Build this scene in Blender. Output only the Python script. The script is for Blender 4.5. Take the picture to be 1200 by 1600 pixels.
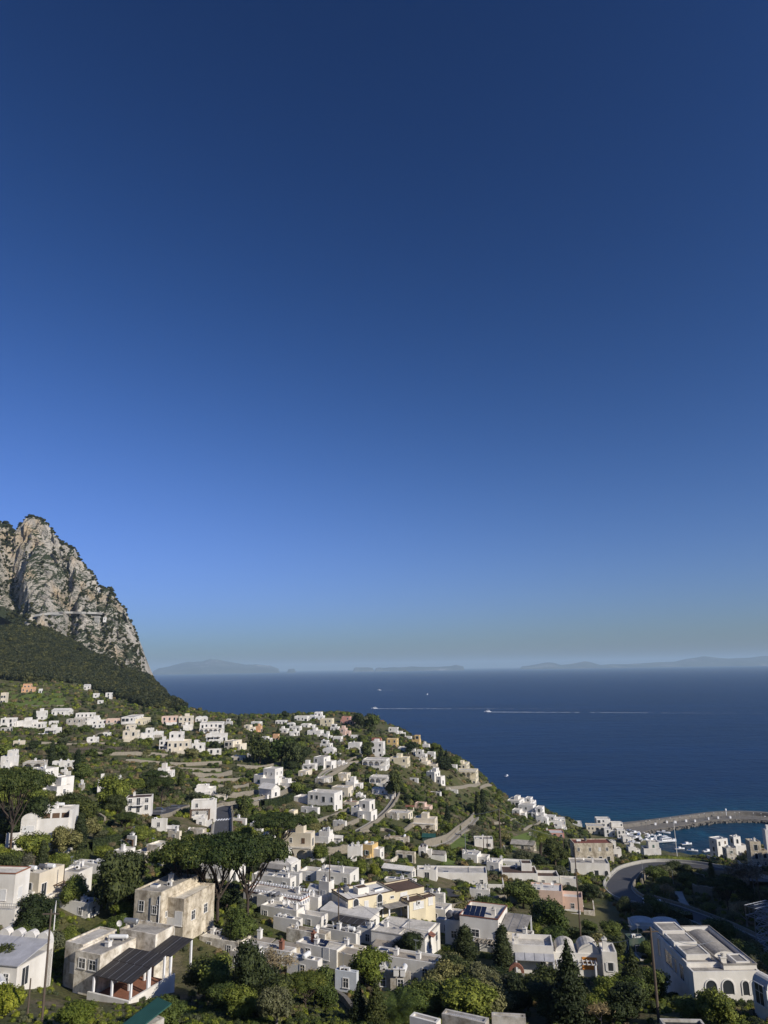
import bpy, math, random
import numpy as np
from mathutils import Vector, Matrix
rnd = random.Random(7)
nrs = np.random.RandomState(11)
R = math.radians
S = bpy.context.scene
for o in list(bpy.data.objects): bpy.data.objects.remove(o)
C = S.collection

# ---------------------------------------------------------------- camera
CAMZ = 140.0
F = 1600 * 24 / 36.0            # focal length in photo pixels
cam_d = bpy.data.cameras.new('camera'); cam = bpy.data.objects.new('camera', cam_d); C.objects.link(cam)
cam_d.sensor_fit = 'VERTICAL'; cam_d.sensor_height = 36; cam_d.sensor_width = 27; cam_d.lens = 24
cam_d.clip_start = 0.5; cam_d.clip_end = 150000
CM = Matrix.Rotation(R(90 + 12.85), 3, 'X') @ Matrix.Rotation(R(-0.85), 3, 'Z')
cam.matrix_world = Matrix.Translation((0, 0, CAMZ)) @ CM.to_4x4()
S.camera = cam
CMn = np.array(CM)

# ---------------------------------------------------------------- sky and sun
SUN_EL, SUN_AZ = 29.0, 128.0     # azimuth clockwise from the view direction (+Y)
W = bpy.data.worlds.new('World'); S.world = W; W.use_nodes = True
wn = W.node_tree; wn.nodes.clear()
sky = wn.nodes.new('ShaderNodeTexSky'); sky.sky_type = 'NISHITA'; sky.sun_disc = False
sky.sun_elevation = R(SUN_EL); sky.sun_rotation = R(SUN_AZ)
sky.air_density = 1.0; sky.dust_density = 1.2; sky.ozone_density = 6.0; sky.altitude = 150
bg = wn.nodes.new('ShaderNodeBackground'); bg.inputs['Strength'].default_value = 0.06
wo = wn.nodes.new('ShaderNodeOutputWorld')

cap = wn.nodes.new('ShaderNodeVectorMath'); cap.operation = 'MINIMUM'; cap.inputs[1].default_value = (9, 9, 9)
wn.links.new(sky.outputs[0], cap.inputs[0])
sp = wn.nodes.new('ShaderNodeSeparateXYZ'); cb = wn.nodes.new('ShaderNodeCombineXYZ'); wn.links.new(cap.outputs[0], sp.inputs[0])
for k, (g_, m_, k_) in enumerate(((2.4, .80, 4.5), (1.95, .62, 11.), (1.79, .575, 60.))):      # deeper, clearer blue than the default air
    pw = wn.nodes.new('ShaderNodeMath'); pw.operation = 'POWER'; pw.inputs[1].default_value = g_; ml = wn.nodes.new('ShaderNodeMath'); ml.operation = 'MULTIPLY'; ml.inputs[1].default_value = m_
    wn.links.new(sp.outputs[k], pw.inputs[0]); ma = wn.nodes.new('ShaderNodeMath'); ma.operation = 'MULTIPLY_ADD'; ma.inputs[1].default_value = 1 / k_; ma.inputs[2].default_value = 1; dv = wn.nodes.new('ShaderNodeMath'); dv.operation = 'DIVIDE'
    wn.links.new(pw.outputs[0], ml.inputs[0]); wn.links.new(ml.outputs[0], ma.inputs[0]); wn.links.new(ml.outputs[0], dv.inputs[0]); wn.links.new(ma.outputs[0], dv.inputs[1]); wn.links.new(dv.outputs[0], cb.inputs[k])
wn.links.new(cb.outputs[0], bg.inputs[0])
wn.links.new(bg.outputs[0], wo.inputs[0])
sl = bpy.data.lights.new('sun', 'SUN'); sl.energy = 4.9; sl.angle = R(0.5); sl.color = (1.0, 0.93, 0.82)
so = bpy.data.objects.new('sun', sl); C.objects.link(so)
SD = Vector((math.sin(R(SUN_AZ)) * math.cos(R(SUN_EL)), math.cos(R(SUN_AZ)) * math.cos(R(SUN_EL)), math.sin(R(SUN_EL))))
so.rotation_euler = SD.to_track_quat('Z', 'Y').to_euler()
so.location = (60, -60, 200)
S.view_settings.view_transform = 'Standard'; S.view_settings.look = 'None'
S.view_settings.exposure = 0.0; S.view_settings.gamma = 1.0

# ---------------------------------------------------------------- photo pixel -> place
def ray(u, v):
    d = CMn @ np.array([(u - 600) / F, -(v - 800) / F, -1.0])
    return d / d[1]
def pt(u, v, Y):
    d = ray(u, v); return (d[0] * Y, Y, CAMZ + d[2] * Y)
def sea_pt(u, v, z=0.0):
    d = ray(u, v); Y = (z - CAMZ) / d[2]; return (d[0] * Y, Y, z)
# ---------------------------------------------------------------- terrain heights
CTRL = [(0,1600,82),(150,1600,84),(300,1600,86),(600,1600,90),(850,1600,92),(1000,1600,90),(1200,1600,84),
(0,1500,112),(100,1500,125),(350,1500,130),(600,1500,135),(850,1500,140),(1000,1500,142),(1200,1500,138),
(0,1400,135),(100,1400,145),(220,1400,150),(350,1400,165),(560,1400,172),(700,1400,190),(900,1400,215),(1000,1400,225),(1200,1400,215),
(0,1350,155),(150,1350,172),(350,1350,200),(600,1350,215),(800,1350,258),(930,1360,270),(1060,1352,290),(1200,1360,300),
(0,1300,180),(120,1300,192),(250,1300,215),(400,1300,248),(560,1300,278),(700,1300,325),(800,1300,400),(885,1300,520),
(0,1250,215),(200,1250,255),(420,1250,318),(570,1250,360),(700,1250,430),(780,1262,520),
(0,1200,300),(250,1200,360),(400,1200,420),(600,1200,450),(700,1200,520),(735,1205,580),
(0,1150,450),(250,1150,500),(400,1150,560),(550,1150,620),(650,1160,680),
(0,1120,590),(150,1120,610),(300,1120,650),(400,1125,700),(350,1119,760),(400,1119,790),(500,1128,690),(500,1116,800),(560,1118,810),(610,1134,760),(655,1156,730),(700,1182,680),(740,1202,640),(1145,1345,370),(1200,1328,395),(1060,1345,330),
(0,1090,700),(80,1085,720),(160,1088,760),(230,1098,780),
(0,1060,800),(60,1062,820),(120,1073,840),(200,1090,860),
(790,1245,600),(840,1262,600),(880,1277,600),
(0,935,1130),(50,965,1120),(100,1000,1110),(150,1030,1090),(200,1056,1080),(222,1058,1100),(255,1090,1000),(290,1119,880),
(0,1000,950),(80,1030,950),(160,1066,950)]
PTS = [pt(*c) for c in CTRL]
# hidden ground beyond the skyline, under the harbour, and round the camera
for a, Y, z in [(-.28,980,20),(-.28,1300,-30),(-.2,930,40),(-.2,1060,-25),(-.1,960,40),(-.1,1080,-25),(-.02,940,45),(-.02,1060,-25),
    (.05,860,20),(.06,920,-25),(.12,720,20),(.13,780,-15),(.18,660,8),(.19,700,-20),(.235,640,4),(.24,690,-18),(.29,640,3),(.3,690,-18),
    (.36,625,2.2),(.33,600,2.5),(.36,560,2.6),(.37,668,-6),(.40,640,-7),(.43,600,-6),(.47,590,-8),(.45,720,-14),(.55,580,-8),(.55,720,-16),(.7,580,-6),(.8,700,-16),
    (.43,540,4),(.5,520,5),(.6,510,5),(.75,500,8),(.36,470,18),(.43,430,30),(.5,410,33),(.6,400,38),(.34,400,34),(.30,460,30),(.28,540,10),
    (.1,900,-35),(-.4,1500,-20),(0,1300,-50),(.5,1200,-50),(.9,900,-30),(-.25,1500,-50)]:
    PTS.append((a * Y, Y, z))
for X, Y, z in [(0,0,132),(-60,0,134),(60,0,133),(-60,50,112),(0,45,114),(50,45,114),(85,95,104),(100,60,134),(130,90,140),(152,140,138),(185,200,128),(230,280,105),(118,150,95),
    (-90,90,108),(-140,160,112),(-190,260,112),(-330,480,112),(-430,640,125),(-560,800,150),(-700,1000,230),(-640,1150,270),(230,330,72),(-900,1200,300)]:
    PTS.append((X, Y, z))
PTS = np.array(PTS)
def q2(X, Y):
    Yc = np.maximum(Y, 12.0)
    rr = np.sqrt(X * X + Yc * Yc)
    return np.stack([np.arctan2(X, Yc) * 1.6, np.log(rr)], -1)
_q = q2(PTS[:, 0], PTS[:, 1])
def _k(r2): return 0.5 * r2 * np.log(r2 + 1e-12)
_n = len(_q)
_d2 = ((_q[:, None] - _q[None]) ** 2).sum(-1)
_A = np.zeros((_n + 3, _n + 3)); _A[:_n, :_n] = _k(_d2) + np.eye(_n) * 2e-4
_A[:_n, _n] = 1; _A[:_n, _n + 1:] = _q; _A[_n, :_n] = 1; _A[_n + 1:, :_n] = _q.T
_w = np.linalg.solve(_A, np.concatenate([PTS[:, 2], np.zeros(3)]))
HARB = [sea_pt(*p)[:2] for p in [(1006,1297),(1008,1310),(1016,1322),(1036,1331),(1062,1335),(1085,1337),(1112,1344),(1150,1352),(1280,1366),(1500,1380),(1500,1180),(700,1180),(760,1226),(830,1262),(890,1281),(940,1289),(980,1291)]]
HARB = np.array(HARB)
def shore(X, Y):
    """metres to the waterline of the harbour and east coast, negative on the water"""
    n = len(HARB); d = np.full(X.shape, 1e9); ins = np.zeros(X.shape, bool)
    for i in range(n):
        ax, ay = HARB[i]; bx, by = HARB[(i + 1) % n]; ex, ey = bx - ax, by - ay
        t = np.clip(((X - ax) * ex + (Y - ay) * ey) / (ex * ex + ey * ey), 0, 1); d = np.minimum(d, np.hypot(X - ax - t * ex, Y - ay - t * ey))
        c = (ay > Y) != (by > Y); ins ^= c & (X < ex * (Y - ay) / (ey if abs(ey) > 1e-9 else 1e-9) + ax)
    return np.where(ins, -d, d)
def H(X, Y):
    X = np.asarray(X, float); Y = np.asarray(Y, float)
    q = q2(X.ravel(), Y.ravel()); out = np.empty(len(q))
    for i in range(0, len(q), 20000):
        qq = q[i:i + 20000]
        d2 = ((qq[:, None] - _q[None]) ** 2).sum(-1)
        out[i:i + 20000] = _k(d2) @ _w[:_n] + _w[_n] + qq @ _w[_n + 1:]
    out = out.reshape(X.shape)
    out = out + 0.5 * np.sin(X / 9.0 + np.sin(Y / 14.0)) * np.cos(Y / 11.0)
    d = shore(X, Y); lim = np.where(d > 0, np.where(X > 150, np.minimum(2.2, d * .8) + np.maximum(0, d - 42) * .42, 200.0), np.maximum(-8, d * .5))
    return np.maximum(np.minimum(out, np.maximum(lim, -8)), -30)
def ground(u, v, ymin=55, ymax=1300):
    """the place on the ground seen at photo pixel (u, v)"""
    d = ray(u, v); Ys = np.exp(np.linspace(math.log(ymin), math.log(ymax), 420))
    dz = CAMZ + d[2] * Ys - H(d[0] * Ys, Ys)
    hit = np.where(dz < 0)[0]
    if len(hit) == 0: return None
    i = hit[0]
    if i == 0: Y = Ys[0]
    else: t = dz[i - 1] / (dz[i - 1] - dz[i]); Y = Ys[i - 1] * (1 - t) + Ys[i] * t
    return np.array([d[0] * Y, Y, float(H(np.array([d[0] * Y]), np.array([Y]))[0])])
# ---------------------------------------------------------------- materials
def newmat(name):
    m = bpy.data.materials.new(name); m.use_nodes = True
    nt = m.node_tree; p = nt.nodes['Principled BSDF']
    p.inputs['Specular IOR Level'].default_value = 0.25
    return m, nt, p
def N(nt, t, **kw):
    n = nt.nodes.new(t)
    for k, v in kw.items(): setattr(n, k, v)
    return n
def ramp(nt, src, stops):
    r = N(nt, 'ShaderNodeValToRGB'); e = r.color_ramp.elements
    while len(e) < len(stops): e.new(0.5)
    for i, (p, c) in enumerate(stops):
        e[i].position = p; e[i].color = (c[0], c[1], c[2], 1)
    nt.links.new(src, r.inputs[0]); return r.outputs[0]
def mix(nt, fac, a, b, mode='MIX'):
    m = N(nt, 'ShaderNodeMix', data_type='RGBA', blend_type=mode)
    for sock, val in ((m.inputs[0], fac), (m.inputs[6], a), (m.inputs[7], b)):
        if hasattr(val, 'is_linked'): nt.links.new(val, sock)
        elif isinstance(val, (int, float)): sock.default_value = val
        else: sock.default_value = (val[0], val[1], val[2], 1)
    return m.outputs[2]
def noise(nt, scale, detail=4, vec=None, sc=None, rough=0.55, geo=True):
    n = N(nt, 'ShaderNodeTexNoise'); n.inputs['Scale'].default_value = scale
    n.inputs['Detail'].default_value = detail; n.inputs['Roughness'].default_value = rough
    if vec is None:
        vec = N(nt, 'ShaderNodeNewGeometry').outputs['Position']
    if sc:
        mp = N(nt, 'ShaderNodeMapping'); mp.inputs['Scale'].default_value = sc
        nt.links.new(vec, mp.inputs[0]); vec = mp.outputs[0]
    nt.links.new(vec, n.inputs['Vector']); return n.outputs[0]
def bump(nt, p, h, strength, dist):
    b = N(nt, 'ShaderNodeBump'); b.inputs['Strength'].default_value = strength; b.inputs['Distance'].default_value = dist
    nt.links.new(h, b.inputs['Height']); nt.links.new(b.outputs[0], p.inputs['Normal'])
def sc3(c, k): return tuple(min(1, x * k) for x in c)
def lerp3(a, b, t): return tuple(a[i] * (1 - t) + b[i] * t for i in range(3))

def plaster(name, col, stain=0.35, dirt=(.33, .29, .23), seed=0):
    m, nt, p = newmat(name)
    n1 = noise(nt, 1.0, 5, sc=(.55, .55, .16)); n2 = noise(nt, .35, 3)
    c1 = ramp(nt, n1, [(.38, (0, 0, 0)), (.72, (1, 1, 1))])
    f = N(nt, 'ShaderNodeMath', operation='MULTIPLY'); nt.links.new(c1, f.inputs[0]); f.inputs[1].default_value = stain
    c = mix(nt, f.outputs[0], col, dirt)
    c = mix(nt, 1.0, c, ramp(nt, n2, [(.3, (.86, .85, .83)), (.7, (1, 1, 1))]), 'MULTIPLY')
    if stain > .6: c = mix(nt, 1.0, c, ramp(nt, noise(nt, 1.1, 6, rough=.7), [(.36, (.62, .58, .52)), (.5, (1, .98, .94)), (.62, (1.22, 1.2, 1.18))]), 'MULTIPLY')
    nt.links.new(c, p.inputs['Base Color']); p.inputs['Roughness'].default_value = .85
    bump(nt, p, noise(nt, 6, 3), .25, .05)
    return m
def roofmat(name, col, dark, stain=.55):
    m, nt, p = newmat(name)
    oi = N(nt, 'ShaderNodeObjectInfo')
    n1 = noise(nt, .5, 6, rough=.65); n2 = noise(nt, 3.0, 4)
    f = ramp(nt, n1, [(.42, (0, 0, 0)), (.62, (1, 1, 1))])
    fm = N(nt, 'ShaderNodeMath', operation='MULTIPLY'); nt.links.new(f, fm.inputs[0]); fm.inputs[1].default_value = stain
    c = mix(nt, fm.outputs[0], col, dark)
    c = mix(nt, 1.0, c, ramp(nt, n2, [(.3, (.8, .8, .8)), (.7, (1.08, 1.07, 1.05))]), 'MULTIPLY')
    c = mix(nt, 1.0, c, ramp(nt, oi.outputs['Random'], [(0, (.78, .78, .8)), (1, (1.1, 1.08, 1.04))]), 'MULTIPLY')
    nt.links.new(c, p.inputs['Base Color']); p.inputs['Roughness'].default_value = .9
    return m
def plain(name, col, rough=.6, metal=0., var=.12, scale=2.0, spec=.25):
    m, nt, p = newmat(name)
    n = noise(nt, scale, 4)
    c = mix(nt, n, sc3(col, 1 - var), sc3(col, 1 + var))
    nt.links.new(c, p.inputs['Base Color']); p.inputs['Roughness'].default_value = rough; p.inputs['Metallic'].default_value = metal
    p.inputs['Specular IOR Level'].default_value = spec
    return m
def striped(name, a, b, freq, axis=0, rough=.7):
    m, nt, p = newmat(name)
    w = N(nt, 'ShaderNodeTexWave'); w.inputs['Scale'].default_value = freq; w.bands_direction = 'XY'[axis] 
    tc = N(nt, 'ShaderNodeTexCoord'); nt.links.new(tc.outputs['Object'], w.inputs[0])
    c = mix(nt, ramp(nt, w.outputs[1], [(.3, (0, 0, 0)), (.6, (1, 1, 1))]), a, b)
    c = mix(nt, 1.0, c, ramp(nt, noise(nt, .8, 4), [(.3, (.75, .75, .75)), (.7, (1.05, 1.05, 1.05))]), 'MULTIPLY')
    nt.links.new(c, p.inputs['Base Color']); p.inputs['Roughness'].default_value = rough
    return m
def foliage(name, a, b, c3=None):
    m, nt, p = newmat(name)
    g = N(nt, 'ShaderNodeNewGeometry'); oi = N(nt, 'ShaderNodeObjectInfo')
    c = ramp(nt, g.outputs['Random Per Island'], [(0, sc3(a, .75)), (.55, a), (1, b)])
    k = ramp(nt, noise(nt, .45, 3), [(.3, (.7, .75, .7)), (.7, (1.25, 1.2, 1.1))])
    c = mix(nt, 1.0, c, k, 'MULTIPLY')
    c = mix(nt, 1.0, c, ramp(nt, oi.outputs['Random'], [(0, (.6, .7, .6)), (.5, (1.05, 1.05, 1)), (1, (1.7, 1.55, 1.0))]), 'MULTIPLY')
    nt.links.new(c, p.inputs['Base Color']); p.inputs['Roughness'].default_value = .65
    p.inputs['Specular IOR Level'].default_value = .2
    return m
M = {}
WALLC = dict(wh=(.80, .77, .71), wb=(.84, .82, .78), cr=(.74, .66, .52), ye=(.77, .68, .48), yb=(.72, .50, .2), pk=(.72, .52, .42), ro=(.60, .30, .24), lo=(.70, .40, .22),
             ow=(.74, .70, .62), st=(.66, .60, .49), gr=(.5, .49, .46), bl=(.62, .66, .7), dg=(.05, .09, .075))
for k, c in WALLC.items(): M[k] = plaster('plaster_' + k, c, .32 if k not in ('st', 'gr', 'ow') else .9, dirt=(.36, .31, .24) if k != 'st' else (.24, .2, .15))
M['plaster'] = M['wh']
M['rg'] = roofmat('roof_grey', (.67, .635, .565), (.33, .31, .27))
M['rd'] = roofmat('roof_dark', (.40, .375, .335), (.12, .115, .11))
M['rw'] = roofmat('roof_white', (.72, .70, .66), (.42, .40, .36), .4)
M['rb'] = roofmat('roof_brown', (.13, .085, .065), (.07, .05, .04))
M['rr'] = roofmat('roof_red', (.28, .10, .07), (.16, .07, .05))
M['rt'] = striped('roof_tiles', (.34, .15, .09), (.2, .09, .06), 2.2)
M['rs'] = striped('roof_sheet', (.47, .47, .49), (.36, .36, .38), 1.6)
M['rc'] = striped('roof_cane', (.42, .37, .3), (.3, .26, .21), 1.2)
M['rk'] = striped('roof_black_panels', (.035, .033, .033), (.055, .05, .05), .5)
M['rn'] = striped('roof_green_sheet', (.03, .1, .085), (.02, .075, .065), 1.5)
M['glass'] = plain('window_glass', (.035, .04, .045), .15, var=.3, spec=.5)
M['frame'] = plain('window_frame', (.72, .70, .66), .5)
M['shut'] = plain('shutter_white', (.66, .65, .62), .6)
M['green'] = plain('shutter_green', (.10, .16, .13), .6)
M['brown'] = plain('brown_wood', (.13, .08, .05), .7)
M['wood'] = plain('pole_wood', (.11, .085, .065), .85, var=.3)
M['metal'] = plain('grey_metal', (.34, .35, .36), .45, .6)
M['tank'] = plain('water_tank', (.12, .12, .13), .45)
M['wtank'] = plain('white_tank', (.7, .7, .68), .5)
M['solar'] = plain('solar_panel', (.012, .02, .05), .2, spec=.6)
M['cloth'] = plain('awning_cloth', (.6, .57, .5), .9)
M['brick'] = plain('red_brick', (.24, .11, .075), .85, var=.3, scale=8)
M['stone'] = plain('dry_stone', (.25, .22, .17), .95, var=.45, scale=1.3)
M['rock'] = plain('sea_rock', (.15, .135, .115), .95, var=.5, scale=.6)
M['concrete'] = plain('concrete', (.36, .345, .31), .9, var=.3, scale=.5)
M['asphalt'] = plain('asphalt', (.075, .075, .08), .85, var=.25, scale=.6)
M['white'] = plain('white_paint', (.8, .8, .8), .4, var=.04)
M['dark'] = plain('dark_interior', (.03, .028, .026), .9)
M['blue'] = plain('blue_paint', (.03, .12, .35), .5)
M['orange'] = plain('orange_paint', (.6, .25, .05), .6)
M['bark'] = plain('bark', (.12, .085, .06), .95, var=.4, scale=3)
M['greybark'] = plain('grey_bark', (.22, .19, .165), .95, var=.3, scale=3)
M['pinebark'] = plain('pine_bark', (.062, .047, .038), .95, var=.4, scale=3)
M['broad'] = foliage('foliage_broad', (.066, .088, .022), (.15, .175, .045))
M['dense'] = foliage('foliage_dense', (.034, .046, .018), (.075, .088, .032))
M['bright'] = foliage('foliage_bright', (.10, .125, .02), (.22, .235, .045))
M['olive'] = foliage('foliage_olive', (.085, .090, .048), (.17, .17, .11))
M['pine'] = foliage('foliage_pine', (.036, .052, .014), (.10, .115, .032))
M['cypress'] = foliage('foliage_cypress', (.026, .036, .014), (.056, .066, .026))
M['dry'] = foliage('foliage_dry', (.13, .10, .065), (.23, .185, .13))
M['twig'] = foliage('twigs', (.15, .125, .10), (.25, .21, .175))
M['forest'] = foliage('foliage_forest', (.030, .036, .017), (.085, .083, .038))

# ---------------------------------------------------------------- mesh helpers
class MB:
    def __init__(s): s.v = []; s.f = []; s.m = []; s.mats = []
    def mi(s, mat):
        mat = M[mat] if isinstance(mat, str) else mat
        if mat not in s.mats: s.mats.append(mat)
        return s.mats.index(mat)
    def face(s, pts, mat, flip=False):
        b = len(s.v); s.v += [tuple(p) for p in pts]
        idx = list(range(b, b + len(pts))); s.f.append(idx[::-1] if flip else idx); s.m.append(s.mi(mat))
    def box(s, x0, y0, z0, x1, y1, z1, mat, T=None):
        b = len(s.v)
        P = [(x0, y0, z0), (x1, y0, z0), (x1, y1, z0), (x0, y1, z0), (x0, y0, z1), (x1, y0, z1), (x1, y1, z1), (x0, y1, z1)]
        if T is not None: P = [tuple(T @ Vector(p)) for p in P]
        s.v += P; k = s.mi(mat)
        for q in ((0, 3, 2, 1), (4, 5, 6, 7), (0, 1, 5, 4), (1, 2, 6, 5), (2, 3, 7, 6), (3, 0, 4, 7)):
            s.f.append([b + i for i in q]); s.m.append(k)
    def prism(s, ring, z0, z1, mat, cap=True):      # ring of (x, y), counter-clockwise
        b = len(s.v); n = len(ring); k = s.mi(mat)
        s.v += [(x, y, z0) for x, y in ring] + [(x, y, z1) for x, y in ring]
        for i in range(n):
            j = (i + 1) % n; s.f.append([b + i, b + j, b + n + j, b + n + i]); s.m.append(k)
        if cap: s.f.append([b + n + i for i in range(n)]); s.m.append(k); s.f.append([b + i for i in range(n)][::-1]); s.m.append(k)
    def tube(s, pts, rad, mat, n=6):
        pts = [Vector(p) for p in pts]; k = s.mi(mat); rings = []
        for i, p in enumerate(pts):
            d = (pts[min(i + 1, len(pts) - 1)] - pts[max(i - 1, 0)]).normalized()
            a = d.cross(Vector((0, 0, 1))) if abs(d.z) < .95 else d.cross(Vector((1, 0, 0)))
            a.normalize(); c = d.cross(a); r = rad[i] if isinstance(rad, (list, tuple)) else rad
            b = len(s.v); rings.append(b)
            for t in range(n):
                an = 2 * math.pi * t / n; s.v.append(tuple(p + a * math.cos(an) * r + c * math.sin(an) * r))
        for i in range(len(rings) - 1):
            for t in range(n):
                u = (t + 1) % n; s.f.append([rings[i] + t, rings[i] + u, rings[i + 1] + u, rings[i + 1] + t]); s.m.append(k)
        s.f.append([rings[-1] + t for t in range(n)]); s.m.append(k)
        s.f.append([rings[0] + t for t in range(n)][::-1]); s.m.append(k)
    def mesh(s, name):
        me = bpy.data.meshes.new(name); me.from_pydata(s.v, [], s.f)
        for m in s.mats: me.materials.append(m)
        me.polygons.foreach_set('material_index', s.m); me.update(); return me
    def build(s, name, parent=None, loc=None, rot=None):
        return link(name, s.mesh(name), parent, loc, rot)
def link(name, me, parent=None, loc=None, rot=None, scale=None):
    o = bpy.data.objects.new(name, me); C.objects.link(o)
    if parent is not None: o.parent = parent
    if loc is not None: o.location = loc
    if rot is not None: o.rotation_euler = (0, 0, rot) if isinstance(rot, (int, float)) else rot
    if scale is not None: o.scale = scale
    return o
def tag(o, label=None, cat=None, group=None, kind=None):
    if label: o['label'] = label
    if cat: o['category'] = cat
    if group: o['group'] = group
    if kind: o['kind'] = kind
    return o
def thing(name, label, cat, loc, rz=0, group=None):
    o = bpy.data.objects.new(name, None); C.objects.link(o); o.empty_display_size = .3
    o.location = loc; o.rotation_euler = (0, 0, rz); return tag(o, label, cat, group)
def ground_z(x, y): return float(H(np.array([x]), np.array([y]))[0])
# ---------------------------------------------------------------- ground, sea, mountain, far coasts
def ground_mat():
    m, nt, p = newmat('ground_cover')
    a = noise(nt, .035, 5); b = noise(nt, .16, 5, rough=.6); c_ = noise(nt, 1.6, 3)
    c = ramp(nt, b, [(.30, (.055, .052, .024)), (.44, (.09, .095, .032)), (.54, (.12, .105, .055)), (.66, (.19, .155, .10)), (.8, (.26, .22, .16))])
    c = mix(nt, ramp(nt, a, [(.42, (0, 0, 0)), (.6, (1, 1, 1))]), c, (.075, .085, .026))
    c = mix(nt, 1.0, c, ramp(nt, c_, [(.3, (.65, .65, .65)), (.7, (1.3, 1.25, 1.2))]), 'MULTIPLY')
    nt.links.new(c, p.inputs['Base Color']); p.inputs['Roughness'].default_value = .95
    bump(nt, p, noise(nt, 2.2, 4), .8, .35); return m
M['ground'] = ground_mat()
def grid_obj(name, V, mat, smooth=True, flip=False):
    ny, nx = V.shape[:2]; me = bpy.data.meshes.new(name); i = np.arange(ny * nx).reshape(ny, nx)
    q = np.stack([i[:-1, :-1], i[:-1, 1:], i[1:, 1:], i[1:, :-1]], -1).reshape(-1, 4)
    if flip: q = q[:, ::-1]
    me.from_pydata(V.reshape(-1, 3).tolist(), [], q.tolist()); me.polygons.foreach_set('use_smooth', [smooth] * len(q)); me.materials.append(mat); me.update()
    return link(name, me)
_a = np.sinh(np.linspace(-1.9, 1.9, 420)) / np.sinh(1.9) * 3.0; _Y = np.exp(np.linspace(math.log(6), math.log(1600), 460))
_A, _YY = np.meshgrid(_a, _Y); _X = _A * (_YY * .8 + 25 * np.exp(-_YY / 60))
tag(grid_obj('ground', np.stack([_X, _YY, H(_X, _YY)], -1), M['ground']), kind='structure')

def sea_mat():
    m, nt, p = newmat('sea_water')
    g = N(nt, 'ShaderNodeNewGeometry'); sx = N(nt, 'ShaderNodeSeparateXYZ'); nt.links.new(g.outputs['Position'], sx.inputs[0])
    mr = N(nt, 'ShaderNodeMapRange'); nt.links.new(sx.outputs['Y'], mr.inputs[0]); mr.inputs[1].default_value = 650; mr.inputs[2].default_value = 1000
    w = noise(nt, .02, 3); ad = N(nt, 'ShaderNodeMath', operation='MULTIPLY_ADD'); nt.links.new(w, ad.inputs[0]); ad.inputs[1].default_value = .5; nt.links.new(mr.outputs[0], ad.inputs[2])
    c = ramp(nt, ad.outputs[0], [(.2, (.003, .026, .055)), (.36, (.003, .050, .095)), (.62, (.002, .030, .090)), (1, (.002, .025, .086))])
    mr2 = N(nt, 'ShaderNodeMapRange'); nt.links.new(noise(nt, .0012, 4, sc=(1, 4, 1)), mr2.inputs[0]); mr2.inputs[1].default_value = .35; mr2.inputs[2].default_value = .65; mr2.inputs[3].default_value = .85; mr2.inputs[4].default_value = 1.15
    c = mix(nt, 1.0, c, mr2.outputs[0], 'MULTIPLY') 
    nt.links.new(c, p.inputs['Base Color']); p.inputs['Roughness'].default_value = .38; p.inputs['Specular IOR Level'].default_value = .2; p.inputs['IOR'].default_value = 1.333
    n1 = noise(nt, .16, 4, sc=(.45, 1, 1), rough=.6); n2 = noise(nt, .022, 3, sc=(.5, 1, 1))
    ad2 = N(nt, 'ShaderNodeMath', operation='MULTIPLY_ADD'); nt.links.new(n2, ad2.inputs[0]); ad2.inputs[1].default_value = 1.6; nt.links.new(n1, ad2.inputs[2])
    bump(nt, p, ad2.outputs[0], 1.0, 4.0); return m
M['sea'] = sea_mat()
b = MB(); n = 96; b.face([(62000 * math.cos(2 * math.pi * i / n), 62000 * math.sin(2 * math.pi * i / n), 0) for i in range(n)], 'sea'); tag(b.build('sea'), kind='structure')

def rock_mat():
    m, nt, p = newmat('cliff_rock')
    g = N(nt, 'ShaderNodeNewGeometry'); sn = N(nt, 'ShaderNodeSeparateXYZ'); nt.links.new(g.outputs['Normal'], sn.inputs[0])
    n1 = noise(nt, .03, 6, sc=(1, 1, .35), rough=.65); n2 = noise(nt, .018, 3, sc=(1, 1, .6)); n3 = noise(nt, .12, 6, sc=(1, 1, .3), rough=.7)
    c = ramp(nt, n1, [(.3, (.30, .275, .235)), (.5, (.42, .385, .325)), (.7, (.52, .475, .40))])
    c = mix(nt, ramp(nt, n2, [(.54, (0, 0, 0)), (.68, (.7, .7, .7))]), c, (.46, .34, .2))
    c = mix(nt, 1.0, c, ramp(nt, n3, [(.3, (.72, .72, .73)), (.6, (1.08, 1.07, 1.05))]), 'MULTIPLY')
    # plants grow on the ledges: colour follows how level the rock lies
    ad = N(nt, 'ShaderNodeMath', operation='MULTIPLY_ADD'); nt.links.new(noise(nt, .028, 5, rough=.6), ad.inputs[0]); ad.inputs[1].default_value = 2.3; nt.links.new(sn.outputs['Z'], ad.inputs[2])
    f = ramp(nt, ad.outputs[0], [(0, (0, 0, 0)), (1, (1, 1, 1))])
    mr = N(nt, 'ShaderNodeMapRange'); nt.links.new(ad.outputs[0], mr.inputs[0]); mr.inputs[1].default_value = 1.62; mr.inputs[2].default_value = 1.72
    c = mix(nt, mr.outputs[0], c, mix(nt, noise(nt, .4, 3), (.018, .026, .012), (.05, .06, .025)))
    nt.links.new(c, p.inputs['Base Color']); p.inputs['Roughness'].default_value = .95
    bump(nt, p, noise(nt, .22, 6, sc=(1, 1, .5), rough=.7), .9, 5); return m
M['cliff'] = rock_mat()
from mathutils import noise as MN
TOPU = [-420,-330,-240,-160,-90,-40,-12,0,10,20,27,32,40,55,68,80,93,100,104,116,121,136,147,151,160,173,179,186,194,202,208,211,215,218,223,231,246]
TOPV = [800,770,788,765,800,792,812,815,818,829,830,822,808,808,814,826,846,850,852,856,868,888,904,915,917,919,929,943,952,968,982,998,1006,1026,1048,1062,1075]
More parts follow.
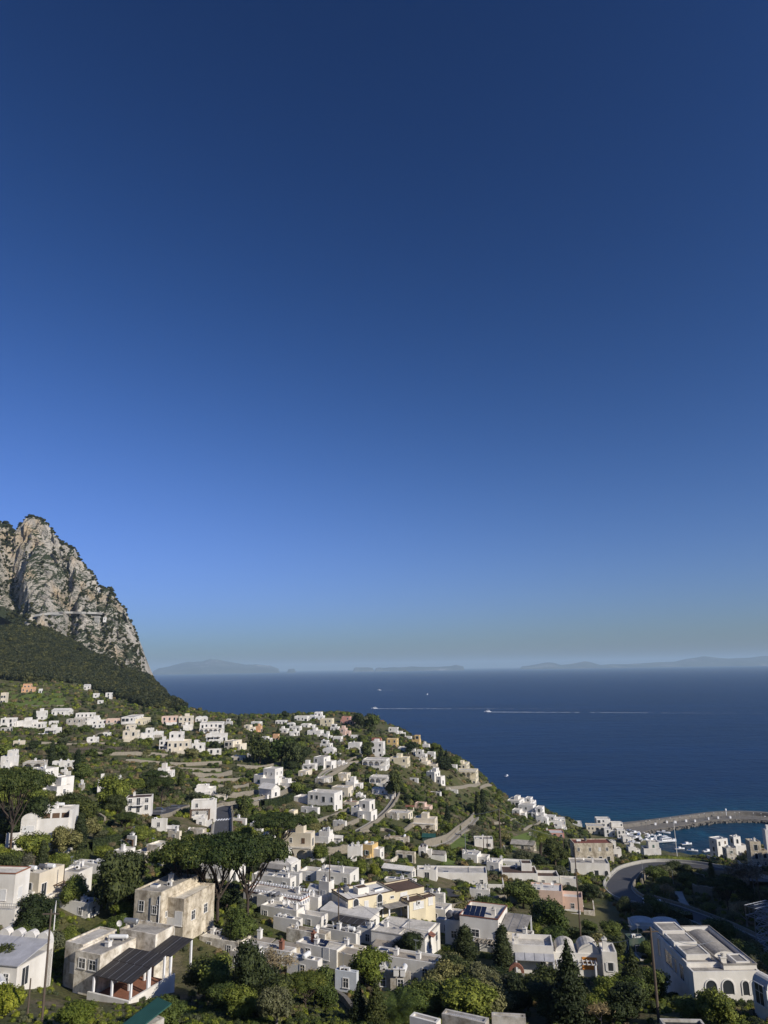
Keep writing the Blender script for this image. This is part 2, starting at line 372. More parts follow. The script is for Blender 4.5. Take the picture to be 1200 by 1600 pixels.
BASU = [-420,-200,0,40,70,110,150,200,228,250]; BASV = [900,910,935,955,982,1006,1030,1058,1052,1078]
def cliff_point(u, t):
    vt, vb = np.interp(u, TOPU, TOPV), np.interp(u, BASU, BASV) + 28
    x = min(1, max(0, t)); e = 1 - (1 - x) ** 1.0
    Y = 1075 + 150 * x ** 1.4 + (35 * math.exp(-((u - 106) / 9) ** 2) + 60 * math.exp(-((u - 16) / 14) ** 2)) * math.sin(math.pi * min(1, x * 1.1)) - 30 * math.exp(-((u - 62) / 26) ** 2) * (1 - x)
    p = Vector(pt(u, vb + (vt - vb) * e, Y))
    if t > 1: p = p + Vector((0, 260 * (t - 1), -p.z * min(1, (t - 1)) ** 1.2 * 1.05))
    q = Vector((p.x, p.y * .6, p.z * .42)) / 46.0
    dn = MN.fractal(q, .9, 2.1, 6) ; dr = abs(MN.noise(q * 1.9)) ; df = MN.fractal(Vector((p.x, p.y, p.z * .55)) / 13.0, .8, 2.2, 4)
    k = min(1, x * 6) * (1 if x < .93 else max(.35, (1 - x) / .07)); q3 = MN.noise(Vector((p.x / 30, p.y / 30, p.z / 20)))
    cr = max(0, 1 - 2.2 * abs(MN.noise(Vector((p.x / 30, p.y / 80, p.z / 230 + 3))))) ** 3; cr2 = max(0, 1 - 2.6 * abs(MN.noise(Vector((p.x / 13, p.y / 50, p.z / 90 + 9))))) ** 3
    p.y += -16 * dn * k + 14 * dr * k - 3.5 * df * k + 13 * cr * k + 5 * cr2 * k; p.z += 4.5 * q3 * k + (2.2 * df if x > .9 else 0); p.x += 3 * df * k
    return p
us = np.concatenate([np.linspace(-420, -40, 60), np.linspace(-38, 250, 330)]); ts = np.concatenate([np.linspace(0, 1, 210), np.linspace(1.03, 2, 12)])
V = np.array([[tuple(cliff_point(u, t)) for u in us] for t in ts])
cl = grid_obj('mountain', V, M['cliff'], smooth=False); tag(cl, kind='structure')

# road cut into the cliff, on a retaining wall and two tall piers
def cliff_front(u, v):
    vt, vb = np.interp(u, TOPU, TOPV), np.interp(u, BASU, BASV) + 28
    return cliff_point(u, (v - vb) / (vt - vb))
rp = []
for i, u in enumerate(np.linspace(54, 160, 24)):
    v = np.interp(u, [54, 76, 100, 150, 160], [961, 958, 956, 957, 958]); Y = min(cliff_front(u + du, v + dv).y for du in (-4, 0, 4) for dv in (-3, 0, 4)) 
    rp.append([u, v, Y])
Ys = np.convolve([r[2] for r in rp], np.ones(5) / 5, 'same'); Ys[:2] = Ys[2]; Ys[-2:] = Ys[-3]
t = thing('cliff_road', 'pale road on a retaining wall crossing the cliff face', 'road viaduct', (0, 0, 0))
b = MB(); c = MB(); pts = [Vector(pt(r[0], r[1], y - 1.5)) for r, y in zip(rp, Ys)]
for i in range(len(pts) - 1):
    p, q = pts[i], pts[i + 1]; o = Vector((0, 22, 0)); d = Vector((0, 0, -2.6))
    b.face([p + d, q + d, q, p], 'concrete'); b.face([p + d + o, q + d + o, q + d, p + d], 'concrete'); c.face([p, q, q + o, p + o], 'asphalt')
    c2 = Vector((0, 0, .9)); b.face([p, q, q + c2, p + c2], 'concrete'); b.face([p + Vector((0, .5, 0)) + c2, p + c2, q + c2, q + Vector((0, .5, 0)) + c2], 'concrete', True)
b.build('retaining_wall', t); c.build('roadway', t)
for u in (149.5, 153.5):
    p = Vector(pt(u, 958, np.interp(u, [r[0] for r in rp], Ys) - 4)); b = MB(); b.box(p.x - 1.6, p.y, p.z - 24, p.x + 1.6, p.y + 9, p.z - 4.6, 'concrete')
    for k in range(3): b.box(p.x - 1.6, p.y - .3, p.z - 9 - 6 * k, p.x + 2.5, p.y + .4, p.z - 8 - 6 * k, 'concrete')
    b.build('pier', t)

def island_mat():
    m, nt, p = newmat('far_land')
    c = ramp(nt, noise(nt, .0011, 6, rough=.7), [(.35, (.03, .04, .025)), (.55, (.08, .085, .06)), (.63, (.16, .15, .13)), (.68, (.45, .43, .4))])
    nt.links.new(c, p.inputs['Base Color']); p.inputs['Roughness'].default_value = 1; return m
M['far'] = island_mat()
def island(name, prof, Y, depth, label):
    us = np.linspace(prof[0][0], prof[-1][0], 120); pu, pv = [p[0] for p in prof], [p[1] for p in prof]; rows = []
    for t in np.linspace(0, 1, 24):
        r = []
        for u in us:
            hv = np.interp(u, pu, pv); base = 1047.5 - (u - 600) * .0148; Yp = Y + depth * (t - .5); top = (base - hv) / F * Y * .82 + 140 * (1 if base > hv + .5 else 0)
            x = (u - 600) / F * Yp * 1.0 * math.cos(R(12.85)) * 1.05
            x = ray(u, 1046)[0] * Yp; z = top * math.sin(math.pi * t) ** .8 * (.85 + .3 * MN.fractal(Vector((x, Yp, 0)) / 2200, 1, 2, 5)) - 4
            r.append((x, Yp, z))
        rows.append(r)
    o = grid_obj(name, np.array(rows), M['far']); tag(o, kind='structure')
island('far_island', [(236,1055),(248,1046),(270,1040),(294,1031.5),(318,1031),(328,1027.5),(340,1029),(352,1034),(380,1037.5),(420,1042),(432,1047),(440,1051),(448,1049.5),(460,1048),(466,1051)], 31000, 6000, '')
island('far_coast', [(550,1049),(556,1045),(575,1045.6),(585,1047.6),(592,1045.6),(600,1046.6),(625,1046),(645,1044.6),(665,1045.6),(690,1045),(706,1044),(713,1042),(720,1044.5),(735,1046.5)], 30000, 2600, '')
island('far_coast', [(812,1044),(840,1040.5),(856,1037.5),(866,1038.5),(876,1043),(895,1041),(915,1036.5),(926,1038),(938,1042),(955,1040),(985,1038.5),(1025,1036.5),(1055,1036),(1075,1029.5),(1100,1027),(1118,1028.5),(1140,1032),(1165,1030.5),(1200,1028.5),(1240,1030),(1300,1024)], 30000, 4000, '')
# ---------------------------------------------------------------- house parts (shared meshes)
_cache = {}
def part_mesh(kind, w, h, extra=''):
    w = round(w * 5) / 5; h = round(h * 5) / 5; key = (kind, w, h, extra)
    if key in _cache: return _cache[key]
    b = MB(); p = None; hw = w / 2
    def ring(mat, t=.1, y0=-.07, y1=.03, sill=True):
        b.box(-hw - t, y0, h, hw + t, y1, h + t, mat); b.box(-hw - t, y0, 0, -hw, y1, h, mat); b.box(hw, y0, 0, hw + t, y1, h, mat)
        if sill: b.box(-hw - t - .06, y0 - .07, -.1, hw + t + .06, y1, 0, mat)
    if kind in ('win', 'door'):
        ring('frame', sill=kind == 'win')
        b.box(-.025, -.055, 0, .025, .0, h, 'frame')
        if kind == 'win' and h > 1.1: b.box(-hw, -.05, h * .62, hw, .0, h * .62 + .05, 'frame')
        p = MB(); p.box(-hw, -.03, 0, hw, .02, h, 'glass')
    elif kind == 'shut':
        ring(extra or 'frame'); p = MB()
        for s in (-1, 1): p.box(min(0, s * hw) + .01, -.06, .0, max(0, s * hw) - .01, .015, h, extra or 'shut')
    elif kind == 'open':      # window with opened shutters at its sides
        ring('frame')
        p = MB(); p.box(-hw, -.03, 0, hw, .02, h, 'glass')
        for s in (-1, 1):
            b.box(min(s * (hw + .11), s * (hw * 2)), -.1, 0, max(s * (hw + .11), s * (hw * 2)), -.04, h, extra or 'green')
    elif kind == 'dot':       # far window: frame and pane in one small mesh
        ring('frame', .12, -.05, .03); b.box(-hw, -.03, 0, hw, .02, h, 'glass')
    elif kind == 'arch':      # round-headed opening, frame and dark pane
        n = 9; zs = h - hw
        arc = [(hw * math.cos(math.pi * i / n), zs + hw * math.sin(math.pi * i / n)) for i in range(n + 1)]
        arc2 = [((hw + .14) * math.cos(math.pi * i / n), zs + (hw + .14) * math.sin(math.pi * i / n)) for i in range(n + 1)]
        a1 = [(hw, 0)] + arc + [(-hw, 0)]; a2 = [(hw + .14, 0)] + arc2 + [(-hw - .14, 0)]
        for i in range(len(a1) - 1):
            b.face([(a1[i][0], -.1, a1[i][1]), (a2[i][0], -.1, a2[i][1]), (a2[i + 1][0], -.1, a2[i + 1][1]), (a1[i + 1][0], -.1, a1[i + 1][1])], 'frame')
            b.face([(a2[i][0], -.1, a2[i][1]), (a2[i][0], .02, a2[i][1]), (a2[i + 1][0], .02, a2[i + 1][1]), (a2[i + 1][0], -.1, a2[i + 1][1])], 'frame')
            b.face([(a1[i][0], .02, a1[i][1]), (a1[i][0], -.1, a1[i][1]), (a1[i + 1][0], -.1, a1[i + 1][1]), (a1[i + 1][0], .02, a1[i + 1][1])], 'frame')
        p = MB(); p.face([(x, -.02, z) for x, z in a1], 'glass', True)
    elif kind == 'rail':      # balcony: slab with thin railing
        b.box(-hw, -1.1, -.16, hw, .0, 0, 'frame'); p = MB()
        for z in (.95, .5): p.box(-hw, -1.08, z, hw, -1.04, z + .05, 'metal'); p.box(-hw, -1.08, z, -hw + .04, 0, z + .05, 'metal'); p.box(hw - .04, -1.08, z, hw, 0, z + .05, 'metal')
        k = max(2, int(w / .35))
        for i in range(k + 1): x = -hw + .02 + (w - .04) * i / k; p.box(x - .015, -1.07, 0, x + .015, -1.05, .95, 'metal')
    elif kind == 'chimney':
        b.box(-.35, -.35, -.1, .35, .35, h, extra or 'plaster'); b.box(-.42, -.42, h, .42, .42, h + .12, extra or 'plaster')
        p = MB(); p.prism([(.2 * math.cos(t), .2 * math.sin(t)) for t in [i * math.pi / 4 for i in range(8)]], h + .12, h + .45, 'brick' if extra == 'brick' else 'concrete')
    elif kind == 'tank':      # lying cylinder on two feet
        b.tube([(-w / 2, 0, h / 2 + .25), (-w / 2 + .12, 0, h / 2 + .25), (w / 2 - .12, 0, h / 2 + .25), (w / 2, 0, h / 2 + .25)], [h * .32, h / 2, h / 2, h * .32], extra or 'tank', 12)
        for s in (-1, 1): b.box(s * w * .28 - .08, -h * .4, 0, s * w * .28 + .08, h * .4, .35, 'concrete')
    elif kind == 'ac':
        b.box(-.45, -.18, 0, .45, .18, .7, 'frame'); p = MB(); r = [(.25 * math.cos(t), .25 * math.sin(t)) for t in [i * math.pi / 5 for i in range(10)]]
        p.face([(x + -.1, -.19, z + .35) for x, z in r], 'dark')
    elif kind == 'dish':
        b.tube([(0, 0, 0), (0, 0, 1.0)], .035, 'metal', 5); p = MB(); n = 12; c = Vector((0, -.12, 1.1)); rings = []
        for j, (rr, dd) in enumerate([(.0, .14), (.25, .10), (.45, 0)]):
            rings.append([(rr * math.cos(2 * math.pi * i / n), -.15 + dd, 1.15 + rr * math.sin(2 * math.pi * i / n)) for i in range(n)])
        for j in range(2):
            for i in range(n): p.face([rings[j][i], rings[j][(i + 1) % n], rings[j + 1][(i + 1) % n], rings[j + 1][i]], 'frame')
        p.tube([(0, -.12, 1.1), (0, -.65, 1.2)], .02, 'metal', 4)
    elif kind == 'solar':
        for i in range(max(1, int(w))):
            x0 = -w / 2 + i * w / max(1, int(w)); x1 = x0 + w / max(1, int(w)) - .06
            b.face([(x0, -h / 2, .15), (x1, -h / 2, .15), (x1, h / 2, .15 + h * .45), (x0, h / 2, .15 + h * .45)], 'solar')
            b.face([(x0, -h / 2, .11), (x1, -h / 2, .11), (x1, h / 2, .11 + h * .45), (x0, h / 2, .11 + h * .45)], 'metal', True)
        for s in (-1, 1): b.box(s * w * .4 - .04, h / 2 - .1, 0, s * w * .4 + .04, h / 2 - .03, .1 + h * .45, 'metal')
    elif kind == 'antenna':
        b.tube([(0, 0, -.1), (0, 0, h)], .035, 'metal', 5)
        for i in range(5): b.box(-.35 + .04 * i, -.02 + .22 * i - .5, h - .12, .35 - .04 * i, .02 + .22 * i - .5, h - .09, 'metal')
        b.box(-.02, -.6, h - .12, .02, .5, h - .09, 'metal')
    elif kind == 'skylight':
        b.box(-w / 2, -.5, 0, w / 2, .5, .35, 'frame'); p = MB(); p.box(-w / 2 + .1, -.4, .35, w / 2 - .1, .4, .4, 'glass')
    elif kind == 'door_awning':
        b.face([(-hw, 0, .45), (hw, 0, .45), (hw, -1, 0), (-hw, -1, 0)], extra or 'rt', True); b.face([(-hw, 0, .38), (hw, 0, .38), (hw, -1, -.07), (-hw, -1, -.07)], extra or 'rt')
    _cache[key] = (b.mesh(kind), p.mesh(kind + '_part') if p else None); return _cache[key]
SUBNAME = dict(win='pane', door='pane', shut='shutter', open='pane', arch='pane', rail='railing', chimney='chimney_pot', ac='fan', dish='reflector', skylight='pane')
PARTNAME = dict(win='window', door='door', shut='window', open='window', dot='window', arch='arched_window', rail='balcony', chimney='chimney', tank='water_tank', ac='air_conditioner', dish='satellite_dish', solar='solar_panel', antenna='antenna', skylight='skylight', door_awning='awning')

class House:
    def __init__(s, name, label, loc, yaw, D, cat='house'):
        s.t = thing(name, label, cat, loc, R(yaw)); s.wb = {}; s.D = D; s.blocks = []; s.roofs = []; s.far = D > 430; s.mid = D > 250
    def mb(s, k):
        if k not in s.wb: s.wb[k] = MB()
        return s.wb[k]
    def block(s, x0, y0, x1, y1, z0, z1, col='wh', roof='rg', par=.35, t=.22, trim=None, win='auto', wk=None):
        mb = s.mb(col); m = M['plaster_x'] if False else None
        wm = bpy.data.materials['plaster_' + col]
        zt = z1 + par
        O = [(x0, y0), (x1, y0), (x1, y1), (x0, y1)]; I = [(x0 + t, y0 + t), (x1 - t, y0 + t), (x1 - t, y1 - t), (x0 + t, y1 - t)]
        tm = M[trim] if trim else wm
        for i in range(4):
            j = (i + 1) % 4
            mb.face([(*O[i], z0), (*O[j], z0), (*O[j], zt), (*O[i], zt)], wm)
            mb.face([(*I[j], z1 - .3), (*I[i], z1 - .3), (*I[i], zt), (*I[j], zt)], wm)
            mb.face([(*O[i], zt), (*O[j], zt), (*I[j], zt), (*I[i], zt)], wm)
        if trim:
            for i in range(4):
                j = (i + 1) % 4; a = .06
                e = [(x0 - a, y0 - a), (x1 + a, y0 - a), (x1 + a, y1 + a), (x0 - a, y1 + a)]; g = [(x0 + a, y0 + a), (x1 - a, y0 + a), (x1 - a, y1 - a), (x0 + a, y1 - a)]
                mb.face([(*e[i], zt + .13), (*e[j], zt + .13), (*g[j], zt + .13), (*g[i], zt + .13)], tm)
                mb.face([(*e[i], zt - .06), (*e[j], zt - .06), (*e[j], zt + .13), (*e[i], zt + .13)], tm)
                mb.face([(*g[j], zt - .06), (*g[i], zt - .06), (*g[i], zt + .13), (*g[j], zt + .13)], tm)
        rb = MB(); q = t + .004
        nx = max(1, int((x1 - x0) / 4)) if not s.mid else 1
        rb.box(x0 + q, y0 + q, z1 - .25, x1 - q, y1 - q, z1, roof)
        if not s.mid and roof in ('rg', 'rw', 'rd') and (x1 - x0) > 5:      # low upstand joints crossing the roof
            for i in range(1, nx):
                if rnd.random() < .5: xx = x0 + (x1 - x0) * i / nx; rb.box(xx - .12, y0 + q + .01, z1 - .05, xx + .12, y1 - q - .01, z1 + .14, roof)
        rb.build('roof', s.t)
        B = (x0, y0, x1, y1, z0, z1, col); s.blocks.append(B)
        if win == 'auto': s.autowin(B, wk)
        return B
    def gable(s, x0, y0, x1, y1, z, rise, roof='rt', col='wh'):
        rb = MB(); ym = (y0 + y1) / 2; e = .3; k = .14
        for a, b_, za in ((y0 - e, ym, 0), (y1 + e, ym, 0)):
            rb.face([(x0 - e, a, z), (x1 + e, a, z), (x1 + e, b_, z + rise), (x0 - e, b_, z + rise)], roof, a > ym)
            rb.face([(x0 - e, a, z - k), (x1 + e, a, z - k), (x1 + e, b_, z + rise - k), (x0 - e, b_, z + rise - k)], roof, a < ym)
            rb.face([(x0 - e, a, z - k), (x1 + e, a, z - k), (x1 + e, a, z), (x0 - e, a, z)], roof)
        rb.build('roof', s.t); w = s.mb(col); wm = bpy.data.materials['plaster_' + col]
        w.face([(x0, y0, z - .2), (x0, y1, z - .2), (x0, ym, z + rise - k)], wm, True); w.face([(x1, y0, z - .2), (x1, y1, z - .2), (x1, ym, z + rise - k)], wm)
    def slope(s, x0, y0, x1, y1, z0, z1, roof, th=.12, axis='y', name='roof'):   # lean-to sheet: z0 at y0 (or x0), z1 at y1 (or x1)
        rb = MB(); P = [(x0, y0, z0), (x1, y0, z0 if axis == 'y' else z1), (x1, y1, z1), (x0, y1, z1 if axis == 'y' else z0)]
        L = [(x, y, z - th) for x, y, z in P]; rb.face(P, roof); rb.face(L, roof, True)
        for i in range(4): j = (i + 1) % 4; rb.face([L[i], L[j], P[j], P[i]], roof)
        return rb.build(name, s.t)
    def vault(s, x0, y0, x1, y1, z, rise, along='y', col='wh', roof='rw'):
        rb = MB(); w = s.mb(col); wm = bpy.data.materials['plaster_' + col]; n = 10
        def P(t, e):
            c, h = math.cos(math.pi * t / n), math.sin(math.pi * t / n)
            return ((x0 + x1) / 2 - c * (x1 - x0) / 2, (y0, y1)[e], z + h * rise) if along == 'y' else ((x0, x1)[e], (y0 + y1) / 2 - c * (y1 - y0) / 2, z + h * rise)
        for t in range(n): rb.face([P(t, 0), P(t, 1), P(t + 1, 1), P(t + 1, 0)], roof, along == 'y')
        for e in (0, 1): w.face([P(t, e) for t in range(n + 1)], wm, (e == 0) != (along == 'y'))
        o = rb.build('vault', s.t)
        for p in o.data.polygons: p.use_smooth = True
    def arcade(s, x0, x1, y, z0, z1, n, col='wh', deep=1.8, t=.3, roof='rg', square=False):
        """open loggia: a wall pierced by n arches standing deep metres in front of y, with its roof"""
        b = MB(); wm = bpy.data.materials['plaster_' + col]; yf = y - deep; wd = (x1 - x0) / n; pw = min(.45, wd * .18); hh = z1 - z0
        for k in range(n):
            a, c = x0 + k * wd, x0 + (k + 1) * wd; m_ = (a + c) / 2; r = wd / 2 - pw / 2 - (.0 if k % 1 == 0 else 0); zs = max(z0 + .6, z1 - .35 - r)
            r2 = min(r, z1 - .3 - zs); q = 8
            if square: arc = [(m_ + r, z1 - .5), (m_ - r, z1 - .5)]
            else: arc = [(m_ + r * math.cos(math.pi * i / q), zs + r2 * math.sin(math.pi * i / q)) for i in range(q + 1)]
            for yy, fl in ((yf, False), (yf + t, True)):
                b.face([(a, yy, z0), (m_ - r, yy, z0), (m_ - r, yy, arc[-1][1]), (a, yy, arc[-1][1])], wm, fl)
                b.face([(m_ + r, yy, z0), (c, yy, z0), (c, yy, arc[0][1]), (m_ + r, yy, arc[0][1])], wm, fl)
                pts = [(a, arc[-1][1])] + arc[::-1] + [(c, arc[0][1]), (c, z1), (a, z1)]
                h2 = len(arc) // 2
                if square: b.face([(p[0], yy, p[1]) for p in [(a, arc[-1][1]), (c, arc[0][1]), (c, z1), (a, z1)]], wm, fl)
                else:
                    ar = arc[::-1]
                    for i in range(len(ar) - 1): b.face([(ar[i][0], yy, ar[i][1]), (ar[i + 1][0], yy, ar[i + 1][1]), (ar[i + 1][0], yy, z1), (ar[i][0], yy, z1)], wm, fl)
                    b.face([(a, yy, arc[-1][1]), (ar[0][0], yy, arc[-1][1]), (ar[0][0], yy, z1), (a, yy, z1)], wm, fl)
                    b.face([(ar[-1][0], yy, arc[0][1]), (c, yy, arc[0][1]), (c, yy, z1), (ar[-1][0], yy, z1)], wm, fl)
            full = [(m_ + r, z0)] + arc + [(m_ - r, z0)]
            for i in range(len(full) - 1):
                p, p2 = full[i], full[i + 1]; b.face([(p[0], yf, p[1]), (p2[0], yf, p2[1]), (p2[0], yf + t, p2[1]), (p[0], yf + t, p[1])], wm, True)
        b.face([(x0, yf, z0), (x0, yf + t, z0), (x0, yf + t, z1), (x0, yf, z1)], wm, True); b.face([(x1, yf, z0), (x1, yf + t, z0), (x1, yf + t, z1), (x1, yf, z1)], wm)
        b.box(x0 - .15, yf - .15, z1, x1 + .15, y - .01, z1 + .2, roof)
        b.build('arcade', s.t); s.blocks.append((x0, yf, x1, y, z0, z1, col))
    def pergola(s, x0, y0, x1, y1, z0, z1, cover='rk', posts='white', solid=True, name='pergola', z2=None):
        nx = max(1, int((x1 - x0) / 3.2)); z2 = z1 if z2 is None else z2; ps = []
        for i in range(nx + 1):
            x = x0 + .15 + (x1 - x0 - .3) * i / nx
            ps += [(x, y0 + .18, z1), (x, y1 - .18, z2)]
        c = MB()
        if solid:
            P = [(x0, y0, z1), (x1, y0, z1), (x1, y1, z2), (x0, y1, z2)]; L = [(x, y, z + .1) for x, y, z in P]
            c.face(L, cover); c.face(P, cover, True)
            for i in range(4): j = (i + 1) % 4; c.face([P[i], P[j], L[j], L[i]], cover)
            k = max(2, int((x1 - x0) / 1.4))
            for i in range(1, k):
                x = x0 + (x1 - x0) * i / k; c.face([(x - .04, y0, z1 + .14), (x + .04, y0, z1 + .14), (x + .04, y1, z2 + .14), (x - .04, y1, z2 + .14)], 'metal')
        else:
            k = max(3, int((x1 - x0) / .7))
            for i in range(k + 1): x = x0 + (x1 - x0) * i / k; c.box(x - .05, y0 - .2, z1, x + .05, y1, z1 + .12, cover)
            c.box(x0, y0 + .08, z1 - .14, x1, y0 + .22, z1, cover); c.box(x0, y1 - .22, z1 - .14, x1, y1 - .08, z1, cover)
        o = c.build(name, s.t)
        for x, y, zz in ps: b = MB(); b.box(x - .13, y - .13, z0, x + .13, y + .13, zz, posts); b.build('post', o)
    def put(s, kind, x, y, z, w=1, h=1, rot=0, extra='', name=None):
        m1, m2 = part_mesh(kind, w, h, extra)
        o = link(name or PARTNAME[kind], m1, s.t, (x, y, z), R(rot))
        if m2 and not (s.far and kind in ('win', 'shut')): link(SUBNAME.get(kind, 'pane'), m2, o)
        elif m2: link(SUBNAME.get(kind, 'pane'), m2, o)
        return o
    def inside(s, x, y, z, me):
        return any(b is not me and b[0] - .3 < x < b[2] + .3 and b[1] - .3 < y < b[3] + .3 and b[4] < z < b[5] + .9 for b in s.blocks)
    def onface(s, B, face, a, z, kind, w, h, extra=''):
        """a in 0..1 along the face"""
        x0, y0, x1, y1 = B[:4]
        x, y, r = {'F': (x0 + (x1 - x0) * a, y0, 0), 'R': (x1, y0 + (y1 - y0) * a, 90), 'L': (x0, y1 - (y1 - y0) * a, -90)}[face]
        return s.put(kind, x, y, z, w, h, r, extra)
    pend = None
    def autowin(s, B, wk=None):
        if s.pend is None: s.pend = []
        s.pend.append((B, wk))
    def finish(s, winstyle='mix'):
        for B, wk in (s.pend or []):
            x0, y0, x1, y1, z0, z1, col = B; zb = max(z0, 0); hgt = z1 - zb; ns = max(1, int(round(hgt / 3.3)))
            yaw = s.t.rotation_euler.z
            for face in ('F', 'R', 'L'):
                L = (x1 - x0) if face == 'F' else (y1 - y0)
                if face == 'L' and yaw < -.1: continue
                if face == 'R' and yaw > .6: continue
                n = int(L / (3.1 if s.mid else 2.9)); n = min(n, 6)
                if L > 2.2: n = max(n, 1)
                for k in range(ns):
                    zf = zb + k * hgt / ns
                    for i in range(n):
                        if rnd.random() < (.1 if s.mid else .2) and n > 1: continue
                        a = (i + .5) / n + rnd.uniform(-.04, .04); r = rnd.random()
                        kind = wk or ('dot' if s.far else ('win' if r < .45 else 'door' if r < .62 else 'open' if r < .74 else 'shut' if r < .86 else 'arch'))
                        h = 2.2 if kind in ('door', 'arch') else 1.3
                        if s.mid and not s.far and rnd.random() < .3: kind, h, w = 'dot', 2.1, rnd.choice([1.4, 2.2, 2.8])
                        if hgt / ns < 2.6: h = min(h, 1.1); kind = 'win' if not s.far else 'dot'
                        w = {'dot': 1.2, 'arch': 1.3, 'door': 1.1}.get(kind, .9)
                        if kind == 'dot': h = 1.5
                        if kind == 'dot' and rnd.random() < .4: h, w = 2.2, rnd.choice([1.4, 1.4, 2.4])
                        zz = zf + (.1 if h > 1.9 else (hgt / ns - h) * .5)
                        px, py = {'F': (x0 + L * a, y0 - .15), 'R': (x1 + .15, y0 + L * a), 'L': (x0 - .15, y1 - L * a)}[face]
                        if s.inside(px, py, zz + h / 2, B): continue
                        ex = '' if kind not in ('open', 'shut') else rnd.choice(['green', 'shut', 'brown'])
                        s.onface(B, face, a, zz, kind, w, h, ex)
                        if k > 0 and kind == 'door' and not s.mid and rnd.random() < .7: s.onface(B, face, a, zz, 'rail', 2.2, 1)
        for k, mb in s.wb.items(): mb.build('wall', s.t)
        return s.t
    def clutter(s, B, n, cols=('wh',)):
        x0, y0, x1, y1, _, z1, col = B
        for i in range(n):
            x = rnd.uniform(x0 + .8, x1 - .8); y = rnd.uniform(y0 + .8, y1 - .8); r = rnd.random()
            if s.inside(x, y, z1 + .1, B): continue
            if r < .3: s.put('chimney', x, y, z1, 1, rnd.choice([.8, 1.2]), 0, 'plaster_' + col if False else 'frame')
            elif r < .5: s.put('ac', x, y, z1, 1, 1, rnd.choice([0, 90, 30]))
            elif r < .62: s.put('tank', x, y, z1, 1.8, .9, rnd.choice([0, 90]), rnd.choice(['tank', 'wtank']))
            elif r < .74: s.put('dish', x, y, z1, 1, 1, rnd.uniform(-40, 60))
            elif r < .88: s.put('antenna', x, y, z1, 1, rnd.choice([2, 2.6]), rnd.uniform(0, 90))
            else: s.put('skylight', x, y, z1, 1.6, 1)

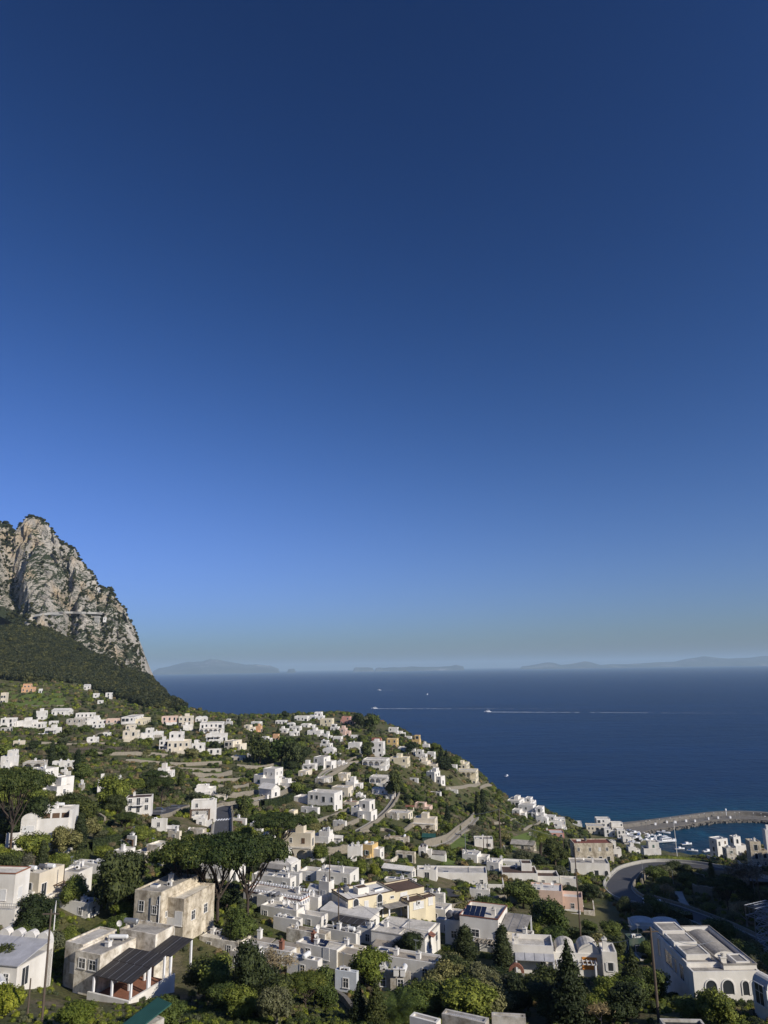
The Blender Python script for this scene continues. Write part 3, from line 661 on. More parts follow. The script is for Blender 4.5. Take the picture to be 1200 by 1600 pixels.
KEEP = []
def px_of(x, y, z):
    d = np.array([x, y, z - CAMZ]); c = CMn.T @ d; return 600 + F * c[0] / -c[2], 800 - F * c[1] / -c[2], -c[2]
FOOT = []     # footprints (x, y, radius) where nothing may grow
HL = []       # (label, image box, place) for naming the trees after the house they stand by
def make_house(row):
    u0, v0, u1, v1, yaw, style, col, roof, label = row[:9]; opt = row[9] if len(row) > 9 else {}
    if not callable(style) and u0 < 330 and v1 < 1330 and -21 < yaw < 0: yaw += 17
    if v1 > 1375 and opt.get('hmax', 9) < 5 and v1 < 1560: e_ = (u1 - u0) * .08; u0 -= e_; u1 += e_; v0 -= 4; v1 += 2
    uc = (u0 + u1) / 2; g = ground(uc, v1)
    if 'Y' in opt: g = np.array(pt(uc, v1, opt['Y']))
    elif g is None: g = np.array(pt(uc, v1, 800))
    # size and place the block so that its corners fall on the outline seen in the photograph
    ratio = opt.get('r', .75); cx, cy, z = g; D = cy * .975 + (CAMZ - z) * .222; w = (u1 - u0) * D / F * .7; h = 5.0; ca, sa = math.cos(R(yaw)), math.sin(R(yaw)); hmax = opt.get('hmax', 14)
    cy += w * ratio / 2
    for it in range(30):
        d = w * ratio
        if 'wm' in opt: w, d, h = opt['wm'], opt['dm'], opt['hm']
        cn = [(cx + x * w / 2 * ca - y * d / 2 * sa, cy + x * w / 2 * sa + y * d / 2 * ca) for x in (-1, 1) for y in (-1, 1)]
        if 'Y' not in opt: fx, fy = min(cn, key=lambda c: c[1]); z = ground_z(fx, fy) - .1
        pb = [px_of(a, b_, z) for a, b_ in cn]; pt_ = [px_of(a, b_, z + h + .35) for a, b_ in cn]; al = pb + pt_
        U0, U1 = min(q[0] for q in al), max(q[0] for q in al); VB, VT = max(q[1] for q in pb), min(q[1] for q in pt_)
        D = cy * .975 + (CAMZ - z) * .222; sl = max(.05, (CAMZ - z) / cy)
        cx += (uc - (U0 + U1) / 2) * D / F * .8
        if 'Y' not in opt: cy += max(-6, min(6, (VB - v1) * cy / (F * sl) * .6))
        if 'wm' not in opt:
            w *= max(.8, min(1.25, (u1 - u0) / (U1 - U0))); h += (VT - v0) * D / F * .7
            if h < 2.5: ratio = max(.25, ratio * .93); h = 2.5
            if h > hmax: ratio = min(opt.get('rmax', 2.0), ratio * 1.06); h = hmax
    base = (cx, cy, z); d = w * ratio if 'wm' not in opt else d; g = np.array([cx, cy - d * .5, z])
    name = {'wh': 'white_house', 'wb': 'white_house', 'cr': 'cream_house', 'ye': 'yellow_house', 'yb': 'yellow_house', 'pk': 'pink_house', 'ro': 'pink_house', 'lo': 'orange_house', 'st': 'stone_house', 'ow': 'white_house', 'gr': 'grey_house', 'bl': 'white_house', 'dg': 'green_shed'}[col]
    name = opt.get('name', name)
    H_ = House(name, label, base, yaw, D, opt.get('cat', 'house'))
    x0, x1, y0, y1 = -w / 2, w / 2, -d / 2, d / 2; zb = -4.0
    c2 = opt.get('c2', col); n_cl = 0 if D > 520 else (1 if D > 330 else (2 if D > 220 else 4))
    if callable(style): style(H_, x0, y0, x1, y1, h, col, roof)
    elif style == 'box':
        B = H_.block(x0, y0, x1, y1, zb, h, col, roof); H_.clutter(B, n_cl)
    elif style == 'tower':
        B = H_.block(x0, y0, x1, y1, zb, h, col, roof, par=.5); H_.block(x0 + w * .25, y0 + d * .3, x0 + w * .6, y0 + d * .7, h - .2, h + 1.8, col, roof, win=None)
    elif style in ('step', 'stepr', 'stepl'):
        side = -1 if style == 'stepl' else 1
        hl = h * .52
        xa, xb = (x0 + w * .35, x1 - .3) if side > 0 else (x0 + .3, x0 + w * .65)
        B2 = H_.block(xa, y0 + d * .3, xb, y1 - .2, zb, h, c2, roof)
        B = H_.block(x0, y0, x1, y1, zb, hl, col, roof, par=.8); H_.clutter(B2, n_cl)
    elif style in ('wing', 'wingl'):
        k = .62
        if style == 'wing': B = H_.block(x0, y0, x0 + w * k, y1, zb, h, col, roof); B2 = H_.block(x0 + w * k + .02, y0 + d * .2, x1, y1 - .3, zb, h * .58, c2, roof, par=.7)
        else: B = H_.block(x1 - w * k, y0, x1, y1, zb, h, col, roof); B2 = H_.block(x0, y0 + d * .2, x1 - w * k - .02, y1 - .3, zb, h * .58, c2, roof, par=.7)
        H_.clutter(B, n_cl)
    elif style == 'three':
        B = H_.block(x0, y0 + d * .25, x0 + w * .38, y1, zb, h * .62, col, roof); H_.block(x0 + w * .3, y0 + d * .4, x0 + w * .78, y1 + .4, zb, h, c2, roof)
        B2 = H_.block(x0 + w * .4 + .05, y0, x1, y0 + d * .72, zb, h * .45, col, roof, par=.8); H_.clutter(B, n_cl)
    elif style == 'arch':
        dp = min(2.2, d * .3); B = H_.block(x0, y0 + dp, x1, y1, zb, h, col, roof); hl = min(3.3, h * .9)
        H_.block(x0, y0, x0 + .01 + w * .0 + .5, y0 + .5, zb, .2, col, roof, win=None)
        H_.arcade(x0, x1, y0 + dp, 0 if h < 4.5 else 0, hl, max(2, int(w / 3.2)), col, dp, roof=roof)
        H_.mb(col).box(x0, y0, zb, x1, y0 + dp - .02, -.02, 'plaster_' + col if False else bpy.data.materials['plaster_' + col]); H_.clutter(B, n_cl)
    elif style == 'arch2':      # loggia on the upper floor
        dp = min(2.2, d * .3); B = H_.block(x0, y0 + dp, x1, y1, zb, h, col, roof)
        H_.block(x0, y0, x1, y0 + dp - .03, zb, h * .48, col, roof, par=.0); H_.arcade(x0, x1, y0 + dp, h * .48 + .02, h * .95, max(2, int(w / 3)), col, dp, roof=roof)
        H_.clutter(B, n_cl)
    elif style == 'vault':
        B = H_.block(x0, y0, x1, y1, zb, h * .8, col, roof, par=.1); n = max(1, int(w / 4.5))
        for i in range(n): H_.vault(x0 + .3 + (w - .6) * i / n, y0 + .3, x0 + .3 + (w - .6) * (i + 1) / n - .1, y1 - .3, h * .8 + .02, min(1.2, h * .25), 'y', col, 'rw')
    elif style == 'gable':
        B = H_.block(x0, y0, x1, y1, zb, h * .78, col, roof, par=.02); H_.gable(x0, y0, x1, y1, h * .78 + .08, h * .3, roof, col)
    elif style == 'porch':
        dp = min(2.6, d * .35); B = H_.block(x0, y0 + dp, x1, y1, zb, h, col, roof); H_.pergola(x0 + w * .08, y0, x0 + w * .75, y0 + dp - .02, -.5, min(2.7, h * .8), 'rd'); H_.clutter(B, n_cl)
    elif style == 'cane':
        dp = min(3, d * .4); B = H_.block(x0, y0 + dp, x1, y1, zb, h, col, roof); H_.pergola(x0, y0, x1 - w * .2, y0 + dp - .02, -.5, min(2.6, h * .8), 'brown', 'brown', solid=False); H_.clutter(B, n_cl)
    elif style == 'ruin':
        B = H_.block(x0, y0, x1, y1, zb, h, col, roof, par=.6, win=None)
        n = max(2, int(w / 3)); ns = max(1, int(h / 3.2))
        for k in range(ns):
            for i in range(n): H_.onface(B, 'F', (i + .5) / n, .4 + k * h / ns, 'dot', 1.6, 2.0)
    if not callable(style) and D < 620 and style not in ('ruin', 'tower') and h > 2.8:
        if rnd.random() < .75:      # raised terrace in front, with its parapet
            a_, b_ = sorted((rnd.uniform(0, .35), rnd.uniform(.6, 1.0))); tz = rnd.uniform(.1, .9)
            H_.block(x0 + w * a_, y0 - rnd.uniform(2, 3.5), x0 + w * b_, y0 - .03, zb, tz, rnd.choice([col, 'wh', 'gr']), 'rg', par=.7, win=None)
        if style in ('box', 'wing', 'arch', 'porch', 'vault') and w > 5 and rnd.random() < .45:      # stair room on the roof
            q = x0 + w * rnd.uniform(.12, .4); H_.block(q, y0 + d * .45, q + min(3.2, w * .3), y1 - .35, h - .2, h + 2.0, col, roof, par=.15, win=None)
        if D < 520 and rnd.random() < .55:       # low courtyard wall at one side
            m_ = bpy.data.materials['plaster_' + rnd.choice(['wh', 'ow', col])]; cw = MB(); s_ = rnd.choice((-1, 1)); xa, xb = sorted((s_ * w / 2 * 1.01, s_ * (w / 2 + rnd.uniform(2.5, 5)))); ya, yb = y0 - rnd.uniform(0, 2), y1 - rnd.uniform(0, 2); hh = rnd.uniform(.7, 1.6)
            xo = xb if s_ > 0 else xa; cw.box(xa, ya, zb, xb, ya + .25, hh, m_); cw.box(xo - .125, ya + .26, zb, xo + .125, yb, hh, m_); cw.build('courtyard_wall', H_.t)
        if rnd.random() < .4:       # outside stair
            sb = MB(); n_ = int(min(12, h * .55 / .25)); sx = x0 + w * rnd.uniform(.1, .4); m_ = bpy.data.materials['plaster_' + col]
            for k_ in range(n_): sb.box(sx + k_ * .3, y0 - 1.1, -2.5, sx + k_ * .3 + .3, y0 - .01 - .0, .22 * (k_ + 1), m_)
            sb.build('outside_stair', H_.t)
    H_.finish()
    fc = math.cos(R(yaw)); 
    nseg = max(1, int(max(w, d) / max(2.0, min(w, d)) + .5)); Lx = w > d
    for i in range(nseg):
        t = ((i + .5) / nseg - .5); lx, ly = (w * t, 0) if Lx else (0, d * t)
        FOOT.append((base[0] + lx * math.cos(R(yaw)) - ly * math.sin(R(yaw)), base[1] + lx * math.sin(R(yaw)) + ly * math.cos(R(yaw)), max(min(w, d) * .55, max(w, d) / nseg * .6)))
    HL.append((label, (u0, v0, u1, v1), g[1])); return H_
# ---------------------------------------------------------------- the nearer houses, built one by one
def s_stone(h, x0, y0, x1, y1, H_, col, roof):        # tall weathered stone house
    w, d = x1 - x0, y1 - y0
    A = h.block(x0, y0, x0 + w * .62, y1, -5, H_ * .98, 'st', 'rd', par=.25, win=None)
    B = h.block(x0 + w * .62 + .02, y0 + d * .18, x1, y1 + .5, -5, H_ * .8, 'st', 'rg', par=.45, win=None)
    h.block(x0 - w * .16, y0 + d * .35, x0 - .03, y1 - .5, -5, H_ * .86, 'st', 'rd', par=.2, win=None)
    h.onface(A, 'F', .28, H_ * .62, 'win', 1, 1.6); h.onface(A, 'F', .78, H_ * .6, 'win', .8, 1.2); h.onface(A, 'F', .6, H_ * .2, 'door', 1, 2.2)
    h.onface(A, 'R', .15, H_ * .5, 'win', .5, .7); h.onface(A, 'F', .92, H_ * .78, 'win', .4, .6); h.onface(B, 'F', .25, H_ * .1, 'shut', 1.6, 3.2); h.onface(B, 'F', .7, H_ * .35, 'shut', 1.4, 2.2)
    h.onface(B, 'R', .3, H_ * .38, 'win', 1, 1.4); h.onface(B, 'R', .7, H_ * .38, 'win', 1, 1.4)
    h.put('ac', x0 + w * .45, y0 + d * .4, H_ * .98, 1, 1); h.put('chimney', x0 + w * .3, y0 + d * .6, H_ * .98, 1, 1.2); h.put('skylight', x0 + w * .2, y0 + d * .3, H_ * .98, 1.6, 1)
    b = MB(); b.tube([(x0 + w * .62 - .15, y0 - .12, -2), (x0 + w * .62 - .15, y0 - .12, H_ * .95)], .09, 'frame', 6); b.build('drain_pipe', h.t); b = MB(); b.tube([(x0 + w * .4, y0 - .12, -2), (x0 + w * .4, y0 - .12, H_ * .9)], .07, 'metal', 6); b.build('drain_pipe', h.t)
def s_yellow(h, x0, y0, x1, y1, H_, col, roof):
    w, d = x1 - x0, y1 - y0
    A = h.block(x0, y0, x0 + w * .6, y1, -5, H_, 'ye', 'rw', par=.3, trim='rb', win=None)
    A2 = h.block(x0 + w * .6 + .02, y0 + .2, x1, y1 - d * .15, -5, H_ * .94, 'ye', 'rb', par=.15, trim='rb', win=None)
    h.block(x0 - .03, y0 + .05, x0 + .02, y1 - .05, -5, H_ - .1, 'wh', 'rw', par=.0, win=None)
    h.onface(A, 'F', .16, H_ * .42, 'arch', 1.3, 2.4); h.onface(A, 'F', .66, H_ * .42, 'arch', 1.3, 2.4); h.onface(A, 'F', .38, H_ * .52, 'shut', .8, 1.3); h.onface(A, 'F', .66, .1, 'door', 1.2, 2.2); h.onface(A, 'F', .93, H_ * .72, 'win', .8, .4)
    h.onface(A, 'F', .16, H_ * .42, 'rail', 2, 1); h.onface(A, 'F', .66, H_ * .42, 'rail', 2, 1); h.onface(A2, 'F', .3, H_ * .5, 'shut', 1.6, 1.4)
    z = H_ * .62
    Cc = h.block(x0 + w * .68, y0 - d * .42, x0 + w * .9, y0 + .15, -5, z, 'ye', 'rb', par=.12, trim='rb', win=None)
    D_ = h.block(x0 + w * .9 + .02, y0 - d * .3, x1 + w * .06, y0 + .1, -5, z * .92, 'ye', 'rb', par=.12, trim='rb', win=None)
    h.onface(Cc, 'F', .55, z * .35, 'shut', 2.4, 1.2); h.onface(D_, 'F', .6, z * .3, 'shut', 1.0, 1.4); h.onface(Cc, 'L', .5, z * .3, 'win', .8, 1.2)
    h.pergola(x0 + w * .42, y0 - d * .4, x0 + w * .68 - .05, y0 - .05, -1, z * .75, 'rd')
    h.put('chimney', x0 + w * .34, y1 - d * .25, H_, 1, 1.6, 0, 'frame'); h.put('tank', x0 + w * .12, y1 - d * .3, H_, 1.6, 1.2, 80, 'tank'); h.put('ac', x0 + w * .72, y0 - d * .2, z, 1, 1, 60); h.put('ac', x0 + w * .8, y0 - d * .44, z * .7, 1, 1)
    hb = h.block(x0 + w * .2, y0 + d * .35, x0 + w * .34, y0 + d * .65, H_ - .2, H_ + 1.1, 'wh', 'rb', par=.05, win=None)
    h.put('skylight', x0 + w * .47, y0 + d * .4, H_, 2.4, 1, 8)
def s_darkpergola(h, x0, y0, x1, y1, H_, col, roof):  # old house with black panelled terraces on its right
    w, d = x1 - x0, y1 - y0
    A = h.block(x0, y0 + d * .12, x0 + w * .22, y0 + d * .7, -5, H_ * .92, 'ow', 'rg', par=.2, win=None)
    B = h.block(x0 + w * .22 + .02, y0, x0 + w * .52, y0 + d * .62, -5, H_ * .86, 'ow', 'rd', par=.25, win=None)
    Cb = h.block(x0 + w * .3, y0 + d * .64, x0 + w * .74, y1, -5, H_ * .98, 'ow', 'rd', par=.4, win=None)
    h.onface(B, 'F', .3, H_ * .5, 'win', 1.3, 1.2); h.onface(B, 'F', .72, H_ * .5, 'win', 1.3, 1.2); h.onface(A, 'F', .5, H_ * .2, 'shut', .9, 1.2)
    h.pergola(x0 + w * .53, y0 - d * .12, x1 - .5, y0 + d * .2, 0, H_ * .5, 'rk', z2=H_ * .62); h.pergola(x0 + w * .50, y0 + d * .21, x0 + w * .96, y0 + d * .5, 0, H_ * .62, 'rk', z2=H_ * .72, name='veranda')
    h.pergola(x0 + w * .75, y0 + d * .52, x1, y0 + d * .95, 0, H_ * .68, 'rk', z2=H_ * .82, name='canopy')
    tb = MB(); tb.box(x0 + w * .53, y0 - d * .16, -5, x1 - .3, y0 + d * .62, -.05, 'rt'); tb.build('tiled_terrace', h.t)
    wl = h.mb('wh'); wm = bpy.data.materials['plaster_wh']
    wl.box(x1 - .3, y0 - d * .16, -5, x1, y0 + d * .62, 1.0, wm); wl.box(x0 + w * .53, y0 - d * .19, -5, x1, y0 - d * .162, .9, wm)
    h.put('tank', x0 + w * .33, y0 + d * .8, H_ * .98 + .3, 2.4, .9, 10, 'metal'); h.put('dish', x0 + w * .24, y0 + d * .72, H_ * .9, 1, 1, 20); h.put('chimney', x0 + w * .4, y0 + d * .3, H_ * .86, 1, .6, 0, 'frame'); h.put('tank', x0 + w * .38, y0 + d * .5, H_ * .86, 3, .6, 20, 'wtank')
    b = MB(); b.tube([(x0 + w * .5, y0 - .1, -2), (x0 + w * .5, y0 - .1, H_ * .84)], .07, 'metal', 6); b.build('drain_pipe', h.t); b = MB(); b.tube([(x0 + w * .2, y0 + d * .12 - .1, -2), (x0 + w * .2, y0 + d * .12 - .1, H_ * .84)], .06, 'metal', 6); b.build('drain_pipe', h.t)
def s_arched(h, x0, y0, x1, y1, H_, col, roof):       # big white villa, vaulted wing left, screened terrace right
    w, d = x1 - x0, y1 - y0
    A = h.block(x0 + w * .45, y0, x0 + w * .95, y1, -6, H_ * .62, 'wh', 'rg', par=.9, win=None)
    B = h.block(x0 + w * .2, y0 - .4, x0 + w * .45 - .02, y1 - d * .2, -6, H_ * .72, 'wh', 'rg', par=.1, win=None)
    h.vault(x0 + w * .2, y0 - .4, x0 + w * .45, y1 - d * .2, H_ * .72 + .12, H_ * .16, 'y', 'wh', 'rw')
    L = h.block(x0, y0 - 1, x0 + w * .2 - .02, y1 - d * .3, -6, H_ * .36, 'wh', 'rw', par=.5, win=None)
    T = h.block(x0 + w * .95 + .02, y0 + .4, x1, y1 - 1, -6, H_ * .9, 'wh', 'rw', par=.3, win=None)
    Up = h.block(x0 + w * .47, y0 + 2.4, x0 + w * .93, y1 - .6, H_ * .6, H_ * .9, 'wh', 'rg', par=.3, win=None)
    for i in range(3):
        h.onface(Up, 'F', (i + .5) / 3, H_ * .66, 'shut', w * .11, H_ * .14, 'brown')
    h.onface(A, 'F', .78, H_ * .16, 'arch', 3.6, 2.6); h.onface(B, 'F', .5, H_ * .42, 'shut', 2.4, 1.2); h.onface(B, 'F', .5, H_ * .02, 'arch', 2.4, 2.2); h.onface(A, 'F', .3, H_ * .1, 'win', 1, 1.3)
    h.put('chimney', x0 + w * .55, y0 + 3, H_ * .9, 1, 1, 0, 'frame'); h.onface(T, 'R', .5, H_ * .4, 'win', .8, 1.2); h.onface(L, 'F', .5, .3, 'win', 1, 1.3); h.clutter(Up, 4)
    h.pergola(x0 + w * .12, y0 - 3, x0 + w * .5, y0 - .5, -2, H_ * .3, 'brown', 'brown', solid=False)
def s_crenel(h, x0, y0, x1, y1, H_, col, roof):       # roof edges set with little scalloped tiles
    w, d = x1 - x0, y1 - y0
    A = h.block(x0, y0, x0 + w * .95, y1, -4, H_, 'wh', 'rg', par=.15, trim='rr')
    B = h.block(x0 + w * .7, y0 - d * .25, x1, y0 + d * .4, -4, H_ * .8, 'wh', 'rg', par=.15)
    c = MB()
    def edge(xa, ya, xb, yb, z):
        L = math.hypot(xb - xa, yb - ya); n = int(L / .75)
        for i in range(n):
            t = (i + .5) / n; x, y = xa + (xb - xa) * t, ya + (yb - ya) * t
            c.box(x - .2, y - .13, z, x + .2, y + .13, z + .5, 'white')
    z = H_ + .3
    for e in ((x0, y0, x0 + w * .95, y0), (x0 + w * .95, y0, x0 + w * .95, y1), (x0, y1, x0 + w * .95, y1), (x0, y0, x0, y1)): edge(*e, z)
    for e in ((x0 + w * .7, y0 - d * .25, x1, y0 - d * .25), (x1, y0 - d * .25, x1, y0 + d * .4)): edge(*e, H_ * .8 + .16)
    c.build('roof_crenels', h.t); h.clutter(A, 2)
def s_veranda(h, x0, y0, x1, y1, H_, col, roof):      # white house, solar panels left, grey roofed veranda right
    w, d = x1 - x0, y1 - y0
    A = h.block(x0, y0 + d * .1, x0 + w * .58, y1, -5, H_, 'wh', 'rg', par=.5, trim='rt', win=None)
    L = h.block(x0 - w * .28, y0 + d * .3, x0 - .02, y1 - d * .1, -5, H_ * .72, 'wh', 'rg', par=.3, win=None)
    h.block(x0 + w * .58 + .02, y0 + d * .05, x1, y0 + d * .8, -5, H_ * .3, 'wh', 'rg', par=.9, win=None)
    h.pergola(x0 + w * .6, y0 + d * .05, x1 - .3, y0 + d * .82, H_ * .3, H_ * .78, 'rd', z2=H_ * .95, name='veranda')
    h.onface(A, 'F', .4, H_ * .45, 'win', 1.4, 1.1); h.onface(A, 'F', .78, H_ * .2, 'win', 1, 1.2); h.onface(A, 'F', .35, .1, 'arch', 2.2, 2.2); h.onface(L, 'F', .5, 1, 'win', 1, 1.2)
    h.put('solar', x0 + w * .2, y0 + d * .35, H_ + .1, 4, 2.4, 0); h.put('chimney', x0 + w * .45, y0 + d * .5, H_, 1, 1); h.put('chimney', x1 - .4, y0 + d * .1, H_ * .5, 1, 2.2)
    for i in range(3): h.put('tank', x0 - w * .22 + i * 1.5, y0 + d * .4, H_ * .72, 1.2, 1.4, 90, 'tank')
    h.pergola(x0 + w * .2, y0 - d * .12, x0 + w * .56, y0 + d * .08, 0, 2.2, 'rc', solid=False)
def s_lowvault(h, x0, y0, x1, y1, H_, col, roof):     # long low house: vaults on the right, framed terrace roof left, pergola in front
    w, d = x1 - x0, y1 - y0
    A = h.block(x0, y0 + d * .25, x0 + w * .4, y1, -5, H_ * .9, 'wh', 'rg', par=.7)
    B = h.block(x0 + w * .4 + .02, y0 + d * .35, x0 + w * .86, y1 - .2, -5, H_ * .75, 'wh', 'rg', par=.1)
    h.vault(x0 + w * .42, y0 + d * .38, x0 + w * .62, y1 - .4, H_ * .75 + .02, 1.3, 'y', 'wh', 'rg'); h.vault(x0 + w * .64, y0 + d * .38, x0 + w * .85, y1 - .4, H_ * .75 + .02, 1.5, 'y', 'wh', 'rg')
    Cc = h.block(x0 + w * .86 + .02, y0 + d * .1, x1, y1 - d * .3, -5, H_ * .95, 'wh', 'rw', par=.4)
    h.put('chimney', x0 + w * .9, y0 + d * .3, H_ * .95, 1, 1.8); h.put('chimney', x0 + w * .04, y0 + d * .5, H_ * .9, 1, 1.4)
    h.pergola(x0 + w * .02, y0, x0 + w * .4, y0 + d * .24, 0, H_ * .6, 'rs', z2=H_ * .75); h.pergola(x0 + w * .42, y0 + .3, x0 + w * .8, y0 + d * .3, 0, H_ * .55, 'frame', solid=False, name='trellis')
    h.onface(B, 'F', .3, .6, 'arch', 1.4, 2.2); h.onface(B, 'F', .75, .6, 'shut', 2.2, 1.6, 'orange')
def s_bigwhite(h, x0, y0, x1, y1, H_, col, roof):     # long white building receding right, roof slabs stepping down towards the front
    w, d = x1 - x0, y1 - y0
    A = h.block(x0, y0 + d * .12, x0 + w * .5, y1, -6, H_ * .86, 'wh', 'rd', par=.12, win=None)
    n = 3
    for i in range(n):
        ya = y0 + d * .2 + i * d * .27
        h.block(x0 + .5, ya, x0 + w * .5 - .6, ya + d * .24, H_ * .8, H_ * (.98 + .02 * i), 'wh', 'rd', par=.08, win=None)
    B = h.block(x0 + w * .5 + .02, y0 + d * .05, x1, y1 - .5, -6, H_ * .8, 'wh', 'rd', par=.5, trim='rd', win=None)
    h.vault(x0 + w * .55, y0 + d * .3, x1 - w * .1, y0 + d * .85, H_ * .8 + .02, .7, 'y', 'wh', 'rd')
    h.block(x0 + w * .72, y0 + d * .08, x1 - .6, y0 + d * .26, H_ * .75, H_ * .92, 'wh', 'rd', par=.1, win=None)
    Fb = h.block(x0 + .02, y0, x1 - .02, y0 + d * .12 - .03, -6, H_ * .78, 'wh', 'rd', par=.1, win=None)
    for a in (.25, .5): h.onface(Fb, 'F', a, H_ * .25, 'arch', 1.4, 1.6)
    for a in (.76, .89): h.onface(Fb, 'F', a, H_ * .22, 'arch', .8, 1.6)
    for a, k, ww, hh in ((.25, 'door', .8, 2.2), (.52, 'win', 2.4, 1.8), (.7, 'win', .9, 1.8), (.86, 'win', 1.1, 1.8)): h.onface(A, 'L', a, H_ * .3, k, ww, hh)
    h.put('chimney', x0 + w * .55, y0 + d * .12, H_ * .8, 1, 1)
def s_vaultend(h, x0, y0, x1, y1, H_, col, roof):
    A = h.block(x0, y0, x1, y1, -6, H_ * .75, 'wh', 'rw', par=.1, win=None); h.vault(x0 + .1, y0, x1 - .1, y1, H_ * .75 + .12, H_ * .25, 'y', 'wh', 'rw')
    h.onface(A, 'L', .5, H_ * .35, 'win', 1.2, 2.0); h.onface(A, 'F', .5, H_ * .1, 'arch', 2, 2.4)
def s_shutters(h, x0, y0, x1, y1, H_, col, roof):     # white two-storey house with big shuttered doors and terrace
    w, d = x1 - x0, y1 - y0
    A = h.block(x0, y0 + d * .25, x1, y1, -6, H_, 'wh', 'rg', par=.2, trim='rt', win=None)
    L = h.block(x0, y0 - d * .1, x1 + w * .25, y0 + d * .25 - .02, -6, H_ * .38, 'wh', 'rg', par=.1, win=None)
    h.onface(A, 'F', .3, H_ * .42, 'shut', 2.4, 2.6); h.onface(A, 'F', .72, H_ * .5, 'shut', 1.0, 1.6); h.onface(A, 'R', .4, H_ * .5, 'shut', 1, 1.5)
    b = MB()
    ym = y0 - d * .1
    for z in (H_ * .38 + 1.0, H_ * .38 + .6): b.box(x0, ym, z, x1 + w * .25, ym + .05, z + .05, 'metal')
    for i in range(24): x = x0 + (w * 1.25) * i / 24; b.box(x, ym, H_ * .38, x + .03, ym + .04, H_ * .38 + 1, 'metal')
    b.build('railing', h.t)
def s_scallop(h, x0, y0, x1, y1, H_, col, roof):      # grey sheet roof with a row of white arched gables behind
    w, d = x1 - x0, y1 - y0
    A = h.block(x0, y0, x1, y1, -5, H_ * .6, 'wh', 'rs', par=.1)
    h.slope(x0 - .2, y0 - .2, x1 + .2, y1 - .8, H_ * .68, H_ * .95, 'rs')
    n = 4
    for i in range(n): h.vault(x0 + w * i / n, y1 - .8, x0 + w * (i + 1) / n, y1 + .2, H_ * .8, 1.5, 'y', 'wh', 'rw')
    h.mb('wh').box(x0, y1 - .75, -4, x1, y1 + .15, H_ * .8, bpy.data.materials['plaster_wh'])
    h.put('tank', x1 - 1.5, y0 - 1.2, .3, 3.2, 1.4, -40, 'wtank')
def s_flatold(h, x0, y0, x1, y1, H_, col, roof):      # weathered flat roofs in several slabs with beige sheets behind
    w, d = x1 - x0, y1 - y0
    A = h.block(x0, y0, x0 + w * .45, y1 - d * .1, -4, H_, 'ow', 'rg', par=.1); B = h.block(x0 + w * .45 + .02, y0 + d * .1, x1, y0 + d * .55, -4, H_ * .88, 'wh', 'rg', par=.15)
    h.block(x0 + w * .46, y0 + d * .55 + .02, x1 - .3, y1, -4, H_ * .75, 'ow', 'rc', par=.05, win=None)
    h.slope(x0 + w * .47, y0 + d * .56, x0 + w * .7, y1 - .1, H_ * .8 + .2, H_ * .95, 'rc'); h.slope(x0 + w * .72, y0 + d * .56, x1 - .5, y1 - .2, H_ * .8 + .15, H_ * .92, 'rc')
    h.put('dish', x0 + w * .4, y0 + d * .7, H_, 1, 1, 25); h.put('ac', x0 + w * .15, y0 + d * .4, H_); h.put('ac', x0 + w * .22, y0 + d * .5, H_, 1, 1, 70); h.put('ac', x0 + w * .38, y0 + d * .3, H_)
    h.put('chimney', x1 - w * .12, y0 + d * .3, H_ * .88, 1, 1.2, 0, 'brick'); h.put('skylight', x0 + w * .25, y0 + d * .6, H_, 1.6, 1); h.put('chimney', x0 + w * .55, y1 - .8, H_ * .8, 1, 1.6, 0, 'frame'); h.clutter(A, 2)
def s_slabs(h, x0, y0, x1, y1, H_, col, roof):        # white house with three roof slabs
    w, d = x1 - x0, y1 - y0
    A = h.block(x0, y0, x1, y1, -5, H_, 'wh', 'rg', par=.12, trim='rg', win=None)
    h.block(x0 + w * .45, y0 + d * .4, x1 - .5, y1 - .5, H_ - .1, H_ + .35, 'wh', 'rg', par=.06, win=None)
    h.onface(A, 'R', .3, 1, 'door', 1, 2.2); h.onface(A, 'R', .3, 3.2, 'door_awning', 1.6, 1); h.onface(A, 'R', .75, 1.2, 'win', 1, 1.4); h.onface(A, 'F', .8, 1, 'win', 1, 1.4); h.onface(A, 'R', .12, 1.2, 'shut', 1, 1.5)
    h.slope(x0 + w * .1, y0 - 2.4, x0 + w * .8, y0 - .02, H_ * .55, H_ * .65, 'rc'); h.put('antenna', x0 + w * .6, y0 + d * .3, H_, 1, 2); h.clutter(A, 2)
def s_whitepan(h, x0, y0, x1, y1, H_, col, roof):     # white sheet roof, black panels in front right
    w, d = x1 - x0, y1 - y0
    A = h.block(x0, y0 + d * .35, x1, y1, -4, H_, 'wh', 'rw', par=.08); h.slope(x0 - .2, y0 + d * .36, x1 + .2, y1 + .2, H_ + .12, H_ + .6, 'rw')
    B = h.block(x0 + w * .35, y0 + .2, x1 + w * .1, y0 + d * .34, -4, H_ * .72, 'wh', 'rd', par=.05)
    h.pergola(x0 + w * .4, y0 - d * .1, x1 + w * .08, y0 + d * .33, 0, H_ * .8, 'rk', z2=H_ * .9)
def s_side(h, x0, y0, x1, y1, H_, col, roof):
    w, d = x1 - x0, y1 - y0
    A = h.block(x0, y0, x0 + w * .72, y1, -5, H_, 'wh', 'rg', par=.3, win=None); h.onface(A, 'F', .75, 1, 'shut', 1, 1.8); h.onface(A, 'F', .3, 1, 'win', 1, 1.2)
    B = h.block(x0 + w * .72 + .02, y0 + d * .1, x1, y1, -5, H_ * .95, 'cr', 'rc', par=.05, win=None); h.put('chimney', x0 + w * .2, y0 + d * .7, H_, 1, 1.4, 0, 'brick')
    h.put('solar', x0 + w * .4, y0 + d * .5, H_, 2, 1.2); h.clutter(A, 3)

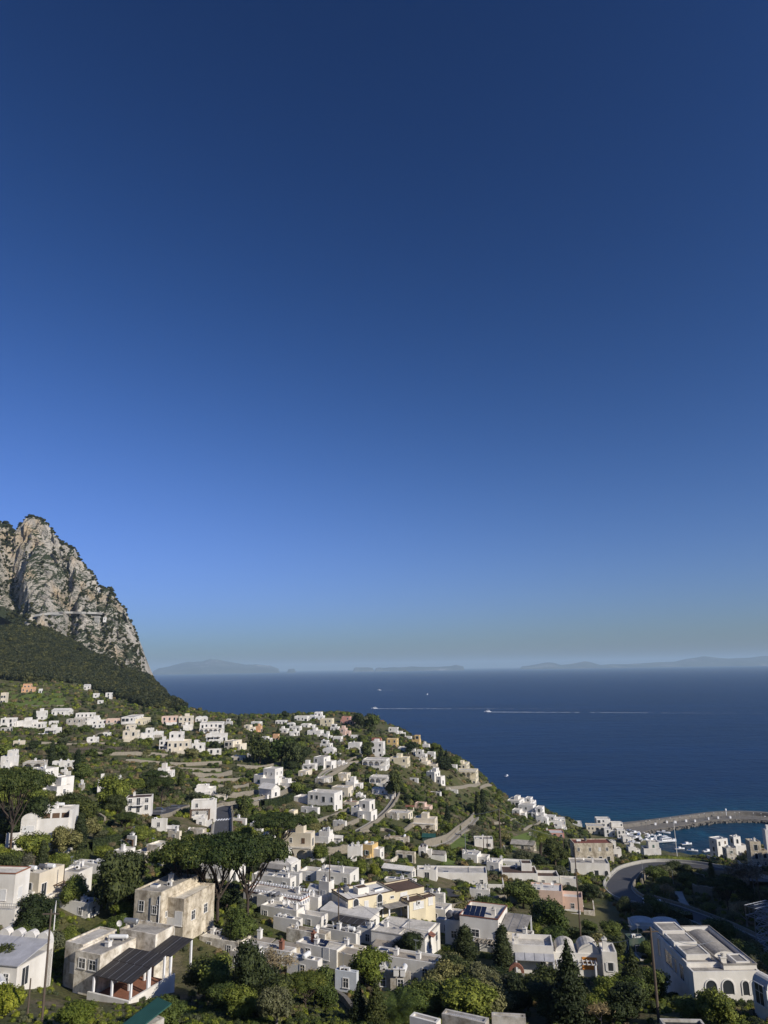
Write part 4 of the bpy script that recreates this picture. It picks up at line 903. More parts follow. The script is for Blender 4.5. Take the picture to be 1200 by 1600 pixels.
def s_greenroof(h, x0, y0, x1, y1, H_, col, roof):
    h.block(x0 + .4, y0 + .4, x1 - .4, y1 - .4, -5, H_ * .7, 'gr', 'rg', par=.05, win=None); h.slope(x0, y0, x1, y1, H_ * .78, H_ + .4, 'rn')

def s_sixwin(h, x0, y0, x1, y1, H_, col, roof):
    A = h.block(x0, y0, x1, y1, -4, H_, 'wh', 'rb', par=.1, win=None)
    for a in (.18, .5, .82):
        for z, k, hh in ((.3, 'door' if a == .5 else 'win', 2.0 if a == .5 else 1.4), (H_ * .55, 'door' if a == .5 else 'win', 1.9 if a == .5 else 1.3)): h.onface(A, 'F', a, z + (0 if hh > 1.8 else .6), k, 1.0, hh)
    h.onface(A, 'F', .5, H_ * .55, 'rail', 3.4, 1); h.onface(A, 'R', .5, H_ * .6, 'win', .9, 1.3); h.put('chimney', x0 + 2, y1 - 1.5, H_, 1, 1)
def s_plainroof(h, x0, y0, x1, y1, H_, col, roof):
    h.block(x0, y0, x1, y1, -5, H_, col, roof, par=.2, win=None)
ROWS = [
# the near row along the bottom, then up the picture
(-62,1450,84,1548,-14,s_scallop,'wh','rs','white house with grey sheet roof and scalloped arched gables'),
(86,1430,306,1566,-24,s_darkpergola,'cr','rd','weathered cream house with black panelled pergolas over tiled terrace',dict(r=.7,hmax=7.5,rmax=1.0)),
(-52,1352,48,1452,-8,s_shutters,'wh','rg','white two-storey house with closed white shutters at left edge',dict(hmax=9)),
(34,1352,96,1402,-18,'box','cr','rg','low house with worn grey flat roof behind shuttered house',dict(hmax=4)),
(78,1356,140,1406,-14,'cane','wh','rd','low dark shed roof on wooden posts beside white parapet',dict(hmax=4,cat='shed',name='shed')),
(96,1402,152,1436,-20,'box','wh','rs','tiny white shed with sheet roof below dark tree',dict(hmax=3.2,cat='shed',name='shed')),
(112,1342,182,1374,-16,'box','wh','rw','low white house with pale smooth terrace roof'),
(176,1322,222,1352,-20,'wing','wh','rg','small white house with blue tarp on its roof'),
(206,1354,334,1484,-20,s_stone,'st','rd','tall weathered stone house with peeling walls and grey roof',dict(r=.8,hmax=8.6,rmax=1.2)),
(204,1312,276,1356,-24,'three','ow','rg','cluster of worn white rooms stepping up left of pines',dict(hmax=5)),
(250,1290,280,1306,-20,'gable','wh','rw','small whitewashed hut with pitched roof'),
(280,1292,331,1314,-22,'three','ow','rw','whitewashed low house with cracked vaults left of steep street',dict(hmax=4.5)),
(304,1342,384,1384,-24,'box','wh','rg','white house half hidden behind umbrella pine trunks',dict(hmax=5.5,r=.6)),
(322,1456,462,1512,-24,s_flatold,'gr','rg','long grey flat-roofed house with dish and beige sheets',dict(hmax=4)),
(398,1366,458,1392,-24,'box','wh','rg','plain white box house behind scalloped parapet house',dict(hmax=4.5)),
(388,1384,488,1428,-28,s_crenel,'wh','rg','white house with scalloped tiles along its roof edges',dict(hmax=4.5)),
(414,1420,506,1452,-26,'wing','wh','rg','low roof terrace below scalloped roof with glass skylight',dict(hmax=3.5)),
(462,1462,566,1520,-28,s_side,'wh','rg','white side-lit house with brick chimney and terrace boxes',dict(hmax=5.5)),
(498,1414,586,1462,-28,s_whitepan,'wh','rw','white metal-roofed house with black panels in front',dict(hmax=4.5)),
(518,1368,664,1440,30,s_yellow,'ye','rw','long pale yellow villa with white roof and arched windows',dict(r=.42,hmax=7.5)),
(580,1430,688,1500,-24,s_slabs,'wh','rg','white house with slab roof and little red door awning',dict(hmax=6)),
(588,1482,684,1536,-22,'box','wh','rc','long shed with grey corrugated roof beside citrus trees',dict(hmax=4.5,cat='shed',name='shed')),
(586,1524,614,1548,-10,'box','gr','rs','small sheet-metal hut left of its twin',dict(hmax=2.9,cat='hut',name='hut')),
(612,1520,640,1552,-10,'box','gr','rs','larger sheet-metal hut among citrus trees',dict(hmax=2.9,cat='hut',name='hut')),
(526,1524,558,1552,-20,'box','bl','rs','blue grey tin hut beside bare almond tree',dict(hmax=2.9,cat='hut',name='hut')),
(716,1410,838,1500,-22,s_veranda,'wh','rg','white house with solar panels and grey-roofed veranda',dict(hmax=6.5,r=.7)),
(800,1458,968,1532,-9,s_lowvault,'wh','rg','long low house with grey vaults and front pergola',dict(hmax=5,r=.4)),
(1026,1452,1182,1570,0,s_bigwhite,'wh','rd','large white building with stepped roof slabs and front arches',dict(wm=8.6,dm=14.5,hm=4.6)),
(1172,1512,1230,1600,14,s_vaultend,'wh','rw','white barrel-vaulted house at lower right edge',dict(hmax=8,r=1)),
(980,1428,1066,1464,-8,'vault','wh','rw','low white house with curved ornate parapet above long building',dict(hmax=5.5)),
(978,1462,1008,1494,0,'box','dg','rn','dark green garden shed left of large white building',dict(hmax=3,cat='shed',name='shed')),
(640,1578,690,1650,-30,s_plainroof,'wh','rd','white-walled roof terrace with gas pipes at bottom edge',dict(hmax=4)),
(690,1578,766,1650,-26,s_plainroof,'gr','rs','grey sheet roof with rusty ridge at bottom edge',dict(hmax=2.8)),
(768,1584,824,1640,-8,s_plainroof,'gr','rc','collapsing cane roof behind bare vines',dict(hmax=2.9,cat='shed',name='shed')),
(180,1556,268,1660,-36,s_greenroof,'dg','rn','green sheet roof below black panelled terraces',dict(hmax=2.6)),
(1030,1588,1110,1660,-4,s_plainroof,'gr','rk','dark slatted roof by foot of leaning pole',dict(hmax=2.9,cat='shed',name='shed')),
# the band behind
(10,1250,126,1326,10,s_arched,'wh','rg','large white villa with vault, brown blinds and arched recess',dict(hmax=11,r=.55)),
(195,1239,240,1272,12,s_sixwin,'wh','rb','square white villa with brown roof and six windows',dict(hmax=7,r=.7)),
(59,1210,121,1244,-30,'three','wh','rg','stepped white villa with many terraces above arched villa',dict(hmax=10)),
(44,1197,92,1226,-22,'box','wh','rg','big plain white block above stepped villa',dict(hmax=8)),
(35,1187,75,1202,-12,'arch','gr','rg','low open arcade of grey arches above white block',dict(hmax=3.4)),
(81,1188,118,1200,-14,'box','wh','rw','low white-roofed house right of grey arcade',dict(hmax=3.4)),
(0,1171,31,1196,-14,'stepr','wh','rg','white house with balconies at left edge above pine',dict(hmax=8)),
(0,1190,16,1205,-10,'box','wh','rg','small white annex at left edge behind umbrella pine'),
(151,1216,170,1243,24,'tower','wh','rg','narrow white tower house among dark trees',dict(hmax=9)),
(178,1216,191,1226,-20,'box','wh','rg','tiny white hut behind dark round trees'),
(122,1227,133,1237,-20,'box','gr','rg','tiny grey-white hut right of stepped villa'),
(246,1198,274,1215,-20,'wing','wh','rr','low white cottage with red roof below terrace walls'),
(304,1224,338,1242,-12,'stepl','wh','rw','white cottage with blue-grey base on terraces',dict(hmax=6)),
(296,1247,339,1280,-12,'cane','wh','rg','flat-roofed house with timber pergola beside steep street',dict(hmax=5.5)),
(391,1197,450,1232,-26,'three','wh','rg','large white hillside villa in stacked cubes',dict(hmax=10)),
(404,1222,438,1252,-34,'gable','wh','rw','white gabled wing with outdoor stair',dict(hmax=8)),
(436,1215,462,1234,-24,'stepl','wh','rw','white terraced wing right of stacked cube villa'),
(456,1231,535,1268,-22,'wingl','wh','rg','long two-storey white hotel with dark awning',dict(hmax=7.5,r=.35)),
(436,1271,476,1297,-26,'box','ye','rw','pale yellow flat house behind umbrella pine',dict(hmax=6)),
(545,1247,593,1284,-26,'three','wh','rg','white house with curved balconies and outside stairs',dict(hmax=9)),
(536,1250,562,1264,-20,'box','cr','rt','small cream house with red awning',dict(hmax=3.5)),
(518,1226,552,1248,-20,'box','cr','rg','old beige house left of courtyard',dict(hmax=6)),
(540,1218,568,1234,-20,'wing','wh','rw','white roofed house behind old beige one'),
(577,1210,610,1232,-16,'arch2','wh','rg','white villa with upper loggia left of dark cypress',dict(hmax=7)),
(579,1229,618,1252,-14,'porch','wh','rg','white villa with dark porch below loggia villa',dict(hmax=7)),
(566,1183,609,1205,-14,'arch2','wh','rg','white palazzo with rows of arched loggias',dict(hmax=8)),
(609,1181,641,1200,-14,'box','ye','rg','plain yellow block joined to white palazzo',dict(hmax=7)),
(579,1158,602,1184,-12,'tower','wh','rg','three-storey white tower above palazzo',dict(hmax=11)),
(604,1153,623,1169,-16,'box','yb','rg','bright yellow cube house on ridge'),
(581,1152,597,1162,-14,'gable','ro','rr','red-roofed pink house on ridge'),
(643,1148,658,1166,-18,'stepr','yb','rg','golden yellow house at cliff edge with white side'),
(649,1171,668,1188,-20,'stepl','wh','rw','small white house below golden yellow one'),
(667,1174,681,1186,-20,'box','wh','rw','white cube at cliff edge beside dark pines'),
(646,1187,686,1203,-16,'wing','cr','rg','long cream house below ridge road'),
(666,1203,696,1227,-34,'wing','wh','rw','white house with bright square gable wall',dict(hmax=8)),
(699,1194,715,1206,-16,'box','wh','rd','white hut with dark roof left of yellow villa'),
(713,1200,748,1228,-16,'arch2','ye','rg','yellow cliff-edge villa with white arcade base',dict(hmax=11)),
(713,1190,734,1208,-16,'tower','ye','rg','small yellow tower house behind cliff-edge villa',dict(hmax=6)),
(544,1159,566,1172,-14,'box','wh','rg','low white villa between pines on ridge'),
(500,1156,520,1170,-16,'stepl','wh','rg','white terraced cottage above olive grove'),
(504,1166,526,1180,-16,'vault','wh','rw','white domed cottage below terraced cottage'),
(490,1180,526,1203,-24,'wing','wh','rd','white modern house with open dark terrace',dict(hmax=7)),
(472,1192,496,1206,-14,'arch','wh','rg','white arcade cottage at stone wall'),
(480,1140,506,1151,-14,'box','wh','rg','long white house under ridge top'),
(505,1146,520,1156,-14,'wing','wh','rw','small white house right of long white one'),
(483,1112,509,1125,-10,'three','wb','rw','white three-storey hotel on the skyline',dict(hmax=11)),
(500,1122,522,1136,-12,'box','ye','rw','pale yellow house below skyline hotel'),
(516,1131,531,1142,-14,'stepl','wh','rw','white cottage below pale yellow skyline house'),
(530,1137,549,1151,-14,'wing','pk','rw','pinkish white house above olive trees'),
(532,1119,556,1132,-14,'stepl','ro','rr','pink red-trimmed villa on skyline'),
(460,1118,484,1127,-10,'box','wh','rw','long white skyline house left of hotel'),
(430,1125,450,1132,-10,'box','wh','rw','low white house at left end of ridge'),
(448,1128,462,1136,-10,'vault','wh','rw','white vaulted hut on ridge'),
(392,1127,410,1135,-12,'box','wh','rw','small white house on ridge beside dark conifer'),
(381,1132,400,1144,-12,'wing','cr','rg','beige house below ridge conifer'),
(398,1134,410,1144,-12,'box','lo','rg','orange house right of beige one'),
(426,1147,437,1159,-12,'ruin','lo','rd','roofless orange ruin among trees'),
(607,1136,623,1148,-12,'box','wh','rw','white house at seaward edge of ridge'),
(620,1142,634,1150,-12,'wing','wh','rw','low white house beside ridge edge villa'),
(352,1123,364,1134,-12,'stepl','wh','rw','small white house left of skyline conifer'),
(305,1118,325,1129,-12,'vault','wh','rw','white vaulted house on left ridge'),
(311,1127,351,1146,-10,'arch','wh','rg','white villa with open arcade left of ridge',dict(hmax=7)),
(320,1145,356,1159,-12,'porch','wh','rg','white villa with deep shady porch'),
(350,1155,386,1174,-20,'wing','cr','rg','cream house with lower white wing',dict(hmax=6)),
(299,1160,321,1172,-12,'box','wh','rg','low white house right of cream white mansion'),
(261,1142,300,1176,-10,'stepl','cr','rg','tall mansion with white top and cream base',dict(c2='wh',hmax=11)),
(247,1155,268,1174,-12,'porch','wh','rr','white house with red awning left of mansion'),
(279,1118,303,1134,4,'box','cr','rg','cream house with single arch at forest foot'),
(252,1118,279,1132,-6,'box','pk','rg','pink flat house at forest foot'),
(189,1115,236,1134,-12,'wing','wh','rg','long white house with yellow arches',dict(c2='ye',hmax=6)),
(219,1137,242,1156,-14,'stepr','wh','rw','white two-storey house with dark doors'),
(191,1140,219,1158,-12,'box','cr','rg','old cream house beside white two-storey one'),
(165,1122,188,1132,-10,'box','pk','rg','low salmon house among trees'),
(135,1121,167,1133,-12,'wing','wh','rg','low white house left of salmon one'),
(116,1113,150,1128,-10,'arch','wh','rg','white house with dark loggia under meadow'),
(103,1122,134,1136,-12,'box','gr','rg','grey weathered house below loggia house'),
(80,1106,115,1119,-14,'gable','wh','rw','long white barn-like house with pitched white roof'),
(54,1110,75,1126,-12,'box','wh','rw','white cube house between dark trees'),
(25,1124,74,1138,-10,'wing','wh','rg','long low white house at left'),
(0,1121,28,1136,-8,'box','wh','rg','white flat house at far left'),
(67,1136,97,1149,-14,'porch','wh','rg','white bungalow with terrace roof'),
(135,1151,155,1161,-10,'box','wh','rw','tiny white cottage in orchard'),
(37,1068,61,1082,-8,'stepl','lo','rg','tan villa high on green meadow'),
(60,1076,67,1083,-8,'box','wh','rw','white annex beside tan meadow villa'),
(0,1081,14,1099,-4,'ruin','cr','rg','cream building frame with open bays at far left',dict(hmax=9)),
(131,1069,143,1077,-10,'gable','wh','rw','white hut highest at forest edge'),
(145,1083,156,1090,-10,'box','wh','rw','small white house at forest edge, lower left of pair'),
(164,1082,176,1091,-10,'box','wh','rw','small white house at forest edge, right of pair'),
(152,1094,162,1100,-10,'box','wh','rg','tiny white house below forest-edge pair'),
# low roofs and small houses packed between the larger ones
(176,1372,214,1392,-20,'box','wh','rg','patch of grey roof just left of stone house',dict(hmax=2.6)),
(236,1318,272,1338,-26,'vault','wh','rw','cracked white vault among worn rooms',dict(hmax=3.4)),
(196,1312,214,1326,-26,'cane','wh','rb','tiny terrace with brown awning beside blue tarp house',dict(hmax=2.6)),
(262,1300,284,1316,-22,'box','cr','rk','low hut with black net roof',dict(hmax=2.6)),
(108,1360,136,1376,-16,'box','wh','rg','low roof slab right of dark shed roof',dict(hmax=2.6)),
(236,1284,262,1296,-16,'box','wh','rd','small garden house below square white villa',dict(hmax=2.6)),
(408,1352,446,1372,-26,'gable','wh','rd','grey tent-like roof beside vaulted cottage',dict(hmax=3.4)),
(438,1364,470,1384,-24,'box','wh','rg','low flat roof between scalloped house and tall chimneys',dict(hmax=2.8)),
(484,1382,502,1408,-28,'gable','wb','rw','bright white gabled shed left of yellow villa',dict(hmax=3.6)),
(498,1372,522,1414,-30,'box','wh','rw','white side building attached left of yellow villa',dict(hmax=5.5)),
(466,1402,500,1424,-28,'box','wh','rd','dark flat roof between scalloped and white sheds',dict(hmax=2.6)),
(430,1436,470,1462,-26,'box','wh','rg','roof terrace with rusty railings',dict(hmax=2.6)),
(668,1412,722,1446,-24,'wing','wh','rg','low worn white roofs right of yellow villa',dict(hmax=3.4)),
(684,1436,716,1462,-24,'box','wh','rg','low worn roof left of solar panel house',dict(hmax=2.8)),
(560,1452,592,1478,-24,'box','wh','rk','black-roofed passage left of slab roof house',dict(hmax=2.6)),
(452,1500,500,1532,-26,'box','wh','rc','cane-covered terrace roof in lower garden',dict(hmax=2.8)),
(362,1500,420,1524,-22,'box','gr','rg','lower grey roof step before long grey house',dict(hmax=2.9)),
(604,1380,648,1394,-18,'box','wh','rw','low white terrace behind yellow villa',dict(hmax=2.6)),
(654,1320,676,1342,-14,'wing','wh','rr','shabby white cottage with brick-red door',dict(hmax=4)),
(676,1326,698,1346,-22,'gable','gr','rd','grey ramshackle barn beside shabby cottage',dict(hmax=4)),
(722,1328,748,1344,-22,'box','wh','rd','dark patched roof at left of white-roofed row',dict(hmax=2.6)),
(760,1340,786,1364,-24,'box','wh','rw','white passage roof beside red-trimmed house',dict(hmax=2.6)),
(654,1356,682,1376,-10,'box','wh','rg','low wing at left end of red-trimmed house',dict(hmax=4)),
(520,1306,536,1320,-20,'gable','wb','rw','white parasol-like tent roof near stone wall',dict(hmax=2.6)),
(498,1300,520,1318,-18,'box','wh','rg','small white annex by cream arched villa garden',dict(hmax=4)),
(604,1268,624,1282,-20,'box','gr','rg','covered pool terrace left of low cream house',dict(hmax=2.6)),
(600,1310,640,1322,-10,'box','st','rt','small stone shed with red tiles in vines',dict(hmax=2.6)),
(618,1334,650,1350,-20,'ruin','st','rd','roofless stone ruin in vineyard'),
(528,1206,548,1220,-20,'box','cr','rg','small cream annex above old beige house',dict(hmax=3.4)),
(492,1210,520,1226,-22,'box','gr','rg','low grey roof beside climbing lane',dict(hmax=2.6)),
(556,1238,572,1252,-20,'wing','wh','rg','narrow white house left of dark porch villa',dict(hmax=4)),
(466,1200,488,1214,-18,'box','cr','rg','cream ruin by grove wall',dict(hmax=2.6)),
(452,1134,472,1142,-12,'box','wh','rd','grey-roofed house on skyline slope'),
(470,1130,494,1138,-12,'wing','wh','rg','long grey roof below skyline house',dict(hmax=4)),
(452,1142,468,1150,-12,'box','wh','rw','white hut in upper olive grove'),
(408,1150,426,1160,-12,'wing','wh','rg','small white house near orange ruin'),
(436,1138,452,1146,-12,'box','wh','rw','white hut above orange ruin'),
(520,1150,536,1160,-14,'box','wh','rw','white cottage under pinkish house'),
(548,1148,562,1156,-12,'box','wh','rg','low white hut right of pinkish house'),
(562,1168,584,1180,-14,'box','wh','rg','white garden house left of tall tower'),
(622,1166,644,1178,-16,'wing','wh','rw','white house under bright yellow cube'),
(632,1150,644,1158,-16,'box','wh','rw','white cube left of golden yellow house'),
(660,1162,672,1172,-18,'box','wh','rw','white kiosk house at sea edge'),
(640,1170,650,1180,-18,'tower','wh','rw','slim white house on ridge edge'),
(526,1188,544,1200,-20,'wing','wh','rg','white house by posts wall'),
(640,1216,654,1224,-24,'box','wh','rw','white hut in trees on right slope'),
(672,1236,690,1246,-24,'box','wh','rg','low white shed on dark right slope',dict(hmax=2.6)),
(700,1234,716,1242,-20,'box','wh','rg','white terrace building under cliff-edge arcade',dict(hmax=2.6)),
(360,1180,384,1190,-16,'box','cr','rg','small cream hut at terrace end',dict(hmax=2.6)),
(386,1176,402,1186,-16,'wing','wh','rg','white hut left of big grove'),
(324,1170,346,1178,-12,'box','wh','rg','long low shed in upper orchard',dict(hmax=2.6)),
(100,1126,122,1136,-12,'cane','gr','rg','grey cottage with vine pergola'),
(144,1130,164,1138,-12,'box','wh','rg','white terrace house under loggia house'),
(76,1126,92,1134,-12,'box','wh','rw','white outhouse right of long low white house'),
(0,1136,20,1144,-10,'box','gr','rg','grey outhouse at far left'),
(196,1132,214,1140,-12,'box','cr','rg','cream outhouse under yellow arches'),
(286,1132,302,1140,-8,'box','wh','rw','white shed under single arch house'),
(240,1142,256,1152,-12,'box','wh','rg','white shed right of two-storey house'),
(160,1144,174,1152,-12,'box','wh','rg','white hut on orchard path'),
(20,1158,40,1166,-10,'box','cr','rg','pale shed on left terrace',dict(hmax=2.6)),
(94,1204,112,1214,-18,'wing','wh','rg','white house between two big white villas'),
(84,1214,104,1226,-20,'wing','wh','rd','dark-canopied white terrace house'),
(836,1242,852,1258,-24,'box','wb','rw','small white house on top of seaside cluster',dict(hmax=6)),
(818,1244,838,1262,-26,'stepl','wb','rw','stepped white house in upper seaside cluster',dict(hmax=6)),
(800,1262,824,1280,-26,'wing','wh','rg','white house at landward side of seaside cluster',dict(hmax=6)),
(838,1272,858,1290,-24,'vault','wb','rw','white vaulted house in middle of seaside cluster',dict(hmax=6)),
(866,1288,886,1302,-16,'wing','wb','rg','white house by seafront cafe',dict(hmax=6)),
(826,1300,846,1312,-20,'box','wh','rg','white walled shed above palm',dict(hmax=3.4)),
(894,1282,910,1296,-12,'box','wb','rw','small white beach house',dict(hmax=5)),
(942,1292,962,1308,-8,'wing','wb','rg','white harbour house behind cream warehouse',dict(hmax=8)),
(962,1294,978,1310,-6,'box','wh','rw','narrow white harbour house',dict(hmax=8)),
(970,1304,992,1318,-6,'wing','wh','rg','low white harbour shed among boats',dict(hmax=5)),
(978,1320,1002,1338,-4,'wing','wh','rg','grey-roofed house left of boathouse',dict(hmax=7)),
(1128,1322,1152,1346,6,'box','gr','rg','shaded grey house in front of harbour-side whites',dict(hmax=9)),
(1150,1296,1168,1318,6,'box','wb','rw','white roof hut behind harbour-side whites',dict(hmax=9)),
(1176,1296,1196,1318,4,'box','wh','rw','white terrace left of bright tower',dict(hmax=9)),
(452,1456,512,1486,-26,'box','ow','rc','beige sheet roof between grey roofs and black panels',dict(hmax=2.6)),
(506,1462,560,1484,-28,'box','wh','rk','low black panelled terrace before white metal roof',dict(hmax=2.6)),
(508,1478,568,1512,-26,'box','cr','rg','pale concrete roof slab over cream wall',dict(hmax=3.4)),
(404,1404,440,1424,-26,'box','wh','rg','narrow roof strip below scalloped roof',dict(hmax=2.6)),
(556,1400,584,1422,-26,'box','wh','rw','white walled patio beneath yellow villa',dict(hmax=2.6)),
(664,1396,694,1416,-22,'box','wh','rg','low garden roof right behind yellow villa',dict(hmax=2.6)),
(736,1392,764,1408,-18,'box','wh','rd','low tool shed above solar panel house',dict(hmax=2.6)),
(876,1372,900,1388,-12,'box','wh','rg','white outbuilding between pink villa and sloping-roof villa',dict(hmax=2.8)),
(340,1318,380,1334,-24,'box','wh','rg','low white roof behind tops of umbrella pines',dict(hmax=2.8)),
(390,1288,412,1302,-24,'box','wh','rd','small dark-roofed house above white cube',dict(hmax=3)),
(356,1282,386,1294,-20,'cane','wh','rg','garden pergola house right of steep street',dict(hmax=3)),
(306,1284,332,1294,-20,'wing','wh','rg','white terrace strip left of steep street',dict(hmax=3)),
(520,1284,542,1296,-24,'box','wh','rg','low white wing below curved balconies',dict(hmax=3)),
(470,1262,500,1274,-24,'box','wh','rd','shaded white veranda under long hotel',dict(hmax=3)),
# right-hand slope
(646,1252,676,1270,-18,'stepl','pk','rg','peach villa with palm and blue pool cover',dict(hmax=7)),
(604,1264,645,1282,-18,'box','cr','rg','low cream house left of peach villa'),
(634,1257,647,1268,-18,'gable','cr','rt','small terracotta-roofed house left of peach villa'),
(644,1274,684,1302,-18,'arch','cr','rg','cream house with arcaded ground floor',dict(hmax=7)),
(660,1300,681,1319,-10,'gable','dg','rn','dark green tarpaulin shed',dict(cat='shed',name='shed')),
(440,1296,492,1346,-14,'arch','cr','rg','cream villa with round arches behind umbrella pine',dict(hmax=9,r=.6)),
(486,1294,522,1322,-20,'step','wh','rg','white annex right of arched cream villa',dict(hmax=6)),
(397,1303,431,1333,-30,'box','wh','rg','white cube house left of arched cream villa',dict(hmax=6.5)),
(420,1334,470,1370,-22,'vault','wh','rw','white vaulted cottage with columned porch',dict(hmax=6)),
(543,1319,567,1344,-8,'box','wh','rg','small white house with two windows',dict(hmax=6,r=.6)),
(565,1314,601,1344,-24,'wing','yb','rg','orange-fronted house right of small white one',dict(c2='wh',hmax=7)),
(598,1346,650,1374,-26,'gable','wh','rw','white house with shallow pitched roof',dict(hmax=5)),
(470,1352,554,1384,-20,'wingl','wh','rg','low white house with tall chimneys behind yellow villa',dict(hmax=4.5,r=.5)),
(650,1352,762,1390,-6,'box','wh','rg','long white house with red-trimmed roof edge',dict(hmax=5,r=.3)),
(722,1328,766,1352,-22,'wing','wh','rg','low white house behind long red-trimmed house',dict(hmax=4)),
(740,1306,771,1328,-4,'box','wh','rd','small white house with roof trellis',dict(hmax=5)),
(765,1340,816,1362,-16,'box','wh','rw','long low white-roofed house',dict(hmax=3.5,r=.5)),
(782,1352,876,1388,-6,'wing','wh','rb','white house with brown roof and green shutters',dict(hmax=5,r=.45)),
(828,1378,912,1428,-14,'wing','pk','rw','pale pink villa with white roof on lawn edge',dict(hmax=6,r=.5)),
(888,1340,954,1372,-8,'box','wh','rd','white villa with dark sloping roof near hairpin',dict(hmax=5.5,r=.5)),
(890,1310,960,1350,-2,'box','st','rr','old stone house with balcony above hairpin road',dict(hmax=9,r=.5)),
(948,1312,972,1344,-4,'stepl','wh','rw','white house joined right of old stone house',dict(hmax=8)),
(798,1308,838,1332,-20,'gable','st','rd','ruined stone barn left of palm',dict(hmax=5)),
(844,1282,884,1300,-14,'arch','wh','rg','white seafront house with porch and red shutters'),
(850,1296,882,1310,-8,'box','ro','rw','low red and white cafe pavilion',dict(hmax=3.5,cat='cafe')),
(792,1245,832,1268,-26,'wing','wh','rg','highest white house of seaside cluster',dict(hmax=7)),
(808,1254,838,1278,-26,'arch','wb','rg','white seaside house with pointed arches',dict(hmax=8)),
(828,1258,856,1286,-26,'three','wb','rw','tall white seaside house with roof tanks',dict(hmax=9)),
(850,1272,878,1290,-24,'stepl','wb','rw','white seaside house lowest in its cluster',dict(hmax=7)),
(862,1276,884,1294,-10,'box','wb','rw','white cube house nearest the waterline'),
(904,1276,930,1292,-12,'wing','wh','rg','grey-roofed harbour house by the beach',dict(hmax=8)),
(914,1286,946,1304,-10,'box','cr','rg','cream harbour warehouse beside tall white palace',dict(hmax=8)),
(929,1276,955,1298,-6,'box','wb','rg','tall white harbour palace',dict(hmax=13)),
(953,1283,975,1300,-6,'arch','wh','rg','arcaded harbour house at breakwater root',dict(hmax=8)),
(1000,1312,1034,1340,-6,'stepr','wh','rd','white boathouse with dark upper terrace',dict(hmax=8,Y=395)),
(1107,1306,1140,1342,18,'box','wh','rw','white house with shaded side above harbour',dict(hmax=12,r=.8)),
(1138,1304,1170,1340,10,'stepl','wh','rw','white house with roof terrace above harbour',dict(hmax=12)),
(1164,1310,1204,1356,-8,'wing','st','rg','beige stone block at right edge above harbour',dict(hmax=13)),
(1190,1294,1216,1330,-6,'tower','wb','rw','bright white tower cut by right edge',dict(hmax=13)),
]
for row in ROWS: make_house(row).t['group'] = 'houses on the hillside'
# ---------------------------------------------------------------- roads, walls, harbour, poles
def keep_line(P, r):
    for i in range(len(P) - 1):
        a, b_ = P[i], P[i + 1]; L = math.hypot(b_[0] - a[0], b_[1] - a[1]); n = max(1, int(L / r))
        for k in range(n + 1): KEEP.append((a[0] + (b_[0] - a[0]) * k / n, a[1] + (b_[1] - a[1]) * k / n, r))
def smooth(P, n=6):
    P = [np.array(p, float) for p in P]; out = []
    for i in range(len(P) - 1):
        p0, p1, p2, p3 = P[max(i - 1, 0)], P[i], P[i + 1], P[min(i + 2, len(P) - 1)]
        for k in range(n):
            t = k / n; out.append(.5 * ((2 * p1) + (-p0 + p2) * t + (2 * p0 - 5 * p1 + 4 * p2 - p3) * t * t + (-p0 + 3 * p1 - 3 * p2 + p3) * t ** 3))
    return out + [P[-1]]
def road(name, px, width, mat='asphalt', lift=.2, walls=(None, None), kerb=True, lines=False):
    P = [ground(*p)[:2] for p in px]; P = smooth(P, 8); n = len(P); Ls, Rs = [], []
    N_ = []
    for i in range(n):
        d = P[min(i + 1, n - 1)] - P[max(i - 1, 0)]; d = d / (np.linalg.norm(d) + 1e-9); N_.append(np.array([-d[1], d[0]]))
    zc = np.array([max(float(H(np.array([P[i][0] + N_[i][0] * s * width / 2]), np.array([P[i][1] + N_[i][1] * s * width / 2]))[0]) for s in (-1, -.5, 0, .5, 1)) for i in range(n)])
    k = np.ones(9) / 9; zp = np.pad(zc, 4, 'edge'); zc = np.maximum(np.convolve(zp, k, 'valid'), zc - .2) + lift
    def off(i, s, dz): return (P[i][0] + N_[i][0] * s, P[i][1] + N_[i][1] * s, zc[i] + dz)
    b = MB(); h = width / 2
    for i in range(n - 1):
        b.face([off(i, -h, 0), off(i + 1, -h, 0), off(i + 1, h, 0), off(i, h, 0)], mat)
        for s in (-1, 1):
            b.face([off(i, s * h, 0), off(i + 1, s * h, 0), off(i + 1, s * h, -5), off(i, s * h, -5)], 'stone', s > 0)
            if kerb: 
                a0, a1 = s * (h - .5), s * (h + .02)
                b.face([off(i, a0, .12), off(i + 1, a0, .12), off(i + 1, a1, .12), off(i, a1, .12)], 'concrete', s < 0); b.face([off(i, a0, 0), off(i + 1, a0, 0), off(i + 1, a0, .12), off(i, a0, .12)], 'concrete')
    o = tag(b.build(name), kind='structure')
    for s, w in zip((-1, 1), walls):
        if not w: continue
        hh, m_, lab = w; c = MB(); a0, a1 = s * (h + .03), s * (h + .38)
        for i in range(n - 1):
            c.face([off(i, a0, -.3), off(i + 1, a0, -.3), off(i + 1, a0, hh), off(i, a0, hh)], m_); c.face([off(i, a1, -3.5), off(i + 1, a1, -3.5), off(i + 1, a1, hh), off(i, a1, hh)], m_); c.face([off(i, a0, hh), off(i + 1, a0, hh), off(i + 1, a1, hh), off(i, a1, hh)], m_)
        tag(c.build('road_wall'), lab, 'wall', 'walls along the roads')
    keep_line([tuple(p) for p in P[::3]], width * .62); return P, N_, zc
